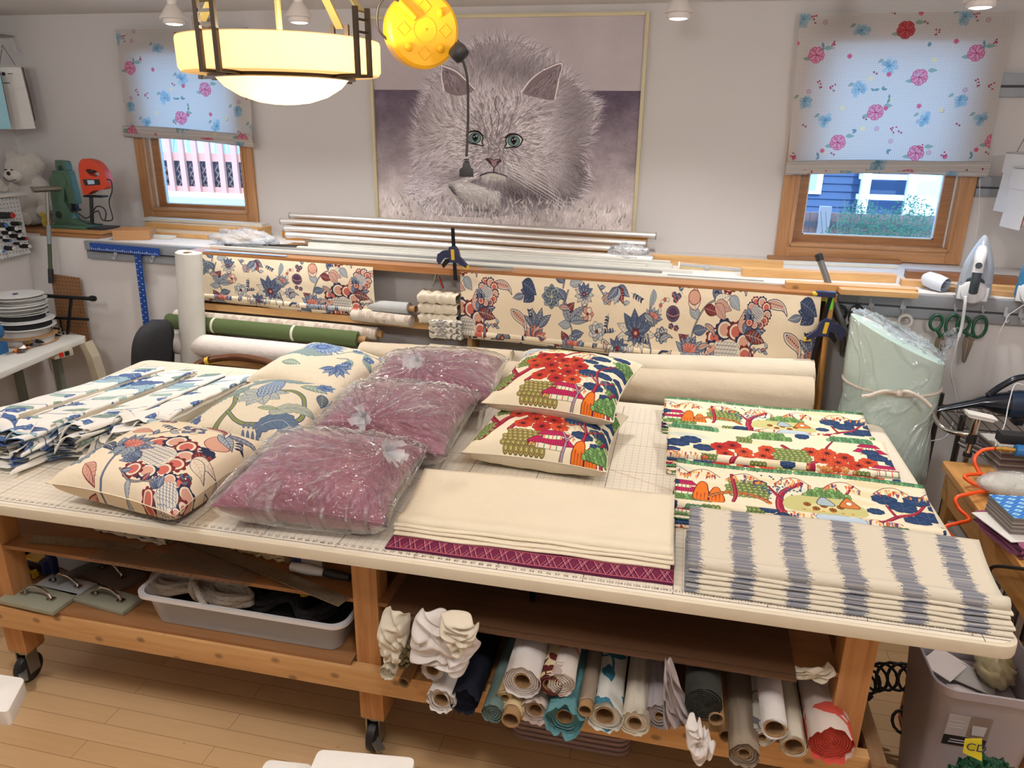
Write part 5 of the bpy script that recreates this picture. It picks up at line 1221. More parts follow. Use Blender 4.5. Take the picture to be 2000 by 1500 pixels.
def bag(label, c, size, th, rot, knot, seed, zb=None):
 """a clear bag pulled over a cushion, gathered into a knot"""
 t = thing('plastic_bag', label, 'plastic bag', Vector(c) - Vector((0, 0, th / 2)), 'clear bags around the mauve cushions'); w_, d_ = size
 X = Matrix.Translation(c) @ Euler(rot).to_matrix().to_4x4(); rnd = random.Random(seed); wv = wob(rnd); kx, ky = knot; fl = (zb or ZT) + .0006; n = 84
 def f(sg):
  def g(u, v):
   a, b = 2 * u - 1, 2 * v - 1
   x = w_ / 2 * a * (1 - .05 * (1 - b * b)); y = d_ / 2 * b * (1 - .05 * (1 - a * a))
   h = max(0, (1 - abs(a) ** 2.8) * (1 - abs(b) ** 2.8)) ** .42; e = min(1, 5 * min(1 - abs(a), 1 - abs(b)))
   dx, dy = a - kx, b - ky; r_ = math.hypot(dx, dy) + .02; th_ = math.atan2(dy, dx)
   ray = .006 * (math.sin(th_ * 15 + seed) + .6 * math.sin(th_ * 31 + 2)) * math.exp(-r_ * .9) * min(1, r_ * 4)
   z = sg * (th / 2 * h + .008 * h) + (.003 * wv(a * 5, b * 5) + ray) * e + .0016 * math.sin(a * 40 + b * 17 + 3 * wv(a, b)) * e
   if sg > 0: z += .035 * math.exp(-(r_ / .16) ** 2)
   p = X @ Vector((x, y, z)); p.z = max(p.z, fl); return p
  return g
 pol = lambda u, v: (math.atan2(2 * v - 1 - ky, 2 * u - 1 - kx) / (2 * PI) + seed, math.hypot(2 * v - 1 - ky, 2 * u - 1 - kx))
 q = MB().grid(f(1), n, n, pol); q.grid(f(-1), 24, 24, pol, flip=True); q.build('film', M_film, t, smooth=True)
 k = f(1)((kx + 1) / 2, (ky + 1) / 2); q = MB(); nv = (X.to_3x3() @ Vector((kx * .5, ky * .4 - .2, .35))).normalized()
 for i in range(22):
  a = rnd.uniform(0, 2 * PI); s_ = nv.orthogonal().normalized(); s2 = nv.cross(s_); d = (nv * rnd.uniform(.3, 1) + (s_ * math.cos(a) + s2 * math.sin(a)) * rnd.uniform(.2, .9)).normalized()
  L = rnd.uniform(.03, .075); sd = d.cross(nv).normalized() * rnd.uniform(.008, .02)
  p0, p1, p2 = k, k + d * L * .5, k + d * L + Vector((0, 0, -.012)); q.add([p0 - sd * .1, p0 + sd * .1, p1 + sd * .7, p1 - sd * .7, p2 + sd + nv * .008, p2 - sd * 1.1], [(0, 1, 2, 3), (3, 2, 4, 5)])
 q.build('knot', film('bag_knot_film', haze=.42, bscale=30), t, smooth=True)
 return t
MV = 'mauve velvet cushions in clear bags'
for c, sz, th, rt, kn, sd, lb, zb in (
 ((1.63, .26, 1.0), (.56, .50), .21, (R(3), R(1), R(4)), (.78, -.05), 3, 'in front, nearest the table edge', ZT),
 ((1.675, .775, 1.015), (.56, .51), .21, (R(5), R(-1), R(1)), (-.1, -.85), 5, 'in the middle of the row', ZT),
 ((1.69, 1.255, 1.03), (.59, .48), .20, (R(4), R(-2), R(7)), (-.15, -.55), 8, 'at the back of the row', ZT)):
 cushion('cushion', 'mauve velvet cushion in a clear bag, ' + lb, c, sz, th, rt, M_mauve, M_mauve, MV, seed=sd, zb=zb + .001, wr=.006)
 bag('clear plastic bag around the mauve cushion ' + lb, c, (sz[0] * 1.06, sz[1] * 1.06), th * 1.05, rt, kn, sd, zb)

# ================================================================== folded shades
def folded(name, label, x0, x1, yf, yb, n, mat, group=None, yaw=0, step=.012, th=.0085, lift=.03, seed=1, period=(1, 1), off=(0, 0), border=None, curl=0, z0=ZT, ext=0, top_from=.10, cat='blind'):
 """a roman shade folded flat: a broad face panel over n narrow folds that step out in front"""
 cx, cy = (x0 + x1) / 2, (yf + yb) / 2; w_ = x1 - x0; t = thing(name, label, cat, (cx, cy, z0), group)
 X = Matrix.Translation((cx, cy, 0)) @ Matrix.Rotation(yaw, 4, 'Z') @ Matrix.Translation((-cx, -cy, 0)); rnd = random.Random(seed); S0 = 0
 for i in range(n):
  y_f = yf + step * i + (ext if i else 0); y_b = yb - .03 - rnd.uniform(0, .02); zc = z0 + .001 + th * (i + .5); dx0, dx1 = rnd.uniform(-.006, .006), rnd.uniform(-.006, .006); ph = rnd.uniform(0, 6)
  prof = [(y_b, .42), (y_f + .006, .46), (y_f + .0015, .34), (y_f, 0), (y_f + .0015, -.34), (y_f + .006, -.46), (y_b, -.42)]
  L = [0]
  for k in range(1, len(prof)): L.append(L[-1] + math.hypot(prof[k][0] - prof[k - 1][0], (prof[k][1] - prof[k - 1][1]) * th))
  def g(u, v, prof=prof, zc=zc, dx0=dx0, dx1=dx1, ph=ph, i=i):
   k = min(int(round(v * 6)), 6); y, dz = prof[k]
   wv = .0016 * math.sin(u * 9 + ph) * (1 if i else .3) + .001 * math.sin(u * 23 + ph * 2)
   return X @ Vector((x0 + dx0 + (w_ + dx1 - dx0) * u, y + wv * 1.2, zc + dz * th + (wv if i else 0) * .6))
  vb = off[1] - .17 * (n - i)
  mm = border if (border and i == 0) else mat
  q = MB().grid(g, 40, 6, (lambda u, v, vb=vb, L=L: (off[0] + u * w_ / period[0], vb / 1 + (L[min(int(round(v * 6)), 6)]) / period[1])) if not (border and i == 0) else (lambda u, v, L=L: (u * w_ / .24, (L[min(int(round(v * 6)), 6)] - L[2] + .075) / .08)))
  q.build('fold', mm, t, smooth=True)
 zt = z0 + th * n + .004; y0 = yf + step * n + (ext if n else 0)
 def g(u, v):
  s_ = v; y = y0 - .004 + (yb - y0 + .004) * s_; z = zt + lift * (s_ ** 2.2) + .004 * math.sin(u * 7 + seed) * s_ + curl * math.exp(-((s_ - top_from) / .08) ** 2)
  if s_ < .04: y = y0 + .001; z = zt - .006 + .006 * s_ / .04
  return X @ Vector((x0 + w_ * u, y, z))
 pr = lambda u, v: (off[0] + u * w_ / period[0], off[1] + v * (yb - y0) / period[1])
 MB().grid(g, 44, 22, pr).build('face_panel', mat, t, smooth=True, solid=.003)
 return t
GP = (.86, .64); GG_ = 'folded garden-print shades'
folded('roman_blind', 'folded garden-print roman shade with a bridge, at the back of the table', 2.722, 3.572, 1.175, 1.47, 3, M_gd, GG_, R(.5), off=(.0, .70), period=GP, seed=1, lift=.03, curl=.012)
folded('roman_blind', 'folded garden-print roman shade with red maples, between two bridge-print ones', 2.748, 3.575, .775, 1.10, 5, M_gd, GG_, R(.6), off=(.0, .24), period=GP, seed=2, lift=.035, curl=.015, step=.013)
folded('roman_blind', 'folded garden-print roman shade with a bridge, just behind the striped grey one', 2.785, 3.61, .375, .715, 5, M_gd, GG_, R(.0), off=(.02, .67), period=GP, seed=3, lift=.045, curl=.015, step=.012)
M_ikat = imgmat('grey_ikat_stripe', ikat()); M_bord = imgmat('woven_border', border_print())
folded('roman_blind', 'folded cream roman shade with grey-blue ikat stripes at the right front corner', 2.83, 3.655, .012, .335, 5, M_ikat, None, R(-.3), off=(.45, .2), period=(.146, .24), seed=4, lift=.055, curl=.022, th=.0098, step=.010)
folded('roman_blind', 'folded plain cream roman shade with a burgundy woven border', 1.925, 2.787, .030, .43, 4, M_cream, None, R(.8), period=(.5, .5), seed=5, lift=.05, curl=.008, border=M_bord, ext=.055, th=.009)

# ================================================================== the blue curtain panels stacked at the left end
def curtain(label, x0, y0, x1, y1, wd, zt, seed, nf=6):
 """long lined panels folded lengthwise, ends crumpled at the near side"""
 t = thing('folded_curtain', label, 'curtain', ((x0 + x1) / 2, (y0 + y1) / 2, ZT), 'blue leaf-print curtains'); rnd = random.Random(seed)
 d = Vector((x1 - x0, y1 - y0, 0)); L = d.length; d.normalize(); s_ = Vector((-d.y, d.x, 0)) * -1; base = Vector((x0, y0, 0)); h = zt - ZT; wv = wob(rnd)
 for i in range(nf):
  za, zb_ = ZT + .002 + h * i / nf, ZT + .001 + h * (i + 1) / nf; top = i == nf - 1; e0 = -rnd.uniform(.0, .08) if not top else .0; m_ = M_blue
  sh = rnd.uniform(-.012, .012); ph = rnd.uniform(0, 6)
  def g(u, v, za=za, zb_=zb_, e0=e0, sh=sh, ph=ph, top=top):
   # v runs round the flattened section; u along the length (0 near end)
   a = v * 2 * PI; near = max(0, 1 - u * 4.5)
   w2 = wd / 2 * (1.02 + .20 * (1 - u) + .08 * near * math.sin(ph * 3)); cxs = abs(math.cos(a)) ** .35 * math.copysign(1, math.cos(a)); czs = abs(math.sin(a)) ** .6 * math.copysign(1, math.sin(a))
   zz = (za + zb_) / 2 + czs * (zb_ - za) / 2 * (1 - .25 * u) - (h * .22 * u if top else h * .2 * u) * ((za - ZT) / h)
   zz += .012 * cxs * min(1, (za - ZT) / .05 + .3); zz += near * .020 * math.sin(cxs * 5 + ph + i) * (1 if (za - ZT) > .03 else .2) + .003 * wv(u * 6, cxs * 2)
   p = base + d * (e0 + (L - e0) * u + near * .03 * math.sin(cxs * 7 + ph)) + s_ * (sh + w2 * cxs); p.z = max(zz, ZT + .001); return p
  q = MB().grid(g, 46, 26, lambda u, v, i=i: (.2 * seed + .5 + .5 * math.cos(v * 2 * PI) * wd / .34 + .13 * i, 1 - u * L / .62 + .1 * i))
  q.build('panel_layer', m_, t, smooth=True)
  if i in (nf - 1, nf - 3):
   def e(u, v, za=zb_, e0=e0, ph=ph):
    a = u * PI; p = base + d * (e0 - .01 + .05 * v + .02 * math.sin(a * 3 + ph)) + s_ * (wd / 2 * math.cos(a)); p.z = za + .02 * math.sin(a * 2.3 + ph) - .035 * (1 - v) * (1 + math.sin(a * 4 + ph)) * .6 + .012; p.z = max(p.z, ZT + .002); return p
   MB().grid(e, 24, 6, lambda u, v: (u * .6, v * .15)).build('crumpled_end', M_blue, t, smooth=True, solid=.003)
 # the pale lining showing along the near side edge
 def g(u, v):
  p = base + d * (.10 + (L - .12) * u) + s_ * (wd / 2 * (1.02 + .20 * (1 - u)) - .010 + .014 * v); p.z = ZT + h * (1.03 - .22 * u) - h * .7 * v + .006 * math.sin(v * 14); return p
 MB().grid(g, 30, 10).build('lining', cloth('curtain_lining', (206, 194, 172)), t, smooth=True)
 return t
for k, (x0, y0, x1, y1, wd, zt, lb) in enumerate((
 (.15, .32, .30, 1.14, .165, 1.03, 'blue leaf-print curtain folded lengthwise, leftmost of four, at the table end'),
 (.36, .25, .465, 1.14, .165, 1.03, 'blue leaf-print curtain folded lengthwise, second from the left end of the table'),
 (.56, .33, .625, 1.12, .155, 1.03, 'blue leaf-print curtain folded lengthwise, third from the left end of the table'),
 (.745, .44, .775, 1.13, .15, 1.035, 'blue leaf-print curtain folded lengthwise, beside the branch-patterned cushion'))):
 curtain(lb, x0, y0, x1, y1, wd, zt, k + 1)
# ================================================================== the shelf unit behind the table
def FS(x): return 2.087 - .058 * (x + .126)
M_pz = wood('pine_light', (210, 170, 114), (192, 146, 92), 'x', .55); M_pz2 = wood('pine_upright', (210, 170, 114), (190, 144, 90), 'z', .55)
M_orng = wood('orange_pine_edge', (188, 130, 76), (160, 104, 56), 'x', .5)
def slab(name, x0, x1, f0, f1, z0, z1, mat, parent, **k):
 """a board that follows the slightly skewed front of the lower wall"""
 ys = [f(x) for f in (f0, f1) for x in (x0, x1)]
 return MB().prism([(x0, f0(x0)), (x1, f0(x1)), (x1, f1(x1)), (x0, f1(x0))], z0, z1).build(name, mat, parent, **k)
off = lambda o: (lambda x: FS(x) + o)
wof = lambda o: (lambda x: WY(x) - o)
t = thing('shelf_unit', 'long pine shelf unit against the wall, hung with flowered cloth', 'shelf', (1.65, 2.05, 0))
slab('top_board', -.13, 3.47, off(0), wof(.002), 1.372, 1.40, wood('shelf_top', (176, 128, 88), (150, 104, 66), 'x', .35), t)
slab('top_edge', -.13, 3.47, off(-.012), off(0), 1.366, 1.401, M_orng, t)
slab('middle_board', -.10, 1.62, off(-.03), off(-.008), 1.058, 1.096, M_pz, t); slab('middle_shelf', -.10, 1.62, off(-.008), wof(.03), 1.062, 1.075, M_pz, t)
slab('lower_board', -.10, 3.45, off(-.20), off(-.18), .78, .835, M_pz, t); slab('lower_shelf', -.10, 3.45, off(-.18), wof(.03), .785, .80, M_pz, t)
for x in (-.12, 1.63, 3.44): MB().box((x, FS(x) + .005, 0), (x + .025, WY(x) - .004, 1.372)).build('upright', M_pz2, t)
M_hard = plain('clip_board', (118, 104, 92), .5)
o = MB().bar(at(520, 697, y=1.84), at(682, 718, y=1.84), .004, .035).build('name_strip', M_hard); tag(o, 'dark metal strip on the lower shelf edge below the white roll', 'strip')

def jsheet(label, pxs, s0, hang, seed):
 """flowered cloth pinned along the shelf edge, folded up once or twice at the foot"""
 (ax, az), (bx, bz), (b2, zb2), (a2, za2) = pxs
 t = thing('hanging_cloth', label, 'cloth', ((ax + bx) / 2, FS((ax + bx) / 2) - .03, za2), 'flowered cloths hanging on the shelf'); rnd = random.Random(seed); L = bx - ax
 def g(u, v):
  x = ax + L * u + (a2 - ax) * v * (1 - u) + (b2 - bx) * v * u; z = az + (bz - az) * u + ((za2 - az) * (1 - u) + (zb2 - bz) * u) * v
  y = FS(x) - .017 - .018 * math.sin(min(1, v * 2) * PI / 2) - .008 * math.sin(u * 11 + seed) * v - .004 * math.sin(u * 29) * v
  return (x, y, z)
 uf = lambda u, v: (s0 + u * L / 1.37, .985 - v * .275 / .36)
 MB().grid(g, 60, 12, uf).build('cloth_face', M_jac, t, smooth=True)
 for k in range(3):
  def h(u, v, k=k):
   x, y, z = g(u, 1); a = v * 2 * PI
   return (x + .004 * k, y + .006 + .012 * k + .011 * math.cos(a), z + .012 - .012 * k + (.016 if k < 2 else .012) * math.sin(a) - .012 * u * k)
  MB().grid(h, 50, 12, lambda u, v, k=k: (s0 + .02 * k + u * L / 1.37, .985 - .275 / .36 - .11 * k - v * .05)).build('fold', M_jac, t, smooth=True)
 return t
jsheet('shorter flowered cloth hanging from the left half of the shelf', ((-.125, 1.388), (1.09, 1.383), (1.10, 1.120), (-.125, 1.135)), -.045, .27, 1)
jsheet('longer flowered cloth hanging from the right part of the shelf', ((1.60, 1.388), (3.40, 1.387), (3.41, 1.03), (1.61, 1.05)), 93 / 137, .27, 2)

# ------------------------------------------------------------------ rolls of cloth
M_tubec = plain('cardboard_tube', (160, 124, 84), .8, bump=.1); M_dark = plain('tube_inner_shade', (62, 46, 34), .9)
def roll(label, p, q, r, mat, core=.026, coreout=(0, .0), group='cloth rolls on the shelf unit', seed=1, flat=1.0, irr=.0, spiral=True, cat='fabric roll', parts=None, nm_='fabric_roll', endmat=None, ragged=0, uvk=1.0, flare=0):
 p, q = Vector(p), Vector(q); d = (q - p); L = d.length; d.normalize(); u = Vector((0, 0, 1)) if abs(d.z) < .95 else Vector((0, -1, 0)); s_ = d.cross(u).normalized(); u = s_.cross(d); rnd = random.Random(seed); wv = wob(rnd); ph = rnd.uniform(0, 6)
 t = thing(nm_, label, cat, (p + q) / 2 - Vector((0, 0, r)), group)
 def rad(a, k): return r * (1 + irr * (wv(math.cos(a) * 1.5, math.sin(a) * 1.5 + k * 3) + .25 * math.sin(3 * a + ph)) + flare * max(0, 1 - k * 9) ** 2)
 def P_(a, k, rr): return p + d * (L * k) + (s_ * math.cos(a) + u * math.sin(a) * flat) * rr
 n = 40 if r > .03 else 24; m = 26 if irr else 6
 g = lambda v, k: P_(v * 2 * PI, k, rad(v * 2 * PI, k)) - (d * (ragged * (.35 * abs(math.sin(v * 31 + ph)) + .3 * abs(math.sin(v * 13)) + .35 * abs(wv(v * 9, ph)))) if k < .001 else Vector((0, 0, 0)))
 b = MB().grid(g, n, m, lambda a_, k: (a_ * 2 * PI * r / .30 * uvk, k * L / .30 * uvk), flip=True)
 b.build('cloth_wrap', mat, t, smooth=True)
 # the wound layers seen end-on: a spiral of thin lips round the core
 for sg, k0 in ((1, 0.0), (-1, 1.0)):
  e = MB(); turns = max(2, int((r - core) / .007)); N_ = turns * 18
  def lip(i, o):
   f_ = i / N_; a = f_ * turns * 2 * PI; rr = (core + (rad(a, k0) - core) * f_)
   return P_(a, k0, max(core, rr + o * .5)) - d * sg * (.0015 if abs(o) < .001 else -.003) - d * sg * .004 * math.sin(i * .7 + ph) * (1 if irr else .3)
  for i in range(N_):
   a0, a1 = lip(i, -.0035), lip(i + 1, -.0035); b0, b1 = lip(i, 0), lip(i + 1, 0); c0, c1 = lip(i, .0035), lip(i + 1, .0035)
   e.add([a0, a1, b1, b0, c1, c0], [(0, 1, 2, 3), (3, 2, 4, 5)])
  ring = [P_(2 * PI * i / 28, k0, core) + d * sg * .004 for i in range(28)]; ring2 = [P_(2 * PI * i / 28, k0, rad(2 * PI * i / 28, k0) * .99) + d * sg * .006 for i in range(28)]
  e.add(ring + ring2, [(i, (i + 1) % 28, 28 + (i + 1) % 28, 28 + i) for i in range(28)])
  e.build('wound_end', endmat or mat, t, smooth=True)
 if core > .008:
  co = coreout; c = MB(); ci = core * .86
  A, B = p - d * co[0], q + d * co[1]
  c.tube([A, B], core, 24, cap=False)
  for sg, E_ in ((1, A), (-1, B)):
   o_ = [E_ + (s_ * math.cos(2 * PI * i / 24) + u * math.sin(2 * PI * i / 24)) * core for i in range(24)]; i_ = [E_ + (s_ * math.cos(2 * PI * i / 24) + u * math.sin(2 * PI * i / 24)) * ci for i in range(24)]
   c.add(o_ + i_, [(i, (i + 1) % 24, 24 + (i + 1) % 24, 24 + i) for i in range(24)]); c.add(i_ + [v + d * sg * .07 for v in i_], [(i, (i + 1) % 24, 24 + (i + 1) % 24, 24 + i) for i in range(24)])
  c.build('core', M_tubec if co[0] > 0 or r < .2 else M_tubec, t, smooth=True)
  MB().add([A + d * .068 + (s_ * math.cos(2 * PI * i / 24) + u * math.sin(2 * PI * i / 24)) * ci for i in range(24)], [tuple(range(24))]).build('hollow', M_dark, t)  # dark disc closing the bore, coloured as the shade inside the tube
 return t
def sh(px0, py0, px1, py1, y0, y1=None): return at(px0, py0, y=y0), at(px1, py1, y=y1 if y1 is not None else y0 - .058 * 1.3)
M_grn = cloth('olive_cloth', (84, 98, 62)); M_pale = imgmat('pale_floral_cloth', scroll_print('pale_floral_print', (196, 188, 174), (190, 176, 160), (176, 160, 148), 4)); M_wht = cloth('white_lining', (222, 214, 208)); M_bge = cloth('beige_linen', (198, 184, 162)); M_bge2 = cloth('greige_linen', (184, 174, 156)); M_ivr = cloth('ivory_cotton', (218, 208, 188))
p, q = sh(330, 627, 702, 663, 2.0); roll('olive green cloth roll with two white bands, on the left of the shelf unit', p, q, .046, M_grn, .022, (0, .045))
tg = bpy.data.objects['fabric_roll']
for f_ in (.26, .68):
 c = p.lerp(q, f_); d = (q - p).normalized(); MB().tube([c - d * .008, c + d * .008], .0472, 32, cap=False).build('paper_band', plain('paper_band', (214, 210, 190), .7), tg)
roll('pale roll with faint flowers under the middle pine board', *sh(345, 616, 738, 652, 2.03), .036, M_pale, .02, (0, .03))
roll('thick white roll lying on the low shelf at the left', *sh(330, 668, 706, 706, 1.90), .066, M_wht, .03, seed=2)
roll('beige linen roll between the white roll and the mauve cushions', *sh(708, 688, 1000, 706, 1.88), .058, M_bge, .0, seed=3, irr=.08)
roll('ivory cloth roll lying lowest, behind the rosette cushion', *sh(706, 722, 1000, 742, 1.76, 1.72), .042, M_ivr, .0, seed=4, irr=.1)
roll('greige linen roll under the long flowered cloth', *sh(840, 690, 1150, 716, 1.90, 1.86), .052, M_bge2, .0, seed=5, irr=.06)
roll('big beige linen roll lying at the foot of the shelf, right side', at(885, 735, y=1.70), at(1585, 776, y=1.645), .095, M_bge, .0, seed=6, irr=.05)
roll('big grey-beige linen roll just under the long flowered cloth', at(1190, 716, y=1.86), at(1588, 731, y=1.82), .072, cloth('oat_linen', (206, 196, 178)), .03, seed=7, irr=.05)
roll('short white-and-grey labelled roll on the middle shelf', *sh(700, 595, 800, 603, 2.04), .034, cloth('grey_white_cloth', (176, 178, 178)), .018, (0, .04))
o = bpy.data.objects
roll('short pale patterned roll, lower one on the middle shelf', *sh(690, 615, 804, 628, 1.99), .032, M_pale, .0, seed=8)
tag(MB().bar(at(752, 598, y=2.005), at(776, 600, y=2.0), .035, .02, (0, 0, 1)).build('paper_label', plain('paper_white', (214, 210, 204), .7)), 'white paper label on the short grey roll', 'label')
# folded white cloth on the shelf
def fold_pile(name, label, c, w_, d_, h, mat, seed, cat='cloth', rot=0, group=None, tilt=0):
 t = thing(name, label, cat, (c[0], c[1], c[2]), group); rnd = random.Random(seed); wv = wob(rnd); X = Matrix.Translation(c) @ Matrix.Rotation(rot, 4, 'Z') @ Matrix.Rotation(tilt, 4, 'X')
 n = 3
 for i in range(n):
  z0, z1 = h * i / n, h * (i + 1) / n
  def g(u, v):
   a = v * 2 * PI; X_ = math.copysign(abs(math.cos(a)) ** .3, math.cos(a)) * d_ / 2; Z_ = math.copysign(abs(math.sin(a)) ** .6, math.sin(a)) * (z1 - z0) / 2
   return X @ Vector(((u - .5) * w_ + .012 * wv(v * 4, i), X_ + .008 * wv(u * 6, i), (z0 + z1) / 2 + Z_ + .010 * wv(u * 5 + i, X_ * 20)))
  MB().grid(g, 24, 20).build('layer', mat, t, smooth=True)
 return t
fold_pile('folded_cloth', 'folded white cloth stuffed on the middle shelf between the two flowered cloths', (1.48, 1.99, 1.10), .22, .13, .17, M_ivr, 3)
fold_pile('folded_cloth', 'white cloth end with grey sprigs, hanging under the left edge of the long flowered cloth', (1.53, 1.93, 1.03), .18, .05, .10, imgmat('grey_sprig_cloth', scroll_print('grey_sprig', (216, 210, 194), (150, 150, 150), (120, 120, 124), 7)), 5)
# the upright roll of white paper-backed cloth at the left end
p = at(362, 493, y=1.93); roll('tall white roll standing upright at the left end of the shelf unit', (-.085, 1.87, .0), (.02, 1.90, 1.425), .072, cloth('white_roll_cloth', (206, 206, 200)), .03, seed=9, irr=.01, group=None)

# ------------------------------------------------------------------ tubes, slats and boards lying on the ledge
M_alu = plain('brushed_aluminium', (226, 223, 220), .38, .75); M_amb = wood('amber_moulding', (190, 134, 44), (160, 104, 30), 'x', .4); M_sl = plain('white_slat', (208, 208, 200), .45); M_gr = plain('grey_slat', (150, 152, 150), .45, .3)
TB = [((567, 421), (1281, 461), 2.87, 2.84, 'at the very back against the picture'), ((549, 432), (1262, 477), 2.79, 2.76, 'second from the wall'), ((556, 446), (1266, 490), 2.71, 2.68, 'third from the wall'), ((560, 459), (1275, 507), 2.50, 2.44, 'nearest the white slats')]
tt = None
for i, (a, b, ya, yb_, lb) in enumerate(TB):
 p, q = at(*a, y=ya), at(*b, y=yb_)
 t = thing('metal_tube', 'long silver metal tube on the ledge, ' + lb, 'tube', (p + q) / 2, 'metal tubes on the ledge')
 MB().tube([p, q], .0205, 20, cap=False).build('tube_wall', M_alu, t, smooth=True); m = MB()
 for E_, d in ((p, (q - p).normalized()), (q, (p - q).normalized())): m = MB(); m.tube([E_ - d * .003, E_ + d * .004], .0215, 20); m.build('end_cap', plain('dull_cap', (150, 148, 146), .5), t)
 zb_ = min(p.z, q.z) - .0206
 o = MB().prism([(p.x + .02, ya - .036), (q.x - .05, yb_ - .036), (q.x - .05, yb_ + .036), (p.x + .02, ya + .036)], ZL + .0005, zb_).build('packing_board', M_amb)
 tag(o, 'amber wooden moulding under the metal tube ' + lb, 'board', 'mouldings under the metal tubes')
def strip(name, label, p, q, w_, h, mat, cat, group=None, bev=0):
 o = MB().bar(p, q, w_, h).build(name, mat, bevel=bev); return tag(o, label, cat, group)
WS = [((585, 472), (1308, 520), 2.53, .034, .030), ((590, 478), (1312, 528), 2.475, .034, .022), ((640, 487), (1256, 534), 2.42, .03, .016), ((585, 480), (1352, 546), 2.365, .03, .014), ((470, 480), (1290, 545), 2.31, .03, .014), ((420, 478), (1300, 556), 2.24, .03, .012), ((700, 503), (1505, 577), 2.19, .028, .010), ((900, 520), (1620, 580), 2.13, .028, .008)]
for i, (a, b, y, w_, h) in enumerate(WS):
 p, q = at(*a, z=ZL + h), at(*b, z=ZL + h); y1 = y - .06 * (q.x - p.x) / 2.4 * 2
 p = Vector((p.x, y, ZL + h / 2 + .001)); q = Vector((q.x, y - .055 * (q.x - p.x), ZL + h / 2 + .001))
 strip('blind_lath', 'long %s slat on the ledge, %s from the silver tubes' % ('grey' if i in (4, 6) else 'white', ['first', 'second', 'third', 'fourth', 'fifth', 'sixth', 'seventh', 'eighth'][i]), p, q, w_, h, M_gr if i in (4, 6) else M_sl, 'slat', 'slats on the ledge')
for i, (a, b, mt, lb) in enumerate((((430, 486), (1000, 523), M_gr, 'grey metal ruler lying on the shelf top at the left'), ((400, 489), (560, 500), plain('pale_blue_strip', (150, 176, 206), .3), 'pale bluish ruler end on the shelf top'), ((440, 478), (600, 480), plain('dark_rod', (60, 48, 40), .5), 'dark brown rod beside the clear bag'), ((940, 524), (1003, 526), M_gr, 'short grey ruler end beside the blue clamp'))):
 z = ZL + .004 + .004 * i; strip('ruler', lb, at(*a, z=z), at(*b, z=z), .03, .003 if i != 2 else .012, mt, 'ruler')
# left-hand boards and white moulding under the window
strip('moulding', 'white moulding on top of the boards below the left window', Vector((-.98, 2.86, 1.472)), Vector((-.02, 2.80, 1.472)), .07, .02, M_sl, 'moulding')
strip('pine_board', 'upper pale pine board below the left window', Vector((-.90, 2.82, 1.446)), Vector((.0, 2.76, 1.446)), .16, .03, M_pz, 'board', 'pine boards below the left window')
strip('pine_board', 'lower pale pine board below the left window', Vector((-.92, 2.74, 1.416)), Vector((.0, 2.66, 1.416)), .32, .028, M_pz, 'board', 'pine boards below the left window')
strip('moulding', 'thin white moulding end beside the cardboard box', Vector((-.86, 2.50, 1.410)), Vector((-.50, 2.48, 1.410)), .06, .018, M_sl, 'moulding')
# right-hand boards
RB_ = [((1272, 497), (1530, 510), 2.80, .05, .05, M_pz, 'pale pine board against the wall right of the tubes'), ((1500, 508), (1752, 518), 2.78, .04, .016, M_sl, 'white moulding below the right window casing'), ((1500, 499), (1758, 508), 2.86, .05, .02, wood('brown_moulding', (170, 124, 84), (140, 96, 60), 'x', .5), 'brown moulding lying against the right window casing'),
       ((1450, 523), (1748, 535), 2.66, .07, .04, M_pz, 'thick pine board behind the two-piece pine stack'), ((1535, 549), (1790, 563), 2.42, .07, .03, wood('knotty_stick', (214, 172, 112), (188, 142, 86), 'x', .5, 1, True), 'knotty pine stick, upper of the pair by the grey cane'), ((1640, 562), (1790, 570), 2.30, .08, .024, M_pz, 'plain pine stick, lower of the pair by the grey cane'),
       ((1770, 527), (1990, 541), 2.80, .08, .04, wood('brown_plank', (146, 100, 66), (120, 78, 48), 'x', .5), 'dark brown plank behind the grey iron'), ((1760, 545), (1990, 560), 2.62, .06, .028, M_pz, 'long pale pine strip under the dark plank behind the iron'), ((1840, 557), (1985, 570), 2.45, .06, .022, wood('tan_strip', (190, 150, 104), (170, 128, 84), 'x', .5), 'tan strip just behind the iron heel')]
def zat(a, y, h):
 q_ = at(*a, z=ZL + h + .001); return Vector((q_.x, min(q_.y, YB - .04), ZL + h / 2 + .001))
for a, b, y, w_, h, mt, lb in RB_: strip('wooden_board' if 'moulding' not in lb else 'moulding', lb, zat(a, y, h), zat(b, y, h), w_, h, mt, 'board' if 'moulding' not in lb else 'moulding')
strip('yellow_strip', 'yellow strip lying behind the iron', at(1925, 533, y=2.78), at(1985, 545, y=2.7), .02, .004, plain('yellow_print', (214, 190, 40), .5), 'strip')
# clear tube holding a yellow level
p, q = at(1326, 521, y=2.36), at(1536, 540, y=2.36)
t = thing('clear_tube', 'clear plastic tube with a yellow insert lying on the ledge', 'tube', (p + q) / 2)
MB().tube([p, q], .026, 24, cap=False).build('tube_wall', film('clear_tube_film', haze=.2, bump=0), t, smooth=True)
MB().bar(p, q, .03, .012).build('insert', plain('yellow_insert', (214, 176, 40), .4), t); MB().bar(p + Vector((0, 0, .012)), q + Vector((0, 0, .012)), .034, .008).build('metal_strip', M_gr, t)
d = (q - p).normalized()
for a, b in ((p - d * .006, p + d * .004), (q - d * .004, q + d * .006)): MB().tube([a, b], .028, 24).build('end_cap', M_bb, t, smooth='auto')
c = p.lerp(q, .26); MB().tube([c - d * .01, c + d * .01], .0268, 24, cap=False).build('tape_band', plain('grey_tape', (150, 152, 150), .5), t)
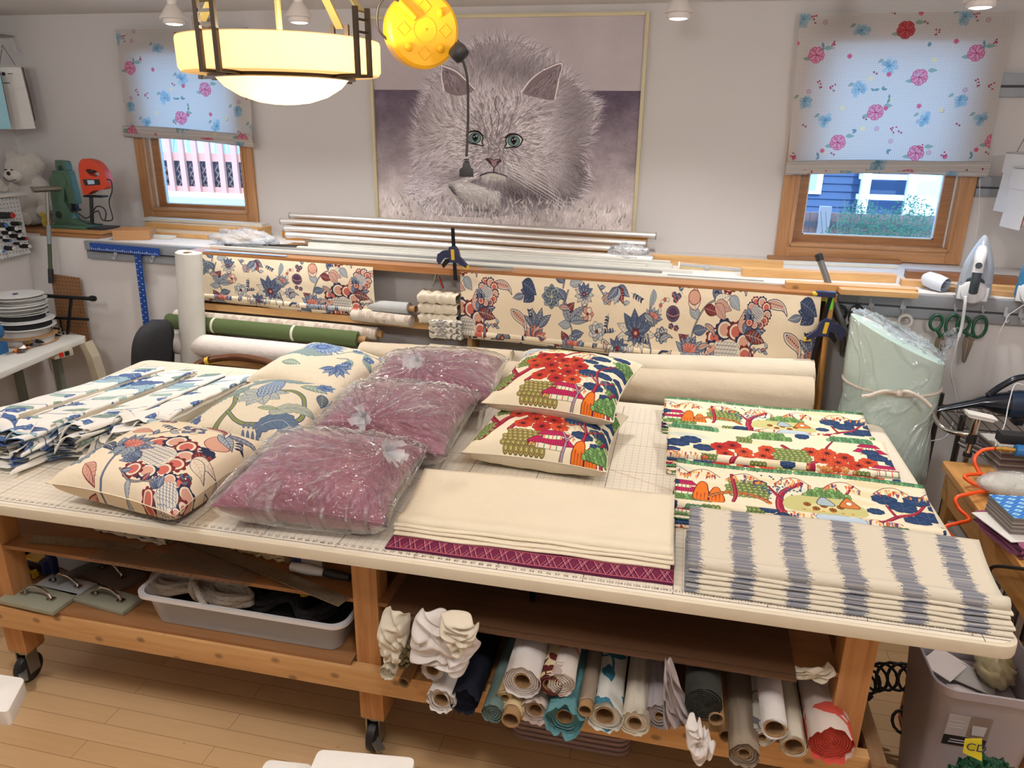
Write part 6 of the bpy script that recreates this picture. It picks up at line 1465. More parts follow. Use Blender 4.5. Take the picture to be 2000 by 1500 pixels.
# crumpled clear bags
def crumple(label, c, sx, sy, sz, seed, mat, name='plastic_bag', cat='plastic bag', n=40, group=None, kind=None):
 rnd = random.Random(seed); w1, w2, w3 = wob(rnd), wob(rnd), wob(rnd)
 def g(u, v):
  a, b = u * 2 * PI, v * PI; x, y, z = math.cos(a) * math.sin(b), math.sin(a) * math.sin(b), math.cos(b); k = 1 + .28 * w1(x * 1.6 + z, y * 1.6) + .22 * abs(w2(x * 4, y * 4 + z * 3))
  return (c[0] + sx * x * k, c[1] + sy * y * k, max(c[2] - sz * .8, c[2] + sz * (z * k + .3 * w3(x * 3, y * 3))))
 return tag(MB().grid(g, n, n // 2, flip=True).build(name, mat, smooth=True), label, cat, group, kind)
M_cb = film('crumpled_bag_film', (.93, .96, 1), .15, .34, .9, 22, .03)
p = at(478, 468, y=2.35); crumple('crumpled clear plastic bag at the left end of the silver tubes', (p.x, 2.35, 1.445), .20, .09, .05, 4, M_cb, n=64)
p = at(1225, 503, y=2.50); crumple('crumpled clear bag at the right end of the silver tubes', (p.x, 2.47, 1.455), .10, .05, .045, 6, M_cb, n=48)
# ------------------------------------------------------------------ clamps on the shelf
M_nvy = plain('navy_plastic', (40, 46, 84), .4); M_ylw = plain('yellow_pad', (226, 186, 50), .45); M_blkm = plain('black_steel', (34, 34, 36), .4, .6)
def bar_clamp(label, top, bot, jaw, side, group='blue bar clamps', flip=1):
 t = thing('bar_clamp', label, 'clamp', bot, group); J = Vector(jaw); S_ = Vector(side).normalized(); U = (Vector(top) - Vector(bot)).normalized()
 MB().bar(bot, top, .019, .006, (0, 1, 0)).build('bar', M_blkm, t)
 def pt(a, b): return J + S_ * a + U * b
 def body(poly, th, nm_, mt, o=0):
  n_ = S_.cross(U); vs = [pt(a, b) + n_ * (o - th / 2) for a, b in poly] + [pt(a, b) + n_ * (o + th / 2) for a, b in poly]; k = len(poly)
  MB().add(vs, [tuple(reversed(range(k))), tuple(range(k, 2 * k))] + [(i, (i + 1) % k, k + (i + 1) % k, k + i) for i in range(k)]).build(nm_, mt, t, fix=True)
 body([(-.020, -.035), (-.020, .045), (.012, .052), (.03, .03), (.036, -.005), (.074, -.045), (.07, -.06), (.02, -.035)], .028, 'head', M_nvy)
 body([(-.018, .03), (-.055, .025), (-.085, .005), (-.092, -.028), (-.08, -.05), (-.064, -.03), (-.05, -.012), (-.018, -.012)], .024, 'grip', M_nvy)
 body([(-.018, -.014), (-.045, -.02), (-.066, -.05), (-.058, -.068), (-.03, -.04), (-.018, -.035)], .016, 'trigger', M_blkm)
 body([(-.008, -.02), (-.008, .035), (.01, .035), (.01, -.02)], .031, 'badge', M_ylw)
 body([(.05, -.062), (.05, -.048), (.08, -.048), (.08, -.066)], .022, 'pad', M_ylw)
bx = 1.563; yy = FS(bx) - .03
bar_clamp('blue bar clamp with a tall black bar, in the middle of the shelf edge', (bx, yy, 1.62), (bx + .012, yy, 1.345), (bx + .002, yy, 1.475), (1, 0, 0))
bx = 3.425; yy = FS(bx) - .055
bar_clamp('blue bar clamp hanging down at the right end of the shelf', (bx + .01, yy, 1.415), (bx - .03, yy, 1.09), (bx + .005, yy - .005, 1.245), (-1, 0, 0))
MB().box((bx - .055, yy - .008, 1.395), (bx + .03, yy + .03, 1.42)).build('top_jaw', M_nvy, bpy.data.objects['bar_clamp.001'], bevel=.004)
MB().box((bx - .07, yy - .008, 1.401), (bx - .05, yy + .03, 1.412)).build('jaw_pad', M_ylw, bpy.data.objects['bar_clamp.001'], bevel=.002)
# spring clamp with a red handle hanging under the shelf
p = at(853, 548, y=2.04); t = thing('spring_clamp', 'small steel clamp with a red handle hanging under the shelf top', 'clamp', p)
MB().bar(at(860, 533, y=2.04), at(845, 558, y=2.04), .014, .008).build('jaw', M_zinc, t); MB().bar(at(852, 535, y=2.03), at(848, 552, y=2.03), .02, .01).build('body', M_zinc, t); MB().bar(at(856, 538, y=2.04), at(866, 563, y=2.04), .011, .007).build('red_handle', plain('red_grip', (170, 40, 34), .4), t)

# ------------------------------------------------------------------ right of the shelf: broom, cane, foam roll
tb_ = thing('broom_handle', 'wooden pole with a bright green tip standing beside the shelf', 'pole', (3.50, 1.86, 0)); a = at(1619, 600, y=1.85); b = at(1597, 800, y=1.83)
d = (b - a).normalized(); e = a + d * ((a.z - .0) / -d.z)
MB().tube([a, e + Vector((0, 0, .005))], .0125, 14).build('pole', wood('pole_pine', (206, 152, 84), (176, 120, 60), 'z', .45), tb_, smooth='auto')
u = -d; MB().tube([a - u * .01, a + u * .04, a + u * .045, a + u * .06, a + u * .075], [.0155, .0155, .012, .012, .009], 14).build('tip', plain('lime_plastic', (110, 214, 50), .35), tb_, smooth='auto')
t = thing('cane', 'grey metal pole with a black tip leaning on the shelf end', 'pole', (3.55, 1.95, 0)); a, b = at(1599, 500, y=2.02), at(1655, 660, y=1.98); d = (b - a).normalized(); e = a + d * ((a.z) / -d.z * .62)
MB().tube([a, e], .0155, 14).build('pole', plain('grey_pole', (124, 128, 130), .35, .5), t, smooth='auto'); MB().tube([a - d * .012, a - d * .008, a + d * .022], [.012, .019, .019], 14).build('tip', M_blk, t, smooth='auto')
# tall roll of pale green foam in clear film, tied with rope
fc = (3.715, 1.70); fr = .205
t = thing('foam_roll', 'tall roll of pale green foam standing upright, wrapped in clear film', 'foam roll', (*fc, 0))
def topz(x): return 1.345 - .30 * (x - (fc[0] - fr)) / (2 * fr) * .62
def g(u, v):
 a = u * 2 * PI; rr = fr * (1 + .025 * math.sin(a * 2 + 1) + .02 * math.sin(v * 5)) * (1 - .05 * math.exp(-((v - .73) / .05) ** 2)); x, y = fc[0] + rr * math.cos(a), fc[1] + rr * math.sin(a)
 return (x + .03 * (1 - v) - .0, y, topz(x) * v)
M_foam = plain('mint_foam', (206, 226, 214), .85, bump=.15, bscale=80)
MB().grid(g, 48, 30, wrapu=True).build('foam', M_foam, t, smooth=True)
tp = MB(); pts = [g(k / 48, 1) for k in range(48)]; tp.add([Vector(q_) for q_ in pts], [tuple(range(48))]); tp.build('cut_top', M_foam, t)
M_wrap = film('foam_wrap_film', (.97, .99, 1), .12, .06, .8, 5, .05, 1.6, 1.4)
def gw(u, v):
 a = u * 2 * PI; x, y, z = g(u, v); k = 1.012 + .004 * math.sin(v * 60 + 3 * math.sin(a * 2)) + .003 * math.sin(a * 9 + v * 20)
 return (fc[0] + (x - fc[0]) * k, fc[1] + (y - fc[1]) * k, z * 1.0)
q = MB().grid(gw, 72, 60, wrapu=True); q.build('film_wrap', M_wrap, t, smooth=True)
rnd = random.Random(2); w1, w2 = wob(rnd), wob(rnd)
def gt(u, v):
 a = u * 2 * PI; x, y, z = gw(u, 1); kx = fc[0] + .14; k = v
 X_, Y_ = x + (fc[0] + .02 - x) * k * .9, y + (fc[1] - y) * k * .9
 return (X_ + .01 * w1(u * 9, v * 4), Y_ + .02 * w2(u * 7, v * 5), topz(X_) + .028 * math.sin(PI * min(1, v * 1.3)) + .02 * w1(u * 12, v * 6) + .018)
MB().grid(gt, 60, 16, wrapu=True).build('film_top', film('film_top_gather', (.9, .95, 1), .12, .22, .9, 14, .03), t, smooth=True)
e = at(1868, 655, y=1.66); s0 = Vector((fc[0] + fr * .75, fc[1] - .1, 1.20))
def gf(u, v):
 p = s0.lerp(e, v); w_ = .10 * (1 - v * .45); return (p.x + .012 * w1(u * 5, v * 3), p.y + .03 * w2(u * 6, v * 4), p.z + (u - .5) * w_ * 1.4 + .045 * (1 - v) + .01 * w1(u * 9, v * 9))
MB().grid(gf, 20, 20).build('film_tail', film('film_top_gather'), t, smooth=True)
M_rope = plain('cotton_rope', (222, 210, 196), .85, bump=.5, bscale=200)
rp = [g(k / 40, .0) for k in range(40)]; zz = [.93 - .045 * math.cos(2 * PI * k / 40 + .8) * 0 for k in range(40)]
def rope_at(u):
 x, y, _ = g(u, .73); return Vector((fc[0] + (x - fc[0]) * 1.03, fc[1] + (y - fc[1]) * 1.03, at(1757, 774, y=fc[1] - fr).z))
ro = MB(); ro.tube([rope_at(k / 48) for k in range(48)], .0075, 8, closed=True)
kn = at(1757, 768, y=fc[1] - fr * 1.02)
ro.tube(spl([at(1683, 774, y=1.475), at(1700, 772, y=1.47), at(1728, 764, y=1.465), kn, at(1772, 765, y=1.46), at(1800, 778, y=1.47), at(1818, 795, y=1.475)], 8), [.008] * 45 + [.008] * 4, 8)
ro.lathe([(.0001, -.016), (.014, -.01), (.017, 0), (.013, .012), (.0001, .016)], kn, 14, axis=(1, 0, .2))
o = ro.build('rope', M_rope, smooth=True); tag(o, 'white cotton rope knotted round the foam roll', 'rope')

# ------------------------------------------------------------------ irons, scoop, scissors, hooks on the right
M_irn = plain('pearl_grey_plastic', (156, 166, 178), .3); M_irw = plain('white_gloss_plastic', (208, 210, 214), .3); M_ird = plain('charcoal_plastic', (52, 62, 72), .4)
def extrude_shape(poly, X, a, b):
 m = MB(); m.X = X; m.prism(poly, a, b); return m
def iron(label, foot, h, face, cols, nm_='steam_iron'):
 """a steam iron standing on its heel, nose up; its handle side faces 'face'"""
 t = thing(nm_, label, 'iron', foot); f_ = Vector((face[0], face[1], 0)).normalized(); r_ = Vector((0, 0, 1)).cross(f_) ; u = (Vector((0, 0, 1)) - f_ * .10).normalized()
 X = Matrix(((r_.x, u.x, f_.x, foot[0]), (r_.y, u.y, f_.y, foot[1]), (r_.z, u.z, f_.z, foot[2]), (0, 0, 0, 1))); W = h * .36
 sole = sp2([(-W * .62, 0), (-W * .66, h * .25), (-W * .56, h * .55), (-W * .28, h * .84), (0, h * 1.0), (W * .28, h * .84), (W * .56, h * .55), (W * .66, h * .25), (W * .62, 0), (0, -h * .01)], 5, True)
 extrude_shape(sole, X, -.012, 0).build('soleplate', M_alu, t, bevel=.002)
 m = MB(); m.X = X; lay = []
 for k in range(9):
  s_ = k / 8; sc = 1 - .34 * s_ ** 2.2; zz = .055 * s_
  lay.append([(x * sc, h * .42 + (y - h * .42) * (1 - .22 * s_ ** 2), zz) for x, y in sole])
 n = len(sole)
 for k in range(8): m.add(lay[k] + lay[k + 1], [(i, (i + 1) % n, n + (i + 1) % n, n + i) for i in range(n)])
 m.add(lay[-1], [tuple(range(n))]); m.build('body', cols[0], t, smooth='auto')
 m = MB(); m.X = X; m.lathe([(.0001, .03), (W * .50, .03), (W * .56, .05), (W * .46, .07), (.0001, .075)], (0, h * .12, .0), 24); m.box((-W * .6, -.004, -.01), (W * .6, h * .2, .06)); m.build('heel', cols[1], t, bevel=.008)
 m = MB(); m.X = X; m.tube(spl([(0, h * .80, .05), (0, h * .74, .085), (0, h * .62, .105), (0, h * .46, .112)], 6), [.02] * 4 + [.024] * 8 + [.022] * 7, 16); m.build('handle_head', cols[1], t, smooth='auto')
 m = MB(); m.X = X; m.tube(spl([(0, h * .47, .112), (0, h * .30, .112), (0, h * .14, .10)], 6), .019, 16); m.build('grip', cols[2], t, smooth='auto')
 m = MB(); m.X = X; m.tube([(0, h * .15, .10), (0, h * .04, .075)], [.02, .03], 16); m.build('grip_foot', cols[1], t, smooth='auto')
 m = MB(); m.X = X; m.lathe([(.0001, .006), (.012, .006), (.014, .003), (.014, 0)], (0, h * .58, .132), 20); m.build('steam_button', cols[2], t, smooth='auto')
 m = MB(); m.X = X; m.tube(spl([(-W * .5, h * .24, .036), (0, h * .34, .062), (W * .5, h * .24, .036)], 6), .009, 8); m.build('trim_band', cols[2], t, smooth=True); m = MB(); m.X = X; m.tube(spl([(-W * .26, h * .62, .036), (0, h * .83, .056), (W * .26, h * .62, .036)], 6), .008, 8); m.build('trim_band', cols[2], t, smooth=True)
 return t, X
b = at(1893, 583, z=ZL + .0); ti, XI = iron('grey and white steam iron standing on its heel on the ledge', (b.x + .01, b.y, ZL + .006), .285, (-.35, -1), (M_irn, M_irw, M_ird))
ck = at(1886, 578, y=b.y - .10)
MB().tube(spl([ck, at(1884, 600, y=b.y - .11), at(1878, 640, y=b.y - .1), at(1872, 660, y=b.y - .1)], 5), [.007] * 16, 8).build('cord_sleeve', M_irw, ti, smooth=True)
MB().tube(spl([at(1872, 660, y=1.9), at(1862, 700, y=1.9), at(1857, 730, y=1.9), at(1868, 790, y=1.9), at(1850, 850, y=1.85), at(1810, 862, y=1.75)], 6), .0028, 6).build('cord', M_irw, ti, smooth=True)
b2 = at(2012, 590, z=ZL); iron('blue steam iron at the right edge, cut off by the frame', (b2.x + .02, b2.y + .02, ZL + .006), .33, (-.4, -1), (plain('teal_plastic', (38, 116, 158), .3), M_irw, M_irw))
b = at(1832, 572, z=ZL); t = thing('measuring_scoop', 'translucent white plastic scoop lying on the ledge beside the iron', 'scoop', (b.x, b.y + .03, ZL)); M_milk = plain('milky_plastic', (206, 216, 230), .4)
MB().lathe([(.036, -.05), (.04, 0), (.036, .05), (.02, .07), (.0001, .072)], (b.x, b.y + .05, ZL + .042), 28, axis=(-.6, .7, .15)).build('cup', M_milk, t, smooth='auto'); MB().bar((b.x + .03, b.y + .04, ZL + .05), (b.x + .10, b.y + .02, ZL + .04), .016, .004).build('tab', M_milk, t)
M_ssb = plain('scissor_steel', (142, 138, 132), .3, .9)
def hook(p):
 o = MB(); o.box((p[0] - .012, p[1] - .02, p[2] + .02), (p[0] + .012, p[1] - .003, p[2] + .065)); o.tube(spl([(p[0], p[1] - .018, p[2] + .03), (p[0], p[1] - .03, p[2]), (p[0], p[1] - .045, p[2] - .004), (p[0], p[1] - .05, p[2] + .012)], 5), .003, 8)
 return o.build('rail_hook', plain('grey_hook', (170, 172, 178), .4))
def scissors(label, x, z, L, hm, hl='x', lean=0, closed=.06, group='scissors hanging from the rail'):
 y = WY(x) - .045; t = thing('scissors', label, 'scissors', (x, y, z), group); X = Matrix.Translation((x, y, z)) @ Matrix.Rotation(lean, 4, 'Y')
 for sg in (-1, 1):
  m = MB(); m.X = X; w_ = L * .06
  m.prism([(sg * .002, -L * .42), (sg * w_ * 1.3, -L * .46), (sg * w_ * 1.5, -L * .6), (sg * w_ * .5, -L * .97), (sg * .001, -L)], -.002 * sg - .002, -.002 * sg + .002, 'y'); m.build('blade', M_ssb, t, fix=True)
  m = MB(); m.X = X; rx, rz = (.028, .05) if sg > 0 else (.026, .036); cx = sg * .036; cz = -.01 - rz if sg > 0 else -.052
  m.tube([(cx + rx * math.cos(a), 0, cz + rz * math.sin(a)) for a in (2 * PI * k / 24 for k in range(24))], .0075, 8, closed=True)
  m.tube(spl([(cx * 1.0 - sg * .01, 0, cz - rz), (sg * .012, 0, -L * .40), (sg * .006, 0, -L * .45)], 5), [.0085] * 11, 8); m.build('handle', hm, t, smooth=True)
 m = MB(); m.X = X; m.lathe([(.0001, -.006), (.007, -.005), (.007, .005), (.0001, .006)], (0, 0, -L * .46), 14, axis=(0, 1, 0)); m.build('screw', M_ssb, t, smooth='auto')
 hk = hook((x + .034, y + .035, z + .015)); tag(hk, 'small hook on the rail holding the ' + hl, 'hook', 'hooks on the ledge rail')
M_gh = plain('green_handle', (22, 76, 50), .35); M_bh = plain('black_handle', (30, 30, 34), .4)
scissors('green-handled shears hanging on the rail under the iron, the right pair', 4.10, 1.325, .24, M_gh, 'right-hand green shears')
scissors('green-handled shears half behind the foam roll film, left pair', 3.985, 1.325, .27, M_gh, 'left-hand green shears')
scissors('black-handled scissors hanging between the shelf end and the foam roll', 3.56, 1.335, .27, M_bh, 'black-handled scissors')
for x, lb in ((3.66, 'empty hook on the rail above the foam roll, left one'), (3.80, 'empty hook on the rail above the foam roll, middle one'), (4.24, 'empty hook on the rail right of the green shears, left of two'), (4.30, 'empty hook on the rail right of the green shears, right of two')):
 o = hook((x, WY(x) - .01, 1.30)); tag(o, lb, 'hook', 'hooks on the ledge rail')
tag(MB().tube([at(2000, 595, y=1.93), at(1970, 615, y=1.93), at(1952, 650, y=1.93), at(1940, 700, y=1.95), at(1925, 790, y=1.95)], .0018, 6).build('wire', M_irw), 'thin white cord running down the wall at the right edge', 'cord')
t = thing('tape_roll', 'small white roll of tape hanging behind the foam roll', 'tape', (3.77, 1.98, 1.27))
m = MB(); m.lathe([(.022, -.01), (.034, -.01), (.034, .01), (.022, .01), (.022, -.01)], (3.81, 1.975, 1.275), 28, axis=(.1, 1, .1)); m.build('tape_ring', M_bb, t, smooth='auto')
# sample books hanging at the right edge of the upper wall
def swatch_book(label, p, w_, h, face, cols, seed, group='hanging sample books', th=.05, n=7, tilt=.1):
 t = thing('sample_book', label, 'sample book', p, group); f_ = Vector((face[0], face[1], 0)).normalized(); r_ = Vector((0, 0, 1)).cross(f_); rnd = random.Random(seed)
 X = Matrix(((r_.x, 0, f_.x, p[0]), (r_.y, 0, f_.y, p[1]), (0, 1, 0, p[2]), (0, 0, 0, 1))) @ Matrix.Rotation(tilt, 4, 'Z')
 for k in range(n):
  c = cols[k % len(cols)]; L = h * (1 - .035 * (n - 1 - k) * rnd.uniform(.5, 1.4)); zz = th * k / n; fl = .02 * (n - k) / n
  m = MB(); m.X = X; q_ = [(-w_ / 2, 0, zz), (w_ / 2, 0, zz), (w_ / 2, -L * .5, zz + .004), (-w_ / 2, -L * .5, zz + .004), (w_ / 2, -L, zz + fl * .6 + .01), (-w_ / 2, -L, zz + fl * .6 + .01)]
  top = [(a, b, c_ + .0035) for a, b, c_ in q_]; m.add(q_ + top, [(0, 1, 2, 3), (3, 2, 4, 5), (7, 6, 9, 8)[::1], (9, 11, 10, 8)[::-1], (0, 6, 7, 1), (1, 7, 8, 2), (2, 8, 10, 4), (4, 10, 11, 5), (5, 11, 9, 3), (3, 9, 6, 0)]); m.build('sample_leaf', cols[k % len(cols)], t, fix=True)
 m = MB(); m.X = X; m.box((-w_ / 2 - .002, -h * .34, th + .002), (w_ / 2 + .002, .004, th + .007)); m.box((-w_ / 2 - .002, -h * .2, -.004), (w_ / 2 + .002, .006, 0)); m.box((-w_ / 2 - .002, -.004, -.004), (w_ / 2 + .002, .006, th + .007)); m.build('header_card', cols[-1], t)
 m = MB(); m.X = X; m.tube([(-w_ * .3, 0, th * .5), (0, h * .34, th * .5)], .0016, 6); m.tube([(w_ * .3, 0, th * .5), (0, h * .34, th * .5)], .0016, 6); m.build('hanger', M_blk if seed % 2 else M_irw, t)
 return t, X
C_ = [plain('swatch_cream', (204, 196, 184), .8), plain('swatch_navy', (44, 46, 80), .8), plain('swatch_brown', (84, 58, 48), .8), plain('swatch_grey', (160, 156, 152), .8), plain('swatch_white', (222, 220, 216), .7), plain('swatch_rust', (150, 60, 50), .8), plain('swatch_taupe', (130, 112, 100), .8)]
for k, (a, y, sd, lb) in enumerate((((2006, 300), 2.72, 3, 'nearest the right window shade'), ((2020, 330), 2.62, 5, 'cut off by the right edge of the frame'))):
 p = at(*a, y=y); swatch_book('hanging cloth sample book ' + lb, p, .16, .30, (-1, -.25), [C_[4], C_[6], C_[3], C_[1], C_[4], C_[5], C_[4]], sd, tilt=-.02)
# ================================================================== the left side: ledge things, wall things, work table
M_lw = wood('ledge_plank', (168, 118, 74), (140, 94, 56), 'x', .5)
strip('wooden_board', 'long brown board lying on the ledge under the teddy bear', (-1.98, 2.60, ZL + .013), (-1.12, 2.56, ZL + .013), .30, .024, M_lw, 'board')
strip('wooden_board', 'short brown block under the foot of the red jigsaw stand', (-1.36, 2.47, ZL + .037), (-.93, 2.45, ZL + .037), .20, .022, wood('tan_block', (186, 138, 88), (160, 112, 66), 'x', .5), 'board')
strip('wooden_board', 'thin brown board below the jigsaw block', (-1.40, 2.45, ZL + .012), (-.94, 2.43, ZL + .012), .20, .022, M_lw, 'board')
# cardboard box
t = thing('cardboard_box', 'small open cardboard box on the ledge', 'box', (-.74, 2.42, ZL)); X = Matrix.Translation((-.745, 2.43, ZL + .001)) @ Matrix.Rotation(R(24), 4, 'Z'); M_card = plain('cardboard', (176, 132, 90), .85, bump=.1)
w_, d_, h_ = .22, .17, .062
for a, b, n_ in (((-w_ / 2, -d_ / 2, 0), (w_ / 2, d_ / 2, .003), 'base'), ((-w_ / 2, -d_ / 2, .003), (w_ / 2, -d_ / 2 + .003, h_), 'side'), ((-w_ / 2, d_ / 2 - .003, .003), (w_ / 2, d_ / 2, h_), 'side'), ((-w_ / 2, -d_ / 2 + .003, .003), (-w_ / 2 + .003, d_ / 2 - .003, h_), 'side'), ((w_ / 2 - .003, -d_ / 2 + .003, .003), (w_ / 2, d_ / 2 - .003, h_), 'side')):
 m = MB(); m.X = X; m.box(a, b); m.build(n_, M_card, t)
# ------------------------------------------------------------------ white teddy with a monkey face
def fur(name, c, var=.1):
 m, nt, b = nm(name); tc = N(nt, 'ShaderNodeTexCoord').outputs['Object']; c = sr(c)
 n1 = N(nt, 'ShaderNodeTexNoise', {'Vector': tc, 'Scale': 45.0, 'Detail': 5.0, 'Roughness': .7}); nt.links.new(mix(nt, n1.outputs[0], tuple(v * (1 - 2 * var) for v in c), c), b.inputs['Base Color'])
 n2 = N(nt, 'ShaderNodeTexNoise', {'Vector': tc, 'Scale': 120.0, 'Detail': 5.0}); bp = N(nt, 'ShaderNodeBump', {'Height': n2.outputs[0], 'Strength': 1.0, 'Distance': .012}); nt.links.new(bp.outputs[0], b.inputs['Normal'])
 b.inputs['Roughness'].default_value = 1; b.inputs['Sheen Weight'].default_value = .5; b.inputs['Specular IOR Level'].default_value = .05; return m
M_fur = fur('white_plush', (206, 200, 190)); M_fur2 = fur('smooth_plush', (214, 208, 198), .03)
def blob(parts, name, mat, parent, vox=.008, fluff=.004, seed=1):
 """several rounded masses grown into one continuous surface"""
 m = MB()
 for c, r, rot in parts:
  X = Matrix.Translation(c) @ Euler(rot).to_matrix().to_4x4() @ Matrix.Diagonal((*r, 1)); vs = []; n, k = 20, 12
  m.grid(lambda u, v: X @ Vector((math.cos(u * 2 * PI) * math.sin(max(.001, v * PI)), math.sin(u * 2 * PI) * math.sin(max(.001, v * PI)), -math.cos(v * PI))), n, k, wrapu=True)
 o = m.build(name, mat, parent, smooth=True, weld=True)
 r = o.modifiers.new('r', 'REMESH'); r.mode = 'VOXEL'; r.voxel_size = vox; r.use_smooth_shade = True
 s_ = o.modifiers.new('s', 'SMOOTH'); s_.iterations = 3; s_.factor = .5
 if fluff:
  tx = bpy.data.textures.new('fluff', 'CLOUDS'); tx.noise_scale = .012; d = o.modifiers.new('d', 'DISPLACE'); d.texture = tx; d.strength = fluff * 2; d.mid_level = .5
 return o
tz = 1.426; B = Vector((-1.70, 2.68, tz))
def bp_(x, y, z): return (B.x + x, B.y + y, B.z + z)
t = thing('teddy_bear', 'shaggy white plush bear with a smiling face sitting on the left ledge', 'soft toy', B)
blob([(bp_(-.01, .02, .15), (.125, .105, .17), (0, 0, 0)), (bp_(-.04, -.02, .37), (.12, .105, .11), (0, 0, 0)), (bp_(.04, -.0, .44), (.05, .04, .05), (0, 0, 0)), (bp_(-.13, -.0, .45), (.05, .04, .05), (0, 0, 0)), (bp_(.06, .0, .40), (.05, .045, .05), (0, 0, 0)),
      (bp_(.085, -.02, .24), (.055, .055, .10), (0, R(-28), 0)), (bp_(.13, -.06, .15), (.048, .055, .08), (R(20), R(-12), 0)), (bp_(-.14, -.02, .22), (.055, .055, .11), (0, R(25), 0)),
      (bp_(.05, -.10, .07), (.062, .12, .062), (0, 0, R(18))), (bp_(-.10, -.10, .07), (.062, .12, .062), (0, 0, R(-18)))], 'body', M_fur, t)
blob([(bp_(-.05, -.105, .335), (.068, .045, .048), (0, 0, 0))], 'muzzle', M_fur2, t, .006, 0)
blob([(bp_(.145, -.115, .105), (.042, .04, .04), (0, 0, 0))], 'paw', M_fur2, t, .006, 0)
blob([(bp_(.082, -.205, .062), (.044, .02, .046), (R(8), 0, 0))], 'foot_pad', M_fur2, t, .006, 0); blob([(bp_(-.125, -.205, .062), (.044, .02, .046), (R(8), 0, 0))], 'foot_pad', M_fur2, t, .006, 0)
M_bk = plain('black_felt', (24, 22, 22), .7)
MB().lathe([(.0001, -.008), (.012, -.004), (.014, .002), (.0001, .008)], bp_(-.042, -.152, .352), 16, axis=(0, 1, 0)).build('nose', M_bk, t, smooth='auto')
for sx in (-.028, .022): MB().tube(spl([bp_(-.045 + sx - .010, -.136, .372), bp_(-.045 + sx, -.140, .377), bp_(-.045 + sx + .010, -.138, .373)], 4), .0035, 6).build('eye', M_bk, t, smooth=True)
MB().tube(spl([bp_(-.10, -.140, .325), bp_(-.07, -.150, .306), bp_(-.035, -.152, .302), bp_(.0, -.142, .312)], 5), .0022, 6).build('mouth', M_bk, t, smooth=True)
t = thing('toy_duck', 'small yellow plush toy beside the teddy bear on the ledge', 'soft toy', (-1.50, 2.52, tz)); blob([((-1.50, 2.52, tz + .04), (.028, .03, .042), (0, 0, 0)), ((-1.50, 2.50, tz + .09), (.02, .02, .02), (0, 0, 0))], 'body', fur('yellow_plush', (206, 176, 50)), t, .006, .001)
# ------------------------------------------------------------------ green arbor press
M_pg = plain('press_green', (70, 98, 78), .45, .2, var=.12, bump=.1); M_pd = plain('recess_shade', (28, 34, 30), .8)
A_ = Vector((-1.245, 2.46, ZL)); t = thing('arbor_press', 'green cast-iron arbor press with a long lever on the ledge', 'press', A_)
def ps(poly, a, b, n_, mt, bev=.004): MB().prism([(A_.x + u, A_.z + .049 + v) for u, v in poly], A_.y + a, A_.y + b, 'y').build(n_, mt, t, bevel=bev)
ps([(-.10, 0), (.17, 0), (.165, .03), (.09, .05), (.05, .055), (.03, .12), (.0, .17), (.02, .24), (.05, .30), (.03, .345), (-.05, .35), (-.085, .31), (-.095, .2), (-.10, .1)], -.035, .035, 'frame', M_pg, .008)
ps([(-.105, 0), (.18, 0), (.18, .022), (-.105, .022)], -.09, .07, 'base', M_pg, .006)
ps([(.03, .16), (.085, .155), (.07, .345), (.015, .35)], -.03, .03, 'ram_housing', M_pg, .004)
ps([(-.025, .37), (-.02, .43), (.05, .425), (.058, .39), (.055, .36), (.035, .36), (.03, .395), (.0, .395), (-.005, .365)], -.028, .028, 'top_cap', M_pg, .006)
ps([(-.05, .345), (.062, .345), (.062, .365), (-.05, .365)], -.034, .034, 'collar', M_pg, .003)
ps([(.038, .12), (.068, .12), (.065, .165), (.035, .165)], -.016, .016, 'ram', M_blkm, .002)
ps([(.028, .108), (.076, .108), (.076, .122), (.028, .122)], -.022, .022, 'ram_foot', M_blkm, .002)
MB().lathe([(.0001, -.001), (.024, -.001), (.024, .002), (.0001, .002)], (A_.x - .055, A_.y - .036, A_.z + .13), 20, axis=(0, 1, 0)).build('hole_shade_disc', M_pd, t)  # flat dark disc on the frame, coloured as the shade of a hole
hb = at(93, 368, y=A_.y - .07)
MB().cyl((hb.x + .07, A_.y + .0, hb.z), (hb.x + .0, A_.y - .19, hb.z), .018).build('pinion', M_zinc, t, smooth='auto'); MB().tube([(hb.x - .012, A_.y - .175, hb.z + .012), (hb.x - .03, A_.y - .17, hb.z + .013)], .008, 10).build('lever_end', M_zinc, t)
L0, L1 = at(92, 375, y=A_.y - .175), at(100, 553, y=A_.y - .235); LL = L0.lerp(L1, .46)
MB().tube([L0, L0.lerp(L1, .4)], .010, 12).build('lever', M_zinc, t, smooth='auto'); MB().tube([L0.lerp(L1, .36), L0.lerp(L1, .56)], .013, 12).build('lever_sleeve', plain('grey_sleeve', (128, 136, 140), .4), t, smooth='auto')
MB().tube([L0.lerp(L1, .5), L0.lerp(L1, .88)], .0125, 12).build('lever_tube', plain('olive_tube', (64, 78, 56), .4), t, smooth='auto'); MB().tube([L0.lerp(L1, .84), L1], .0165, 12).build('lever_grip', M_blk, t, smooth='auto')
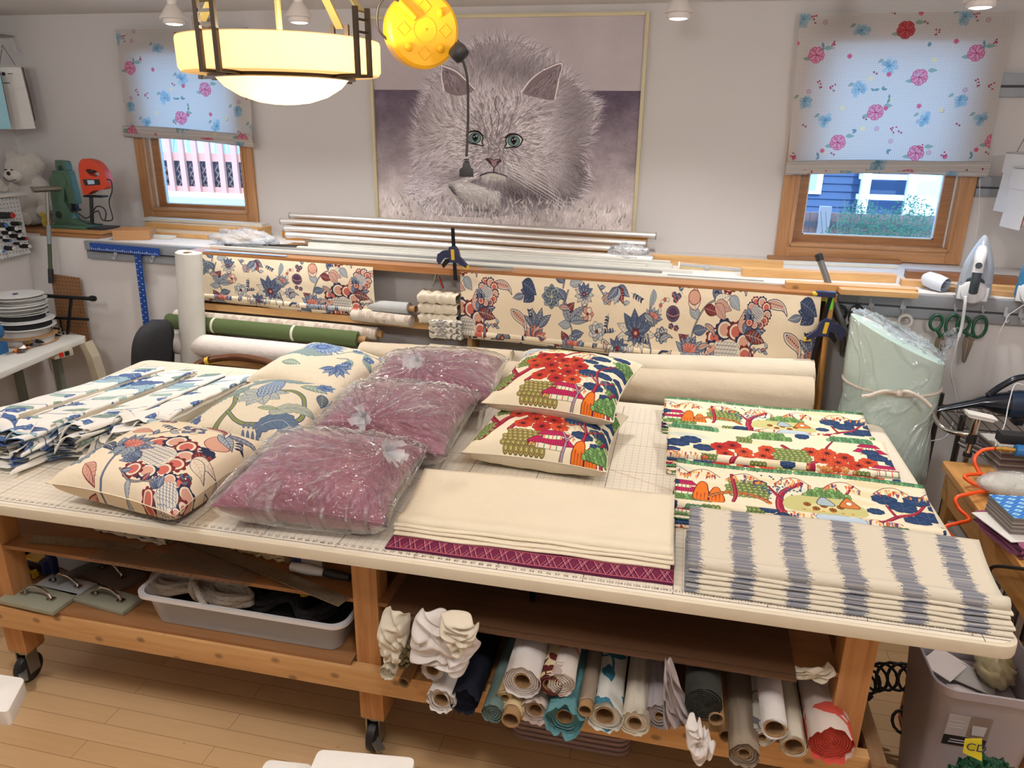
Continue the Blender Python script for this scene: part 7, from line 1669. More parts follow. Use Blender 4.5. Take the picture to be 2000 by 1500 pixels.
# ------------------------------------------------------------------ orange-red jigsaw on a stand
J = Vector((-1.075, 2.47, ZL + .049)); t = thing('jigsaw', 'orange-red electric jigsaw standing on a black rod stand with its cord', 'power tool', J); M_or = plain('tool_orange', (200, 62, 30), .4)
c0 = at(183, 347, y=2.45)
def js(poly, a, b, n_, mt, bev=.006): MB().prism([(c0.x + u, c0.z + v) for u, v in poly], J.y + a, J.y + b, 'y').build(n_, mt, t, bevel=bev)
SJ = .92
out = sp2([(-.098 * SJ, -.11), (-.105 * SJ, 0), (-.10 * SJ, .07), (-.075 * SJ, .108), (-.03, .118), (.035, .10), (.075, .06), (.098, .01), (.095, -.04), (.075, -.07), (-.02, -.085), (-.06, -.11)], 4, True)
hole = sp2([(-.045, .045), (-.02, .052), (.03, .045), (.055, .03), (.05, .01), (.02, .008), (-.015, .015), (-.03, .03)], 4, True)
# body as a ring of outline minus the hand hole
m = MB(); no, nh = len(out), len(hole)
def ringm(a, b):
 vo0 = [(c0.x + u, a, c0.z + v) for u, v in out]; vo1 = [(c0.x + u, b, c0.z + v) for u, v in out]; k = 32
 def rs(P_, k):
  q = []; n = len(P_)
  cxx, cyy = .005, .030
  for i in range(k):
   an = 2 * PI * i / k; best = None
   for j in range(n):
    (x1, y1), (x2, y2) = P_[j], P_[(j + 1) % n]; dx, dy = math.cos(an), math.sin(an); ex, ey = x2 - x1, y2 - y1; den = dx * ey - dy * ex
    if abs(den) < 1e-12: continue
    tt_ = ((x1 - cxx) * ey - (y1 - cyy) * ex) / den; ss = ((x1 - cxx) * dy - (y1 - cyy) * dx) / den
    if tt_ > 0 and 0 <= ss <= 1 and (best is None or tt_ > best): best = tt_
   q.append((cxx + dx * best, cyy + dy * best))
  return q
 return rs(out, k), rs(hole, k), k
ro_, rh_, k = ringm(0, 0); ya, yb_ = J.y - .032, J.y + .032
vs = [(c0.x + u, y, c0.z + v) for y in (ya, yb_) for P_ in (ro_, rh_) for u, v in P_]
fs = []
for i in range(k):
 j = (i + 1) % k; fs += [(i, j, k + j, k + i), (2 * k + j, 2 * k + i, 3 * k + i, 3 * k + j), (j, i, 2 * k + i, 2 * k + j), (k + i, k + j, 3 * k + j, 3 * k + i)]
m.add(vs, fs); m.build('body', M_or, t, fix=True, bevel=.005)
js([(-.045, .044), (.018, .05), (.02, .042), (-.01, .03), (-.03, .028), (-.047, .036)], -.03, .03, 'trigger', M_blk, .002)
js([(-.075, -.012), (.05, -.008), (.052, -.042), (-.062, -.052)], -.035, -.03, 'name_plate', M_blk, 0); js([(-.04, -.016), (.012, -.014), (.014, -.038), (-.036, -.042)], -.037, -.0345, 'label_sticker', plain('label_paper', (170, 190, 210), .6), 0)
MB().box((c0.x - .095, J.y - .03, c0.z - .125), (c0.x + .045, J.y + .03, c0.z - .113)).build('shoe', M_blkm, t)
MB().tube([(c0.x - .06, J.y, c0.z - .12), (J.x - .02, J.y, J.z + .01)], .012, 12).build('stand_rod', M_blk, t, smooth='auto'); MB().box((J.x - .13, J.y - .08, J.z + .0), (J.x + .13, J.y + .08, J.z + .011)).build('stand_foot', M_blk, t, bevel=.002)
pts = [at(x, y, y=J.y - .02) for x, y in ((200, 353), (216, 352), (219, 372), (213, 395), (220, 425), (214, 431), (200, 429), (194, 415), (190, 412), (176, 420))]
MB().tube(spl(pts, 6), .0042, 8).build('cord', M_blk, t, smooth=True); MB().tube(spl([at(x, y, y=J.y - .04) for x, y in ((205, 432), (207, 415), (200, 405), (188, 404), (178, 420), (168, 426), (155, 418), (148, 412), (152, 424), (170, 436), (200, 438))], 6), .004, 8).build('cord', M_blk, t, smooth=True)
MB().tube([at(198, 353, y=J.y), at(212, 352, y=J.y)], .008, 10).build('cord_boot', M_blk, t)
# ------------------------------------------------------------------ blue T-square
M_bl = plain('blue_anodised', (24, 70, 150), .35, .3); M_wm = plain('white_marks', (210, 216, 224), .5)
y0 = WY(-.7) - .036; t = thing('t_square', 'long blue metal T-square hanging from the rail on the left wall', 't-square', (-.6, y0, .9))
a, b = at(176, 481, y=y0), at(312, 493, y=y0 - .03); MB().bar(a, b, .004, .048, (0, 0, 1)).build('head', M_bl, t)
a2, b2 = at(269, 496, y=y0 - .01), at(286, 640, y=y0 - .02); b2 = a2 + (b2 - a2) * 1.0
MB().bar(a2 + Vector((0, 0, .02)), b2 - Vector((0, 0, .12)), .048, .003, (0, 1, 0)).build('blade', M_bl, t)
m = MB()
for k in range(26):
 c = a2.lerp(b2, .05 + k / 26); m.box((c.x - .017 + .024 * (k % 2), c.y - .004, c.z - .003), (c.x - .009 + .024 * (k % 2), c.y - .0032, c.z + .001))
for k in range(34):
 c = a.lerp(b, .02 + k / 35); m.box((c.x - .002, c.y - .0035, c.z - .018), (c.x + .002, c.y - .003, c.z - (.010 if k % 4 else .004)))
m.build('scale_marks', M_wm, t)
for x, lb in ((at(222, 490, y=y0).x, 'left'), (at(300, 500, y=y0).x, 'right')): tag(hook((x, WY(x) - .01, 1.30)), 'small hook under the %s arm of the blue T-square' % lb, 'hook', 'hooks on the ledge rail')
# ------------------------------------------------------------------ pegboard with cones of thread; the white shelf
def peg_mat(name, c, hole_c, pitch=.0254, ax=(1, 2)):
 m, nt, b = nm(name); tc = N(nt, 'ShaderNodeTexCoord').outputs['Object']; sp = N(nt, 'ShaderNodeSeparateXYZ', {0: tc})
 def fr(v):
  a = mathn(nt, 'FRACT', mathn(nt, 'DIVIDE', v, pitch)); a = mathn(nt, 'SUBTRACT', a, .5); return mathn(nt, 'MULTIPLY', a, a)
 d = mathn(nt, 'ADD', fr(sp.outputs[ax[0]]), fr(sp.outputs[ax[1]])); f_ = mathn(nt, 'LESS_THAN', d, .020)
 nt.links.new(mix(nt, f_, sr(c), sr(hole_c)), b.inputs['Base Color']); b.inputs['Roughness'].default_value = .6; return m
t = thing('pegboard', 'white pegboard at the left wall holding cones of thread', 'pegboard', (-1.46, 2.15, 1.27)); X = -1.455
MB().prism([(1.86, 1.655), (2.288, 1.651), (2.30, 1.292), (1.86, 1.275)], X - .03, X, 'x').build('board', peg_mat('white_pegboard', (206, 208, 210), (60, 60, 62)), t)
TC = [plain('thread_black', (24, 24, 28), .8, bump=.3, bscale=300), plain('thread_white', (206, 204, 196), .8), plain('thread_tan', (150, 110, 70), .8)]; CC = [plain('cone_white', (208, 208, 202), .5), plain('cone_blue', (60, 110, 170), .5), plain('cone_red', (170, 40, 40), .5), plain('cone_green', (40, 84, 56), .5)]
pg = [(5, 421, 22, 0, 2, .022), (2, 440, 12, 0, 1, .018), (30, 437, 12, 0, 3, .014), (22, 447, 12, 0, 0, .016), (38, 452, 9, 0, 0, .011), (12, 455, 9, 0, 0, .012), (28, 461, 12, 0, 0, .014), (2, 464, 8, 0, 0, .010), (42, 466, 12, 0, 2, .013), (14, 470, 9, 0, 1, .010), (35, 476, 8, 0, 0, .010), (48, 481, 12, 0, 0, .015), (17, 485, 12, 0, 0, .015), (0, 491, 9, 1, 1, .013), (2, 448, 8, 1, 0, .012)]
for k, (px, py, L, ci, cc, r) in enumerate(pg):
 c = at(px, py, x=X + .03); L = L * .0045 + .02; tt_ = thing('thread_cone', '%s thread cone on the pegboard, %s row, %s' % (['black', 'white', 'tan'][ci], ['first', 'second', 'second', 'third', 'third', 'third', 'fourth', 'fifth', 'fourth', 'fifth', 'sixth', 'sixth', 'last', 'last', 'third'][k], ['large with a red centre', 'blue-topped', 'green-topped', 'white-topped', 'narrow', 'leftmost in its row', 'broad', 'by the frame edge', 'brown-topped', 'blue-cored', 'small', 'longest, at the board corner', 'toward the frame edge', 'lowest of all', 'half cut off'][k]), 'thread', (X + .003, c.y, c.z - r), 'thread cones on the pegboard')
 MB().lathe([(.0001, 0), (r * .8, 0), (r, .008), (r * .85, L), (r * .4, L + .001)], (X + .003, c.y, c.z), 18, axis=(1, -.12, .05)).build('thread', TC[ci], tt_, smooth='auto')
 MB().lathe([(.003, L), (r * .72, L), (r * .74, L + .005), (r * .2, L + .006), (.003, L + .002)], (X + .003, c.y, c.z), 18, axis=(1, -.12, .05)).build('cone_tip', CC[cc], tt_, smooth='auto')
tag(MB().box((-1.62, 1.6, 1.662), (X + .03, 2.345, 1.680)).build('wall_shelf', plain('white_shelf', (206, 206, 204), .5)), 'white shelf board above the thread pegboard', 'shelf')
t = thing('plush_bear', 'white plush toy leg hanging at the shelf edge, cut off by the frame', 'soft toy', (-1.6, 2.2, 1.68)); blob([((-1.57, 2.08, 1.76), (.05, .10, .08), (0, 0, 0)), ((-1.53, 2.22, 1.735), (.03, .05, .045), (R(-30), 0, 0)), ((-1.52, 2.26, 1.705), (.022, .03, .025), (0, 0, 0))], 'body', M_fur, t, .007, .002)
# ------------------------------------------------------------------ hook rail with sample books, upper left
t = thing('hook_rail', 'short steel rail with hooks high at the left edge', 'rail', (-1.85, 2.8, 2.62)); MB().box((-2.05, 2.45, 2.655), (-1.845, 2.89, 2.665)).build('rail', M_zinc, t)
for y in (2.6, 2.74, 2.87): MB().tube(spl([(-1.85, y, 2.66), (-1.84, y, 2.60), (-1.835, y + .01, 2.57), (-1.835, y + .04, 2.58)], 4), .003, 6).build('hook', M_irw, t, smooth=True)
b1, X1 = swatch_book('white and navy cloth sample book hanging at the upper left', (-1.84, 2.80, 2.46), .17, .40, (.55, -1), [C_[2], C_[2], C_[5], C_[3], C_[0], C_[1], C_[4]], 1, tilt=.06, th=.06)
b2_, X2 = swatch_book('blue-topped cloth sample book behind the white one at the left frame edge', (-1.86, 2.62, 2.42), .17, .36, (.8, -1), [C_[2], C_[6], C_[1], C_[5], C_[0], plain('swatch_sky', (110, 176, 206), .7), plain('swatch_aqua', (150, 200, 214), .7)], 3, tilt=.02, th=.05)
m = MB(); m.X = X1; m.box((-.035, -.055, .0695), (-.015, -.035, .070)); m.box((-.07, -.047, .0695), (-.045, -.043, .070)); m.box((0, -.047, .0695), (.03, -.043, .070)); m.box((-.05, -.105, .0695), (.0, -.100, .070)); m.build('printed_mark', M_bk, b1)
# ------------------------------------------------------------------ brown pegboard leaning on the wall, black clamp frames
t = tag(MB().prism([(-1.30, 1.165), (-1.085, 1.150), (-1.085, .70), (-1.33, .70)], 2.27, 2.276, 'y').build('pegboard_scrap', peg_mat('brown_pegboard', (138, 98, 64), (44, 30, 22), .0254, (0, 2))), 'brown pegboard offcut leaning on the left wall', 'pegboard')
t = thing('clamp_stand', 'black metal stand with horizontal arms on the left table', 'stand', (-1.1, 2.14, .8)); y = 2.13
MB().tube([at(78, 577, y=y), at(186, 584, y=y)], .0125, 12).build('arm', M_blkm, t, smooth='auto'); MB().lathe([(.0001, -.02), (.016, -.018), (.02, 0), (.016, .018), (.0001, .02)], at(181, 583, y=y), 16, axis=(1, 0, 0)).build('knob', M_blkm, t, smooth='auto')
MB().tube([at(95, 620, y=y), at(172, 624, y=y)], .010, 12).build('arm', M_blkm, t, smooth='auto'); MB().bar(at(139, 585, y=y), at(132, 652, y=y), .016, .012).build('post', M_blkm, t); MB().bar(at(86, 580, y=y), at(100, 640, y=y), .010, .008).build('post', M_blkm, t); MB().bar(at(117, 622, y=y), at(124, 655, y=y), .012, .008).build('post', M_blkm, t)
# ------------------------------------------------------------------ white work table at the left with reels of trim
TH_ = .80; t = thing('work_table', 'white plastic-topped table at the left with a grey frame', 'table', (-1.3, 1.6, 0)); M_wt = plain('worn_white_top', (212, 210, 204), .5, var=.08)
c1, c2, c3 = at(163, 660, z=TH_), at(0, 728, z=TH_), at(122, 648, z=TH_)
poly = [(c1.x, c1.y - .04), (c1.x + .005, c1.y), (c1.x - .03, c1.y + .05), (-1.42, c1.y + .16), (-1.46, .2), (c2.x + .16, .2)]
MB().prism(poly, TH_ - .035, TH_).build('top', M_wt, t, bevel=.008)
M_gf = plain('green_grey_frame', (110, 116, 108), .5); M_bez = plain('beige_plate', (182, 172, 150), .6)
for lx, ly in ((c1.x - .12, c1.y - .12), (-1.38, 1.95), (c2.x + .05, .5)): MB().box((lx - .02, ly - .02, 0), (lx + .02, ly + .02, TH_ - .036)).build('leg', M_gf, t)
MB().box((-1.38, 1.93, .25), (c1.x - .12, 1.96, .29)).build('stretcher', M_gf, t); MB().box((-1.40, .5, .25), (-1.36, 1.95, .29)).build('stretcher', M_gf, t)
MB().prism([(c1.x - .01, TH_ - .04), (c1.x + .03, TH_ - .02), (c1.x + .07, TH_ - .12), (c1.x + .16, .1), (c1.x + .10, .1), (c1.x + .02, TH_ - .12)], 2.06, 2.13, 'y').build('end_panel', M_bez, t)
s_ = at(120, 690, y=c1.y - .20); tsw = thing('switch_box', 'beige switch box with red and black buttons under the left table edge', 'switch', s_)
dd = Vector((.30, 1, 0)).normalized()
MB().bar(s_ - dd * .06, s_ + dd * .06, .05, .045).build('box', M_bez, tsw, bevel=.004); n_ = Vector((1, -.3, 0)).normalized()
for k, mt in ((-.018, plain('red_button', (190, 40, 34), .4)), (.018, M_blk)): c = s_ + dd * k + n_ * .026; MB().bar(c, c + n_ * .006, .026, .026).build('button', mt, tsw)
# reels
M_rl = plain('reel_white', (206, 206, 204), .5); M_rb = plain('reel_card', (170, 136, 100), .7); rc = at(43, 655, z=TH_)
zz = TH_ + .001; RC = Vector((-1.245, 1.94, 0))
specs = [('tan card', .168, .048, 1, M_rb), ('tan-edged white', .165, .05, 1, M_rb), ('black', .165, .045, 0, M_rl), ('black', .15, .042, 0, M_rl), ('thin grey', .15, .022, 2, M_rl), ('thin white', .155, .022, 2, M_rl), ('white', .135, .026, 2, M_rl), ('topmost white', .145, .02, 2, M_rl)]
for k, (lb, r, h, ci, fm) in enumerate(specs):
 c = RC + Vector((random.Random(k).uniform(-.015, .015), random.Random(k + 9).uniform(-.015, .015), zz)); tl = Vector((random.Random(k + 3).uniform(-.03, .03) * (k > 1), .02 * (k > 2), 1))
 tt_ = thing('trim_reel', '%s reel of trim, %s from the bottom of the stack' % (lb, ['first', 'second', 'third', 'fourth', 'fifth', 'sixth', 'seventh', 'eighth'][k]), 'reel', c, 'stacked trim reels')
 MB().lathe([(.0001, 0), (r, 0), (r + .001, .0015), (r, .003), (.0001, .003)], c, 40, axis=tl).build('flange', fm, tt_, smooth='auto')
 MB().lathe([(.02, .003), (r * .86, .003), (r * .87, h / 2), (r * .86, h - .003), (.02, h - .003)], c, 40, axis=tl).build('wound_trim', [TC[0], M_rl, plain('grey_trim', (150, 148, 144), .8)][ci], tt_, smooth='auto')
 MB().lathe([(.0001, h - .003), (r, h - .003), (r + .001, h - .0015), (r, h), (.0001, h)], c, 40, axis=tl).build('flange', fm if k != 1 else M_rl, tt_, smooth='auto')
 zz += h + .0015 + (.004 if k > 2 else 0)
MB().lathe([(.0001, 0), (.016, 0), (.016, .001), (.0001, .001)], RC + Vector((.0, -.02, zz)), 16).build('spindle_hole', plain('hole_blue', (40, 40, 90), .6), tt_)
# heap of bulldog clips, tools
rnd = random.Random(12); M_br = plain('brass_clip', (196, 160, 90), .3, .8); base = None
for k in range(22):
 px, py = rnd.uniform(42, 120), 0; c = at(px, 652 + 30 * (1 - (px - 42) / 78) * rnd.uniform(.3, 1.3), z=TH_ + .012); mt = [M_ssb, M_blkm, M_br][k % 3 if k % 5 else 1]
 tt_ = thing('bulldog_clip', 'metal spring clip lying in the heap on the left table', 'clip', (c.x, c.y, TH_), 'heap of metal clips'); X = Matrix.Translation((c.x, c.y, TH_ + .016 + .012 * (k % 3))) @ Euler((rnd.uniform(-.5, .5), rnd.uniform(-.4, .4), rnd.uniform(0, 6))).to_matrix().to_4x4()
 m = MB(); m.X = X; m.prism([(-.018, -.011), (.018, -.003), (.018, .003), (-.018, .011), (-.020, .011), (-.020, -.011)], -.02, .02, 'y'); m.build('jaw', mt, tt_, fix=True)
 m = MB(); m.X = X
 for s2 in (-1, 1): m.tube([(-.018, -.008, s2 * .010), (-.045, -.006, s2 * .020), (-.048, 0, s2 * .021), (-.045, .006, s2 * .020), (-.018, .008, s2 * .010)], .0015, 5)
 m.build('wire_handle', M_ssb, tt_, smooth=True)
a, b = at(27, 687, z=TH_ + .01), at(57, 678, z=TH_ + .01); t = thing('seam_ripper', 'orange-handled hand tool on the left table in front of the clips', 'tool', a); MB().tube([a, a.lerp(b, .5), b], [.009, .012, .010], 12).build('grip', plain('orange_grip', (220, 116, 40), .4), t, smooth='auto'); MB().bar(a, a - (b - a) * .5, .010, .003).build('blade', M_ssb, t)
MB().bar(b, b + (b - a) * .5, .016, .006).build('tail', M_zinc, t)
t = thing('tape_dispenser', 'blue machine part at the left frame edge on the work table', 'machine', at(0, 690, z=TH_)); M_tb = plain('machine_blue', (40, 92, 140), .4); c = at(2, 692, z=TH_)
MB().box((c.x - .1, c.y - .05, TH_), (c.x + .012, c.y + .05, TH_ + .07)).build('base', M_tb, t, bevel=.01); MB().cyl((c.x - .02, c.y - .03, TH_ + .14), (c.x - .02, c.y + .03, TH_ + .14), .05).build('wheel', M_tb, t, bevel=.006); MB().bar((c.x - .02, c.y, TH_ + .07), (c.x - .02, c.y, TH_ + .14), .03, .02).build('neck', M_zinc, t)
# ------------------------------------------------------------------ chairs behind the table
M_of = cloth('black_mesh', (52, 52, 56)); cc = Vector((-.155, 1.72, 0)); t = thing('office_chair', 'dark grey office chair back seen edge-on behind the table', 'chair', cc)
def g(u, v):
 a = u * 2 * PI; z = .62 + .45 * v; k = (1 - abs(2 * v - 1) ** 4) ** .5; return (cc.x + .055 * (1 + .3 * (1 - v)) * math.cos(a) * (.25 + .75 * k) - .05 * (1 - v) + .03 * v, cc.y + .17 * math.sin(a) * k, z)
MB().grid(g, 28, 18).build('backrest', M_of, t, smooth=True); MB().prism([(cc.x - .42, cc.y - .22), (cc.x - .03, cc.y - .22), (cc.x - .03, cc.y + .22), (cc.x - .42, cc.y + .22)], .44, .52).build('seat', M_of, t, bevel=.03)
MB().bar((cc.x - .04, cc.y, .45), (cc.x + .03, cc.y, .75), .05, .02).build('back_stem', M_blk, t); MB().cyl((cc.x - .22, cc.y, .08), (cc.x - .22, cc.y, .44), .025).build('column', M_blk, t)
for k in range(5): a = 2 * PI * k / 5; MB().bar((cc.x - .22, cc.y, .10), (cc.x - .22 + .26 * math.cos(a), cc.y + .26 * math.sin(a), .05), .04, .03).build('leg', M_blk, t); MB().lathe([(.0001, -.02), (.025, -.018), (.025, .018), (.0001, .02)], (cc.x - .22 + .26 * math.cos(a), cc.y + .26 * math.sin(a), .026), 16, axis=(0, 1, 0)).build('caster', M_blk, t)
M_bw = wood('dark_bentwood', (110, 66, 36), (80, 44, 22), 'x', .3); t = thing('bentwood_chair', 'dark bentwood chair, only its curved top rail seen behind the table', 'chair', (.45, 1.72, 0))
R0 = [at(x, y, y=yy) for x, y, yy in ((378, 726, 1.60), (386, 712, 1.62), (412, 702, 1.66), (460, 697, 1.70), (510, 704, 1.68), (545, 716, 1.64), (560, 724, 1.6))]
MB().tube(spl(R0, 6), .020, 12).build('top_rail', M_bw, t, smooth=True)
for a in (R0[0], R0[-1]): MB().tube([a, (a.x, a.y - .02, .46)], .016, 10).build('back_post', M_bw, t, smooth='auto')
MB().lathe([(.0001, .44), (.2, .44), (.21, .455), (.2, .47), (.0001, .47)], ((R0[0].x + R0[-1].x) / 2, 1.72, 0), 32).build('seat', M_bw, t, smooth='auto')
for sx in (-.15, .15):
 for sy in (-.13, .13): MB().tube([((R0[0].x + R0[-1].x) / 2 + sx, 1.72 + sy, .44), ((R0[0].x + R0[-1].x) / 2 + sx * 1.25, 1.72 + sy * 1.2, 0)], .015, 10).build('leg', M_bw, t)
c = at(407, 705, y=1.64); MB().tube([c - Vector((.012, 0, .004)), c + Vector((.012, 0, .004))], .0225, 16, cap=False).build('yellow_tape', plain('yellow_tape', (226, 190, 70), .5), t)
# ================================================================== under the table, right bay: rolls of cloth standing out of the shelf
def sm(name, *c): return cloth(name, c)
M_tp = sm('taupe_linen', 150, 134, 116); M_tl = cloth('teal_linen', (104, 124, 118)); M_tl2 = cloth('turquoise_chenille', (96, 144, 148), bump=.7); M_bkc = cloth('black_velour', (30, 32, 44), bump=.5); M_pkw = cloth('blush_white', (204, 186, 176), bump=.6); M_crm = sm('butter_cloth', 210, 186, 142)
M_lil = sm('lilac_grey_satin', 168, 158, 158); M_cor = imgmat('coral_leaf_cloth', scroll_print('coral_leaf', (212, 196, 184), (206, 84, 70), (206, 84, 70), 3, 1.9)); M_red = imgmat('red_scroll_cloth', scroll_print('red_scroll', (206, 190, 150), (190, 60, 36), (90, 30, 30), 6)); M_pfl = imgmat('pink_scroll_cloth', scroll_print('pink_scroll', (216, 204, 192), (206, 150, 140), (180, 160, 150), 8)); M_tlf = imgmat('teal_leaf_cloth', scroll_print('teal_leaf', (220, 218, 208), (60, 120, 140), (60, 120, 140), 9, 1.6))
M_twd = plain('dark_tweed', (52, 52, 46), .95, var=.35, scale=320, bump=.5, bscale=300)
G5 = 'cloth rolls stored under the table'
RL = [(758, 1312, .022, M_ivr, 0, 'slim ivory fold of cloth beside the middle table leg', .02, .2), (828, 1252, .022, M_tp, 0, 'slim taupe roll end above the bare cardboard tube', .02, .2), (845, 1308, .036, M_wht, .022, 'white roll with an open tube, under the crumpled white cloth', .01, .05), (862, 1366, .040, M_wht, .024, 'lowest white roll with a dark hollow, left of the black roll', .02, .2), (908, 1366, .044, M_bkc, .0, 'black velour roll right of the crumpled white cloth', .03, .08), (962, 1392, .034, M_tl, .0, 'grey-green linen roll between the black and cream ones', .01, .06),
      (986, 1362, .024, M_crm, .012, 'thin butter-coloured fold above the butter tube', .0, .25), (1001, 1393, .034, M_crm, .028, 'butter-coloured roll on a cardboard tube', .0, .03), (1020, 1330, .056, M_wht, .026, 'large white towelling roll with a ragged tube', .02, .06), (1046, 1386, .040, M_pkw, .022, 'blush white fluffy roll below the red scroll print', .03, .10), (1074, 1338, .036, M_red, .022, 'red and cream scroll print roll', .0, .02), (1096, 1336, .036, M_pfl, .0, 'pale roll with pink scrolls', .01, .18), (1103, 1400, .052, M_tl2, .026, 'turquoise chenille roll with ragged edges', .05, .18),
      (1145, 1375, .024, M_tp, .021, 'small taupe roll on a projecting cardboard tube', .0, .02), (1181, 1398, .050, M_tlf, .030, 'white roll with teal leaves and a floppy open end', .02, .14), (1240, 1412, .040, M_ivr, .022, 'ivory roll with a loosely wound end', .01, .10), (1288, 1398, .040, M_lil, .014, 'lilac-grey satin roll left of the dark tweed', .01, .12), (1375, 1375, .052, M_twd, .0, 'thick dark tweed roll', .0, .05), (1399, 1405, .022, M_tubec, .021, 'bare cardboard tube under the dark tweed, upper of two', .0, .0), (1419, 1438, .022, M_tubec, .021, 'bare cardboard tube under the dark tweed, lower of two', .0, .0),
      (1453, 1472, .042, M_tp, .018, 'taupe roll with a rough dark end', .02, .08), (1489, 1440, .030, imgmat('grey_sprig_cloth', None), .012, 'white roll with grey sprigs squeezed between two plain ones', .0, .18), (1513, 1424, .036, M_wht, .030, 'white roll on a wide tube, upper of the right pair', .0, .02), (1550, 1458, .038, M_ivr, .029, 'ivory roll on a wide tube, lower of the right pair', .0, .03), (1622, 1448, .062, M_cor, .0, 'coral leaf print roll next to the right table leg', .04, .08), (788, 1334, .019, M_tubec, .018, 'bare cardboard tube hanging out beside the middle leg', .0, .0)]
for k, (px, py, r, mt, core, lb, ir, rg) in enumerate(RL):
 y_ = at(px, py, z=.400 + r).y; y_ = max(-.12, min(y_, .02)) if k not in (8, 10, 11, 2, 13, 18, 22, 0, 1, 17, 6) else -.03
 p = at(px, py, y=y_); zb_ = max(.402 + r, p.z) if k not in (0, 1) else p.z
 q = Vector((p.x + random.Random(k).uniform(-.02, .02), 1.15 + random.Random(k + 5).uniform(0, .15), min(max(zb_, .41 + r), .615 - r)))
 roll(lb, p, q, r, mt, core, ((.03 if k in (13, 7) else .0), 0), G5, k, irr=rg, ragged=ir, nm_='fabric_roll' if mt is not M_tubec else 'cardboard_tube', cat='fabric roll' if mt is not M_tubec else 'tube', flare=.12 if rg > .09 else 0)
# crumpled cloths hanging over the rolls
def drape(label, pts, mat, seed, th=.06, name='crumpled_cloth'):
 """a crumpled cloth spread over an outline"""
 rnd = random.Random(seed); w1, w2 = wob(rnd), wob(rnd); P_ = [Vector(p) for p in pts]; c = sum(P_, Vector()) / len(P_); O_ = spl(P_, 8, True); n = len(O_)
 def g(u, v):
  i = int(u * n) % n; o = O_[i]; k = 1 - v; a = u * 2 * PI; ca, sa = math.cos(a), math.sin(a); d = c + (o - c) * (k * (1 + .05 * w1(ca * 1.5, sa * 1.5))); rx, rz = ca * k, sa * k
  fo = .55 + .45 * abs(math.sin(2.2 * w2(rx * .9, rz * .9) * 3 + rx * 3 + seed)) * k ** .5
  return (d.x, d.y - th * math.sqrt(max(0, 1 - k * k)) * fo - .022 * k * math.sin(5 * w1(rx, rz * 1.3) + 4 * rx), d.z + .012 * w2(rx * 1.4, rz))
 return tag(MB().grid(g, n, 18, wrapu=True).build(name, mat, smooth=True, solid=.002, sub=1), label, 'cloth')
drape('crumpled white cloth bunched over the rolls beside the middle table leg', [at(x, y, y=-.02) for x, y in ((822, 1192), (870, 1196), (905, 1210), (938, 1250), (918, 1290), (900, 1308), (860, 1290), (815, 1290), (800, 1252))], M_wht, 4, .09)
drape('small crumpled beige cloth on top of the bunched white cloth', [at(x, y, y=-.07) for x, y in ((860, 1200), (925, 1212), (930, 1245), (895, 1275), (872, 1245))], M_ivr, 6, .05)
drape('crumpled ivory cloth tucked beside the middle leg, over the slim rolls', [at(x, y, y=.0) for x, y in ((745, 1200), (790, 1190), (800, 1230), (790, 1290), (765, 1300), (745, 1262))], M_ivr, 8, .06)
drape('crumpled white scrap hanging in front of the dark tweed roll', [at(x, y, y=-.06) for x, y in ((1338, 1412), (1360, 1402), (1378, 1425), (1398, 1455), (1388, 1482), (1352, 1470))], M_wht, 10, .05)
drape('lilac-grey satin edge hanging free beside the satin roll', [at(x, y, y=-.02) for x, y in ((1300, 1290), (1315, 1300), (1350, 1400), (1330, 1415), (1300, 1420), (1296, 1350))], M_lil, 11, .02)
drape('olive scrunched cloth round the top of the bare tube', [at(x, y, y=.0) for x, y in ((790, 1255), (812, 1248), (815, 1275), (806, 1292), (784, 1290))], sm('olive_drab', 100, 88, 60), 12, .05)
drape('sheer frayed gauze over the ivory roll and the coral leaf roll', [at(x, y, y=.1) for x, y in ((1540, 1300), (1600, 1296), (1632, 1310), (1600, 1322), (1550, 1318))], M_ivr, 13, .03)
# lids stacked on the floor
for k in range(4):
 z = .012 + .022 * k; m = MB().prism(rrect(2.27 - .0 * k, .28, 2.71, .70, .05), z, z + .014); m.prism(rrect(2.29, .30, 2.69, .68, .05), z + .014, z + .021)
 tag(m.build('storage_lid', plain('pinkish_plastic', (168, 140, 134), .4), bevel=.003), 'pinkish plastic lid on the floor under the rolls, %s of four from the floor' % ['first', 'second', 'third', 'fourth'][k], 'lid', 'stacked plastic lids')
cb = at(1055, 1165, y=.35); t = thing('bar_clamp', 'blue bar clamp lying on the brown hardboard sheets', 'clamp', (cb.x, .3, .656)); MB().bar((cb.x - .05, .5, .672), (cb.x + .0, .2, .67), .02, .012).build('bar', M_blkm, t)
MB().prism([(cb.x - .06, .657), (cb.x - .05, .70), (cb.x - .03, .74), (cb.x + .03, .74), (cb.x + .055, .70), (cb.x + .07, .657), (cb.x + .05, .657), (cb.x + .03, .69), (cb.x - .03, .69), (cb.x - .045, .657)], .26, .30, 'y').build('body', M_nvy, t, bevel=.004); MB().box((cb.x - .03, .25, .735), (cb.x + .03, .31, .742)).build('badge', M_ylw, t)
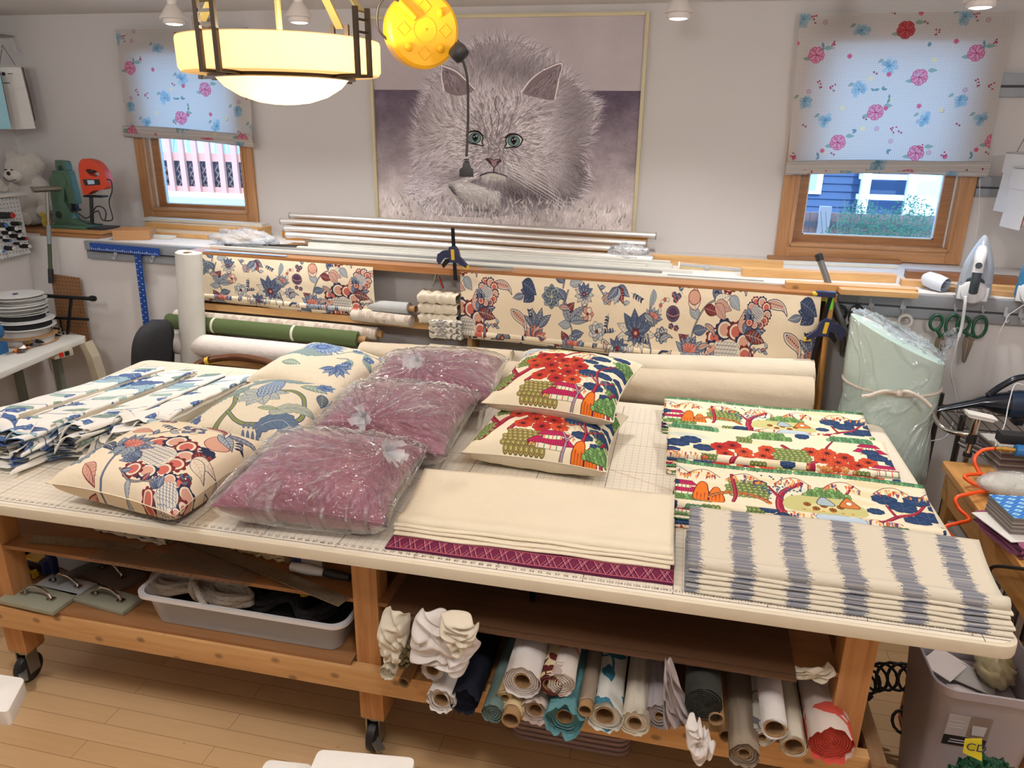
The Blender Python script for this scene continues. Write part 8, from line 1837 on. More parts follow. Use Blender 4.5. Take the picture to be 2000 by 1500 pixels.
# ================================================================== left bay
M_sage = plain('sage_board', (150, 150, 130), .6); M_chr = plain('chrome', (190, 186, 182), .15, 1.0); M_white2 = plain('pale_sheet', (186, 192, 196), .4)
def handle_board(label, c, w_, d_, rot, two=False, mt=None):
 t = thing('handled_board', label, 'board', c, 'sample boards with handles'); X = Matrix.Translation(c) @ Matrix.Rotation(rot, 4, 'Z')
 m = MB(); m.X = X; m.box((-w_ / 2, -d_ / 2, 0), (w_ / 2, d_ / 2, .016)); m.build('board', mt or M_sage, t, bevel=.002)
 m = MB(); m.X = X; m.tube(spl([(-.062, 0, .022), (-.05, 0, .04), (-.02, 0, .056), (.02, 0, .056), (.05, 0, .04), (.062, 0, .022)], 6), .0055, 8)
 for s_ in (-1, 1): m.box((s_ * .063 - .014, -.010, .016), (s_ * .063 + .014, .010, .023))
 m.build('pull_handle', M_chr, t, smooth='auto')
Z4 = .4085
for px, py, w_, d_, rot, lb in ((75, 1168, .26, .12, -.06, 'sage board with a curved chrome handle, nearest the left leg'), (212, 1170, .24, .10, -.12, 'sage board with a chrome handle, half behind the clear tub')):
 c = at(px, py, z=Z4 + .01); handle_board(lb, Vector((c.x, c.y, Z4)), w_, d_, rot)
c = at(120, 1145, z=Z4 + .02); handle_board('pale board with a chrome handle behind the sage one', Vector((c.x, c.y + .02, Z4)), .22, .09, -.1, mt=M_white2)
c = at(180, 1130, z=Z4 + .02); handle_board('dark board with a shadowed handle, behind the others', Vector((c.x + .04, c.y + .06, Z4)), .26, .13, -.3, mt=plain('grey_brown_board', (110, 98, 86), .6))
c = at(110, 1110, z=Z4); o = MB(); o.X = Matrix.Translation((c.x, c.y + .1, Z4)) @ Matrix.Rotation(-.2, 4, 'Z'); o.box((-.2, -.09, 0), (.16, .12, .004)); tag(o.build('pale_sheet', M_white2), 'pale blue-grey plastic sheet lying on the lower shelf', 'sheet')
c = at(135, 1120, z=Z4 + .03); o = MB(); o.bar((c.x - .0, c.y - .06, Z4 + .03), (c.x + .10, c.y + .16, Z4 + .03), .003, .05); tag(o.build('metal_bracket', M_zinc), 'metal strip standing on edge on the pale sheet', 'bracket')
def lying_clamp(label, c, rot, k=1.0):
 t = thing('bar_clamp', label, 'clamp', c, 'blue clamps on the lower shelf'); X = Matrix.Translation(c) @ Matrix.Rotation(rot, 4, 'Z') @ Matrix.Scale(k, 4)
 for nm_, mt, bx in (('body', M_nvy, ((-.08, -.03, .01), (.07, .03, .075))), ('core', M_blkm, ((-.06, -.035, .022), (.05, .035, .06)))): m = MB(); m.X = X; m.box(*bx); m.build(nm_, mt, t, bevel=.006 * k)
 for px_ in (-.10, .07): m = MB(); m.X = X; m.prism([(px_, .0), (px_ + .03, .0), (px_ + .035, .08), (px_ + .012, .125), (px_ - .012, .13), (px_ + .0, .08)], -.014, .014, 'y'); m.build('jaw', M_nvy, t, bevel=.003)
 for px_ in (-.03, .015): m = MB(); m.X = X; m.box((px_, -.055, .0), (px_ + .012, -.03, .035)); m.box((px_ - .018, -.06, .026), (px_ + .018, -.05, .036)); m.build('pad', M_ylw, t)
 m = MB(); m.X = X; m.box((-.05, -.031, .07), (.04, .031, .078)); m.build('badge', M_ylw, t)
c = at(66, 1112, z=Z4 + .03); lying_clamp('blue and yellow clamp on the lower shelf, nearest the left leg', Vector((c.x, c.y + .03, Z4 + .004)), -.15, .9)
c = at(112, 1092, z=Z4 + .03); lying_clamp('blue and yellow clamp behind the first on the lower shelf', Vector((c.x + .03, c.y + .12, Z4 + .004)), -.3, .85)
c = at(175, 1108, z=Z4 + .03); lying_clamp('darker blue clamp deep on the lower shelf, right of the metal strip', Vector((c.x + .05, c.y + .16, Z4 + .004)), -.5, .9)
c = at(245, 1118, z=Z4 + .02); t = thing('black_tool', 'black tool lying between the boards and the tub', 'tool', (c.x, c.y + .12, Z4)); o = MB(); o.tube(spl([(c.x - .02, c.y + .2, Z4 + .03), (c.x - .05, c.y + .12, Z4 + .04), (c.x - .03, c.y + .06, Z4 + .05), (c.x + .02, c.y + .05, Z4 + .06)], 5), .022, 10); o.build('body', M_blk, t, smooth=True)
# the clear tub and ropes
T0, T1, T2 = at(248, 1166, z=.545), at(640, 1240, z=.545), at(692, 1180, z=.545)
tx0, tx1, ty0, ty1 = T0.x - .0, 1.745, .085, .50
M_tubp = film('milky_tub', (.86, .84, .80), .25, .34, 0)
t = thing('storage_tub', 'shallow clear plastic tub full of rope on the lower shelf', 'tub', ((tx0 + tx1) / 2, .28, Z4)); m = MB()
L = [(rrect(tx0 + .045, ty0 + .03, tx1 - .045, ty1 - .03, .04), Z4 + .002), (rrect(tx0 + .018, ty0 + .012, tx1 - .018, ty1 - .012, .05), .520), (rrect(tx0 + .012, ty0 + .006, tx1 - .012, ty1 - .006, .05), .538)]
n = len(L[0][0])
for (a, za), (b, zb_) in zip(L, L[1:]): m.add([(*p, za) for p in a] + [(*p, zb_) for p in b], [(i, (i + 1) % n, n + (i + 1) % n, n + i) for i in range(n)])
m.add([(*p, L[0][1]) for p in L[0][0]], [tuple(range(n))]); m.build('tub_wall', M_tubp, t, smooth='auto')
m = MB(); a = L[2][0]; b = rrect(tx0 - .004, ty0 - .01, tx1 + .004, ty1 + .01, .055); m.add([(*p, .538) for p in a] + [(*p, .540) for p in b] + [(*p, .526) for p in b], [(i, (i + 1) % n, n + (i + 1) % n, n + i) for i in range(n)] + [(n + i, n + (i + 1) % n, 2 * n + (i + 1) % n, 2 * n + i) for i in range(n)]); m.build('rim', film('tub_rim', (.9, .88, .85), .2, .75, 0), t, smooth='auto')
def hank(label, c, L_, W_, col, mt, seed, n=5, r=.011, tie=True, rot=-.1):
 rnd = random.Random(seed); m = MB(); X = Matrix.Translation(c) @ Matrix.Rotation(rot, 4, 'Z')
 for k in range(n):
  h = .012 + .014 * (k % 3); o = rnd.uniform(-.01, .01); m.X = X
  m.tube(spl([(-L_ * rnd.uniform(.85, 1), W_ * .1 + o, h), (-L_ * .6, W_ * rnd.uniform(.5, 1), h + .01), (0, .012 * (k - 2), .045), (L_ * .5, W_ * rnd.uniform(.5, 1), h + .02), (L_ * rnd.uniform(.8, 1), 0, h + .012), (L_ * .5, -W_ * rnd.uniform(.5, 1), h + .01), (0, .012 * (k - 2) - .01, .05), (-L_ * .6, -W_ * rnd.uniform(.5, 1), h)], 7, True), r, 8, closed=True)
 if tie: m.tube([(.0 + .01 * math.sin(a * 2), .045 * math.cos(a), .045 + .045 * math.sin(a)) for a in (2 * PI * i / 20 for i in range(20))], r, 8, closed=True); m.tube(spl([(0, -.03, .08), (.05, -.07, .07), (.10, -.10, .05)], 5), r, 8)
 return tag(m.build('rope_hank', mt, smooth=True), label, 'rope')
M_rp1 = plain('grey_rope', (176, 168, 156), .9, bump=.8, bscale=150); M_rp2 = plain('brown_rope', (120, 84, 52), .9, bump=.8, bscale=150); M_rp3 = plain('black_webbing', (24, 24, 30), .8, bump=.6, bscale=80)
hank('thick pale rope tied in a bow lying in the clear tub', (1.13, .20, .478), .22, .05, 0, M_rp1, 2, 6, .012)
hank('brown rope coil in the clear tub behind the pale rope', (1.02, .34, .46), .16, .07, 0, M_rp2, 3, 6, .010, False)
tag(MB().prism(rrect(tx0 + .06, ty0 + .045, tx1 - .06, ty1 - .045, .04), Z4 + .006, .46).build('tub_contents', M_rp3, bevel=.01), 'dark straps and webbing filling the bottom of the clear tub', 'webbing', kind='stuff')
hank('black strap tangle at the right end of the clear tub', (1.48, .25, .462), .17, .09, 0, M_rp3, 5, 9, .012, False)
o = MB(); c = at(588, 1158, y=.22); o.lathe([(.0001, 0), (.014, .002), (.014, .012), (.0001, .014)], (c.x, .24, .515), 10); tag(o.build('yellow_buckle', M_ylw), 'small yellow buckle on the black straps in the tub', 'buckle')
# middle shelf: rulers, brush, cloths
ZS = .6425; M_rul = film('acrylic_ruler', (.86, .82, .74), .12, .05, 0); M_alr = plain('aluminium_ruler', (150, 138, 118), .35, .7)
def flat(name, label, a, b, w_, h, z, mt, cat='ruler', marks=True):
 t = thing(name, label, cat, (a + b) / 2); MB().bar(a, b, w_, h).build('blade', mt, t); d = (b - a); L = d.length; d.normalize(); s_ = d.cross(Vector((0, 0, 1))); m = MB()
 for k in range(int(L / .0254)):
  c = a + d * (.0127 + k * .0254) + Vector((0, 0, h / 2 + .0003)); q = .010 if k % 4 else .02
  for sg in (-1, 1): m.bar(c + s_ * sg * (w_ / 2 - .002), c + s_ * sg * (w_ / 2 - q), .0012, .0003)
 m.build('graduations', plain('dark_marks', (40, 34, 30), .7), t)
flat('yardstick', 'long metal yardstick sticking out over the front of the middle shelf', at(300, 1022, z=ZS + .016), at(672, 1176, z=ZS + .012), .055, .002, ZS, M_alr)
flat('ruler', 'metal ruler with rounded hole at the left of the middle shelf', at(62, 1052, z=ZS + .004), at(280, 1070, z=ZS + .004), .05, .002, ZS, M_alr)
flat('ruler', 'clear gridded ruler under the yardstick, nearest the shelf edge', at(190, 1078, z=ZS + .006), at(500, 1130, z=ZS + .006), .11, .003, ZS, M_rul)
flat('ruler', 'second clear gridded ruler behind the first on the middle shelf', at(330, 1072, z=ZS + .0095), at(480, 1112, z=ZS + .0095), .12, .003, ZS, M_rul)
c = at(255, 1042, z=ZS + .02); fold_pile('folded_cloth', 'cream cloth with dark navy spots rolled on the middle shelf', (c.x, c.y + .02, ZS + .002), .34, .06, .05, imgmat('navy_spot_cloth', (lambda c_: ([c_.disc(random.Random(k).uniform(0, 20), random.Random(k + 50).uniform(0, 20), 1.1, (40, 40, 66), ry=.6, rot=k) for k in range(22)], c_.image('navy_spot'))[1])(Cv(20, 20, (206, 192, 168), 8))), 7, rot=-.1)
c = at(500, 1075, z=ZS + .02); fold_pile('folded_cloth', 'crumpled cream cloth near the bench brush on the middle shelf', (c.x, c.y + .04, ZS + .002), .28, .10, .04, M_crm, 9, rot=-.15)
a, b = at(570, 1106, z=ZS + .03), at(684, 1128, z=ZS + .035); t = thing('bench_brush', 'bench brush with a white head and black grip on the middle shelf', 'brush', a); mid = a.lerp(b, .5)
MB().tube([a - (b - a) * .03, a, a.lerp(b, .3), mid, a.lerp(b, .58)], [.006, .016, .019, .014, .010], 14).build('head', M_irw, t, smooth=True); MB().tube([a.lerp(b, .56), a.lerp(b, .7), b], [.012, .017, .014], 14).build('grip', M_blk, t, smooth='auto')
for k in range(9): c = a.lerp(b, .02 + .055 * k); MB().box((c.x - .009, c.y + .012, ZS + .002), (c.x + .009, c.y + .032, ZS + .075)).build('bristle_tuft', M_nvy if k < 3 else plain('grey_bristle', (140, 130, 120), .8), t)
# bags on the floor under the left bay
for k, (px, py, y_, sx, lb) in enumerate(((215, 1275, 1.0, .14, 'leftmost'), (300, 1290, .95, .16, 'middle'), (400, 1330, .75, .22, 'third'), (510, 1345, .7, .17, 'rightmost'))):
 p = at(px, py, y=y_); crumple('clear bag on the floor beneath the left bay of the table, ' + lb + ' of four', (p.x, y_, .085), sx, .12, .08, 20 + k, film('floor_bag_film', (.92, .9, .88), .2, .4, .9, 18, .03), group='clear bags on the floor', n=36)
tag(MB().box((1.50, .55, 0), (1.95, .95, .13)).build('white_box', M_bb, bevel=.01), 'white plastic box on the floor behind the middle caster', 'box')
# white seats in front of the table, cut off by the frame
M_seat = plain('white_gloss_seat', (236, 232, 226), .3)
def seat(label, cs, z, th=.03, legs=True):
 c = sum((Vector(p) for p in cs), Vector()) / len(cs); t = thing('stool', label, 'stool', (c.x, c.y, 0)); P_ = [];n = len(cs)
 for i in range(n):
  p, a, b = Vector(cs[i]), Vector(cs[i - 1]), Vector(cs[(i + 1) % n]); r = .02; p0, p1 = p + (a - p).normalized() * r, p + (b - p).normalized() * r
  for k in range(5): s_ = k / 4; P_.append(tuple((p0 * (1 - s_) ** 2 + p * 2 * s_ * (1 - s_) + p1 * s_ * s_)[:2]))
 MB().prism(P_, z - th, z).build('seat', M_seat, t, bevel=.006)
 for p in cs: q = c + (Vector(p) - c) * (.75 if c.x > 1.3 else .1); MB().tube([(q.x, q.y, 0), (q.x, q.y, z - th)], .012, 10).build('leg', M_zinc, t, smooth='auto')
a, b = at(622, 1462, z=.55), at(812, 1479, z=.55); d = (b - a).normalized(); n_ = Vector((d.y, -d.x, 0)); seat('white glossy stool seat at the bottom edge, below the middle caster', [a, b, b + n_ * .3, a + n_ * .3], .55)
a, b = at(520, 1482, z=.50), at(612, 1492, z=.50); seat('second white glossy seat peeking out left of the stool at the bottom edge', [a, b, b + n_ * .3, a + n_ * .3], .50)
a, b = at(-160, 1292, z=.55), at(50, 1324, z=.55); d = (b - a).normalized(); n_ = Vector((d.y, -d.x, 0)); e_ = at(15, 1392, z=.55); seat('white glossy seat corner at the left edge of the frame', [a, b, e_, e_ - (b - a)], .55, .05)
# ================================================================== the right side
M_bn = wood('bench_maple', (212, 160, 96), (186, 132, 72), 'y', .35); M_bn2 = wood('bench_maple_x', (200, 146, 84), (176, 120, 62), 'z', .4)
ZB = .80; t = thing('wooden_bench', 'honey-coloured wooden bench along the right edge', 'bench', (4.3, .9, 0)); bx0 = 3.90
MB().prism(rrect(bx0, .15, 4.9, 1.42, .02), ZB - .03, ZB).build('top', M_bn, t, bevel=.004)
MB().box((bx0 + .02, .2, ZB - .16), (bx0 + .045, 1.40, ZB - .031)).build('apron', M_bn, t); MB().box((bx0 + .03, 1.34, 0), (bx0 + .11, 1.40, ZB - .031)).build('leg', M_bn2, t); MB().box((bx0 + .03, .25, 0), (bx0 + .11, .31, ZB - .031)).build('leg', M_bn2, t)
for y in (.27, 1.36): MB().box((4.78, y, 0), (4.85, y + .06, ZB - .031)).build('leg', M_bn2, t)
MB().box((bx0 + .05, .3, .35), (4.8, 1.36, .37)).build('lower_shelf', M_bn, t)
# chrome wire rack
M_drk = plain('dark_chrome', (92, 92, 90), .25, .9); t = thing('wire_rack', 'chrome wire rack on posts against the right wall', 'rack', (4.4, 1.75, 0))
for x, y in ((4.02, 1.62), (4.02, 1.93), (5.1, 1.62), (5.1, 1.93)): MB().tube([(x, y, 0), (x, y, .94)], .0135, 12).build('post', M_drk, t, smooth='auto')
for z in (.30, .88):
 m = MB()
 for y in (1.62, 1.93): m.tube([(4.02, y, z), (5.1, y, z)], .004, 6); m.tube([(4.02, y, z - .03), (5.1, y, z - .03)], .003, 6); m.tube([(4.02 + .03 * k, y, z - .03 * (k % 2)) for k in range(37)], .002, 5)
 for x in (4.02, 5.1): m.tube([(x, 1.62, z), (x, 1.93, z)], .004, 6); m.tube([(x, 1.62, z - .03), (x, 1.93, z - .03)], .003, 6)
 for k in range(24): m.tube([(4.05 + k * .045, 1.62, z + .004), (4.05 + k * .045, 1.93, z + .004)], .002, 5)
 m.build('wire_shelf', M_drk, t)
m = MB(); a, b = Vector((4.02, 1.62, .62)), Vector((4.02, 1.30, .18))
for o in (-.012, .012): m.tube([a + Vector((0, 0, o)), b + Vector((0, 0, o))], .004, 6)
for k in range(10): c = a.lerp(b, k / 10); m.tube([c + Vector((0, 0, -.012)), c + Vector((0, -.01, .012))], .003, 5)
m.build('brace', M_drk, t)
# hand vacuum
v0, v1, v2 = at(1828, 800, y=1.70), at(1915, 785, y=1.72), at(1985, 790, y=1.74); t = thing('hand_vacuum', 'glossy black cordless hand vacuum lying on the wire rack', 'vacuum', (v2.x, v2.y, .885)); M_gb = plain('gloss_black', (24, 30, 40), .12); dz = Vector((0, 0, 1))
def sec(pr, n_, mt, sy=.7):
 m = MB(); n = 20; vs = []
 for c, r, rz in pr: vs += [(c.x + 0 * r, c.y + r * sy * math.cos(2 * PI * k / n), c.z + rz * math.sin(2 * PI * k / n)) for k in range(n)]
 m.add(vs, [(i * n + k, i * n + (k + 1) % n, (i + 1) * n + (k + 1) % n, (i + 1) * n + k) for i in range(len(pr) - 1) for k in range(n)] + [tuple(range(n)), tuple(reversed(range((len(pr) - 1) * n, len(pr) * n)))]); return m.build(n_, mt, t, smooth='auto', fix=True)
v2.z = max(v2.z, .955)
sec([(v0, .03, .006), (v0.lerp(v1, .3), .032, .014), (v0.lerp(v1, .8), .035, .018), (v1, .045, .024), (v1.lerp(v2, .4), .06, .045), (v1.lerp(v2, .8), .07, .060)], 'nozzle', M_gb)
sec([(v1.lerp(v2, .75), .072, .062), (v2, .075, .068), (v2 + Vector((.25, .02, .0)), .07, .065)], 'motor_body', plain('navy_gloss', (36, 54, 78), .15))
MB().tube(spl([v1.lerp(v2, .15) + dz * .03, v1.lerp(v2, .5) + dz * .085, v2 + dz * .13, v2 + Vector((.14, .02, .12)), v2 + Vector((.22, .02, .05))], 7), .014, 12).build('handle', M_gb, t, smooth=True); MB().box((v2.x + .0, v2.y - .03, v2.z - .09), (v2.x + .035, v2.y + .03, v2.z - .05)).build('foot', M_gb, t, bevel=.004)
# chrome post with swing arm
pa = at(1908, 815, y=1.46); t = thing('chrome_stand', 'chrome telescopic post with a bent arm beside the bench', 'stand', (pa.x, 1.46, 0)); pb = at(1885, 905, y=1.46); d = (pb - pa).normalized(); pf = Vector((pb.x - .03, 1.46, 0))
MB().tube([pa, pa.lerp(pb, .45)], .017, 16).build('upper_sleeve', M_chr, t, smooth='auto'); MB().tube([pa.lerp(pb, .35), pa.lerp(pb, .55)], .0195, 16).build('black_collar', M_blk, t, smooth='auto'); MB().tube([pa.lerp(pb, .5), pf], .0125, 14).build('post', M_chr, t, smooth='auto'); MB().tube([pa.lerp(pb, .76), pa.lerp(pb, .84)], .0175, 16).build('black_collar', M_blk, t, smooth='auto')
MB().tube(spl([at(1820, 800, y=1.60), at(1829, 822, y=1.56), at(1845, 838, y=1.52), at(1870, 846, y=1.48), at(1897, 848, y=1.46)], 7), .0105, 12).build('bent_arm', M_chr, t, smooth=True)
m = MB(); c = pa + dz * .01; m.X = Matrix.Translation(c) @ Matrix.Rotation(.15, 4, 'Y'); m.box((-.045, -.03, 0), (.07, .03, .006)); m.box((-.04, -.028, -.010), (.06, .026, -.002)); tag(m.build('folded_paper', plain('paper_white2', (222, 218, 212), .7)), 'folded white papers resting on top of the chrome post', 'paper')
# sample books and tools on the bench
def bookstack(label, c, w_, d_, n, th, rot, cols, top, seed, name='sample_book'):
 t = thing(name, label, 'sample book', c, None); X = Matrix.Translation(c) @ Matrix.Rotation(rot, 4, 'Z'); rnd = random.Random(seed)
 for k in range(n):
  m = MB(); m.X = X; e = rnd.uniform(-.003, .003); m.box((-w_ / 2 + e, -d_ / 2 + e, th * k), (w_ / 2 + e, d_ / 2, th * (k + .86))); m.build('sample_leaf', cols[k % len(cols)], t)
 m = MB(); m.X = X; z = th * n; m.add([(-w_ / 2, -d_ / 2, z), (w_ / 2, -d_ / 2, z), (w_ / 2, d_ / 2, z), (-w_ / 2, d_ / 2, z)], [(0, 1, 2, 3)], [[(0, 0), (1, 0), (1, 1), (0, 1)]]); m.box((-w_ / 2, -d_ / 2, z - .002), (w_ / 2, d_ / 2, z - .0003)); m.build('top_sample', top, t)
def trellis():
 c = Cv(24, 24, (70, 130, 206), 14)
 for i in range(6):
  for j in range(6):
   x, y = i * 4 + (j % 2) * 2, j * 4; c.poly([(x, y - 1.9), (x + 1.9, y), (x, y + 1.9), (x - 1.9, y)], (140, 200, 224), (40, 84, 170), .35); c.disc(x, y, .7, (90, 160, 214), (220, 236, 240), .2)
 return c.image('trellis_print')
Cg = [plain('sample_grey', (150, 144, 138), .8), plain('sample_taupe', (116, 106, 100), .8), plain('sample_plum', (96, 78, 88), .8)]
c = at(1985, 930, z=ZB); bookstack('thick grey sample book with a pale cover at the back of the bench', Vector((c.x + .05, c.y + .14, ZB + .001)), .24, .20, 10, .009, .1, Cg, plain('pale_damask', (190, 186, 180), .7, var=.12, scale=60), 1)
c = at(1955, 915, z=ZB); bookstack('plum and grey sample cards fanned behind the grey book', Vector((c.x + .01, c.y + .18, ZB + .001)), .16, .18, 7, .007, .5, [Cg[2], Cg[0], C_[4]], Cg[2], 2)
c = at(1975, 1040, z=ZB + .02); X5 = c
bookstack('sample book with a blue trellis cover at the front of the bench', Vector((c.x + .075, c.y + .02, ZB + .055)), .25, .17, 8, .0075, .12, [Cg[1], Cg[0]], imgmat('blue_trellis', trellis()), 3)
o = MB(); o.X = Matrix.Translation((c.x + .04, c.y + .0, ZB + .05)) @ Matrix.Rotation(.3, 4, 'Z'); o.box((-.13, -.10, 0), (.16, .10, .003)); tag(o.build('paper_sheet', plain('paper_white2', (222, 218, 212), .7)), 'white paper sheet under the blue trellis sample book', 'paper')
fold_pile('folded_cloth', 'mauve and pink cloth folded under the trellis sample book', (c.x + .07, c.y - .0, ZB + .001), .26, .26, .048, cloth('orchid_cloth', (150, 92, 120)), 15, rot=.25)
c = at(1960, 968, z=ZB + .03); t = thing('clear_pouch', 'clear bag holding navy and cream braided cord on the bench', 'bag', (c.x + .05, c.y + .02, ZB)); M_nc = imgmat('navy_braid', scroll_print('navy_braid', (62, 66, 96), (206, 196, 170), (206, 196, 170), 12, .7))
blob([((c.x + .06, c.y + .06, ZB + .048), (.13, .075, .04), (0, 0, .1))], 'braid', M_nc, t, .008, .003); blob([((c.x + .06, c.y + .06, ZB + .050), (.142, .085, .047), (0, 0, .1))], 'bag_film', M_cb, t, .01, .006)
M_oh = plain('orange_hose', (240, 84, 24), .3); hp = [(1942, 876), (1918, 880), (1903, 898), (1915, 925), (1934, 930), (1912, 926), (1884, 930), (1900, 944), (1928, 958), (1905, 962), (1868, 972), (1872, 992), (1893, 1014), (1870, 1022), (1846, 1030), (1864, 1052), (1882, 1064), (1870, 1074), (1846, 1078)]
hy = [1.30, 1.30, 1.28, 1.25, 1.22, 1.20, 1.17, 1.14, 1.10, 1.05, 1.02, 1.0, .97, .94, .92, .90, .88, .87, .86]
tag(MB().tube(spl([at(x, y, y=q) for (x, y), q in zip(hp, hy)], 7), .0072, 10).build('air_hose', M_oh, smooth=True), 'bright orange coiled air hose hanging off the bench corner', 'hose')
a, b = at(1945, 876, y=1.30), at(1990, 880, y=1.28); t = thing('air_tool', 'blue air tool with a brass fitting on the sample books', 'tool', b); M_bs = plain('brass_fitting', (190, 146, 70), .3, .9)
MB().tube([a, a.lerp(b, .25), a.lerp(b, .26), a.lerp(b, .6), a.lerp(b, .61), a.lerp(b, .85)], [.008, .008, .011, .011, .008, .008], 12).build('fitting', M_bs, t, smooth='auto'); MB().tube([a.lerp(b, .85), b + Vector((.10, 0, 0))], .024, 16).build('body', plain('tool_blue', (40, 110, 170), .35), t, smooth='auto'); MB().box((b.x - .06, b.y + .03, b.z + .01), (b.x + .14, b.y + .09, b.z + .05)).build('magazine', M_blk, t, bevel=.004)
tag(MB().tube(spl([at(2000, 752, y=1.5), at(1982, 752, y=1.5), at(1970, 790, y=1.45), at(1962, 830, y=1.4), at(1948, 860, y=1.35), at(1944, 872, y=1.32)], 6), .0022, 6).build('wire', M_irw, smooth=True), 'white cable looping down in front of the hand vacuum', 'cord')
tag(MB().tube(spl([at(2005, 1112, x=3.86), at(1950, 1106, x=3.86), at(1934, 1112, x=3.86), at(1935, 1128, x=3.86), at(1950, 1145, x=3.86), at(1944, 1152, x=3.86), at(1922, 1148, x=3.86), at(1914, 1142, x=3.86)], 6), .006, 8).build('black_hook', M_blk, smooth=True), 'bent black hook on the side of the bench', 'hook')
tag(MB().box((3.93, 1.0, .371), (4.10, 1.30, .58)).build('sample_box', C_[3], bevel=.004), 'grey box of samples under the bench', 'box')
p = at(1895, 1090, y=.95)
for k in range(5): tag(MB().box((3.95 + .03 * k, .80, .371), (3.972 + .03 * k, .98, .60 - .02 * (k % 3))).build('sample_card', [C_[4], Cg[0], Cg[1], C_[0], Cg[2]][k]), '%s sample card standing upright under the bench' % ['white', 'grey', 'taupe', 'cream', 'plum'][k], 'card', 'sample cards under the bench')
# waste bin
ZW = .55; q0, q1 = (3.605, .235), (3.93, .60); t = thing('waste_bin', 'grey-lilac plastic waste bin at the right end of the table', 'waste bin', (3.77, .42, 0)); M_bin = plain('bin_plastic', (176, 168, 174), .5); m = MB()
def rr_(s_, r): cx, cy = (q0[0] + q1[0]) / 2, (q0[1] + q1[1]) / 2; w_, d_ = (q1[0] - q0[0]) / 2 * s_, (q1[1] - q0[1]) / 2 * s_; return rrect(cx - w_, cy - d_, cx + w_, cy + d_, r)
L = [(rr_(.74, .05), .004), (rr_(.98, .06), ZW - .04), (rr_(1.0, .06), ZW - .035), (rr_(1.03, .06), ZW - .03), (rr_(1.03, .06), ZW - .003), (rr_(1.01, .06), ZW), (rr_(.985, .06), ZW - .003), (rr_(.96, .06), ZW - .05), (rr_(.72, .05), .012)]; n = len(L[0][0])
for (a, za), (b, zb_) in zip(L, L[1:]): m.add([(*p, za) for p in a] + [(*p, zb_) for p in b], [(i, (i + 1) % n, n + (i + 1) % n, n + i) for i in range(n)])
m.add([(*p, .012) for p in L[-1][0]], [tuple(range(n))]); m.add([(*p, .004) for p in L[0][0]], [tuple(reversed(range(n)))]); m.build('bin_wall', M_bin, t, smooth='auto')
def on_front(u, z):  # a point on the bin's sloping front
 s_ = .74 + .24 * (z / (ZW - .04)); cy = (q0[1] + q1[1]) / 2; d_ = (q1[1] - q0[1]) / 2 * s_; return Vector((u, cy - d_ - .0012, z))
def patch(u0, u1, z0, z1, n_, mt, o=0): MB().add([on_front(u0, z0) - Vector((0, o, 0)), on_front(u1, z0) - Vector((0, o, 0)), on_front(u1, z1) - Vector((0, o, 0)), on_front(u0, z1) - Vector((0, o, 0))], [(0, 1, 2, 3)]).build(n_, mt, t)
patch(3.655, 3.775, .33, .455, 'sticker', plain('sticker_white', (196, 188, 190), .5)); patch(3.655, 3.775, .33, .37, 'sticker_band', plain('sticker_black', (34, 34, 36), .5), .0005); patch(3.715, 3.775, .372, .455, 'sticker_picture', plain('sticker_tan', (150, 132, 122), .5), .0005)
m = MB()
for z, u0, u1 in ((.428, 3.662, 3.70), (.412, 3.66, 3.705), (.402, 3.66, 3.70), (.352, 3.675, 3.745), (.342, 3.672, 3.74)): p = on_front(u0, z); m.box((u0, p.y - .0015, z), (u1, p.y - .001, z + .003))
m.prism([(3.728, .385), (3.762, .385), (3.768, .445), (3.722, .445)], on_front(3.7, .41).y - .0014, on_front(3.7, .41).y - .001, 'y'); m.build('sticker_print', plain('sticker_grey', (206, 204, 206), .5), t)
tag(MB().prism(rr_(.84, .05), .3, .42).build('bin_contents', plain('paper_litter', (206, 200, 200), .8), bevel=.01), 'crumpled paper filling the waste bin', 'paper', kind='stuff')
for k, (x, y, r_, lb, mt) in enumerate(((3.72, .36, .3, 'flat pale carton flap in the waste bin', plain('carton_pale', (206, 196, 192), .6)), (3.77, .45, -.4, 'grey folded carton piece in the waste bin', C_[3]), (3.70, .47, .9, 'second pale carton piece at the back of the waste bin', plain('carton_pale', (206, 196, 192), .6)))):
 m = MB(); m.X = Matrix.Translation((x, y, .432 + .014 * k)) @ Euler((.06 * k, .08, r_)).to_matrix().to_4x4(); m.box((-.07, -.05, 0), (.08, .05, .003)); tag(m.build('carton_piece', mt), lb, 'carton')
crumple('crumpled yellowish plastic wrapper in the waste bin', (3.85, .47, .475), .05, .075, .045, 31, plain('wrapper', (186, 174, 136), .3), 'wrapper', 'wrapper', 30)
# coil cord, orange thing and green bag on the floor
cc_ = at(1768, 1360, y=.62); m = MB(); pts = []
for k in range(14 * 14):
 a = 2 * PI * k / 14; s_ = k / 196; pts.append((cc_.x - .03 + .09 * math.sin(s_ * 5) + .045 * math.cos(a) * 1, cc_.y - .10 + .20 * s_ + .02 * math.sin(a), max(.01, .14 + .13 * math.sin(s_ * 3.3) + .045 * math.sin(a))))
tag(MB().tube(pts, .0055, 8).build('coiled_cable', M_blk, smooth=True), 'black coiled cable behind the waste bin', 'cable')
c = at(1788, 1290, y=.70); t = thing('extension_reel', 'orange plastic piece mostly hidden behind the waste bin', 'tool', (c.x + .03, .72, 0)); MB().prism(rrect(c.x - .0, .68, c.x + .10, .76, .02), 0.0, c.z + .06).build('body', M_or, t, bevel=.01)
g0 = Vector((3.80, .10, 0)); M_gbag = film('green_bag_film', (.10, .42, .24), .15, .45, .9, 14, .04)
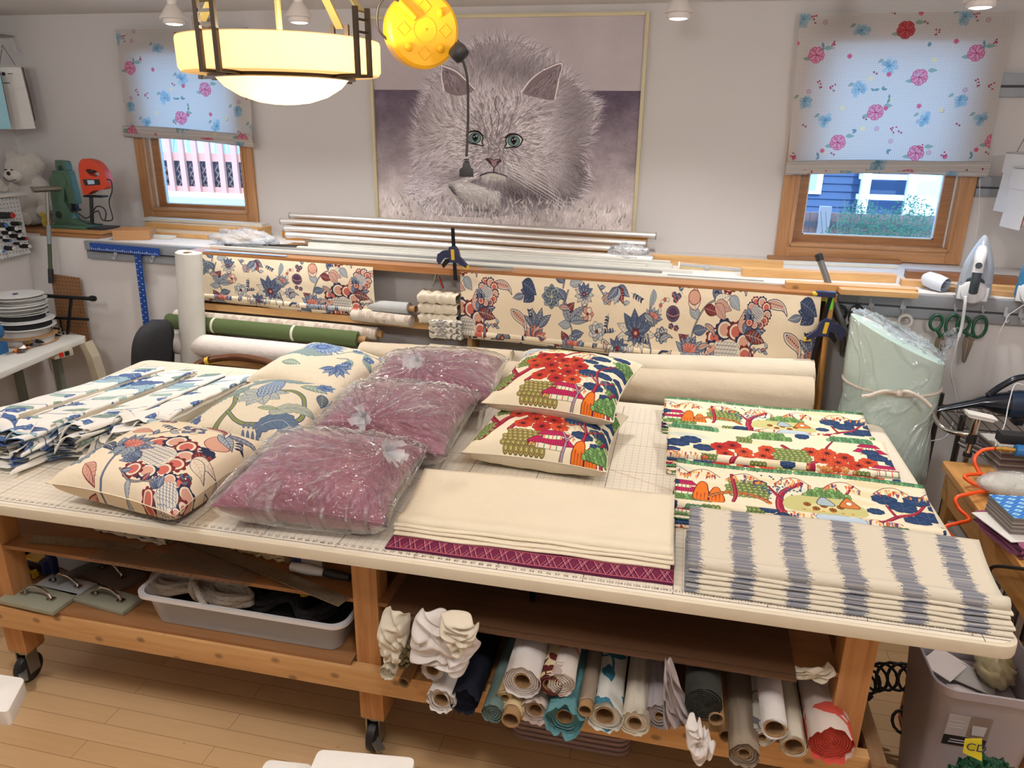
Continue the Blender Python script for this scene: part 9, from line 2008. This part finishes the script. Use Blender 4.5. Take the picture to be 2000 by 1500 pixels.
def tint(name, c):
 m, nt, b = nm(name); b.inputs['Base Color'].default_value = (*sr(c), 1); b.inputs['Roughness'].default_value = .25; b.inputs['Transmission Weight'].default_value = .15
 n2 = N(nt, 'ShaderNodeTexNoise', {'Vector': N(nt, 'ShaderNodeTexCoord').outputs['Object'], 'Scale': 22.0, 'Detail': 5.0, 'Distortion': 1.5}); bp = N(nt, 'ShaderNodeBump', {'Height': n2.outputs[0], 'Strength': .9, 'Distance': .03}); nt.links.new(bp.outputs[0], b.inputs['Normal']); return m
t = thing('green_bag', 'dark green plastic bag with a yellow label in front of the waste bin', 'plastic bag', g0); gb = crumple('x', (at(1932, 1500, y=.1).x, .10, .24), .095, .07, .17, 41, tint('green_plastic', (22, 84, 52)), 'bag', 'x', 44); gb.parent = t; gb.matrix_parent_inverse = wmat(t).inverted()
for k_ in ('label', 'category'): del gb[k_]
c = at(1912, 1462, y=.02); MB().add([at(1885, 1442, y=.01), at(1918, 1442, y=.01), at(1918, 1487, y=.01), at(1880, 1470, y=.01)], [(0, 3, 2, 1)]).build('yellow_label', plain('label_yellow', (216, 206, 40), .5), t)
cu = bpy.data.curves.new('n', 'FONT'); cu.body = 'CD'; cu.size = .035; cu.extrude = .0004; ob = bpy.data.objects.new('n', cu); COL.objects.link(ob); me = ob.to_mesh(); m = MB(); m.X = Matrix.Translation(at(1885, 1464, y=.006)) @ Euler((R(90), 0, 0)).to_matrix().to_4x4(); m.add([v.co for v in me.vertices], [tuple(p.vertices) for p in me.polygons]); ob.to_mesh_clear(); bpy.data.objects.remove(ob); m.build('printed_letters', M_nvy, t)
# ------------------------------------------------------------------ pieces that belong to a part go one level deeper
SUB = {'nose': 'muzzle', 'mouth': 'muzzle', 'steam_button': 'handle_head', 'trim_band': 'body', 'label_sticker': 'name_plate', 'trigger': 'grip', 'badge': 'head', 'sticker_print': 'sticker', 'sticker_picture': 'sticker', 'sticker_band': 'sticker',
       'hole_shade_disc': 'frame', 'ram_foot': 'ram', 'lever_grip': 'lever', 'lever_sleeve': 'lever', 'lever_tube': 'lever', 'jaw_pad': 'top_jaw', 'spindle_hole': 'flange', 'hollow': 'core', 'wire_handle': 'jaw', 'cord_boot': 'cord', 'shoe': 'body', 'graduations': 'blade', 'scale_marks': 'blade', 'printed_mark': 'header_card', 'boss': 'housing', 'diamond_rib': 'housing', 'hub_ring': 'housing', 'outlet_mouth': 'housing', 'screw': 'blade', 'cone_tip': 'thread', 'rim': 'tub_wall', 'printed_letters': 'yellow_label', 'strap': 'bracket', 'knob': 'arm', 'glazing_bead': 'sash', 'pane': 'window', 'red_handle': 'jaw', 'cord': 'cord_stop'}
base = lambda o: o.name.split('.')[0]
for r in [o for o in COL.objects if o.parent is None and o.type == 'EMPTY' and base(o) != 'ceiling_spotlight']:
 ch = list(r.children)
 for c in ch:
  if base(c) == 'cord' and base(r) != 'cord_reel': continue
  sb = [p for p in ch if p is not c and base(p) == SUB.get(base(c))]
  if sb and len(r.children) > 2: s_ = min(sb, key=lambda p: (p.location - c.location).length); c.parent = s_; c.matrix_parent_inverse = wmat(s_).inverted()
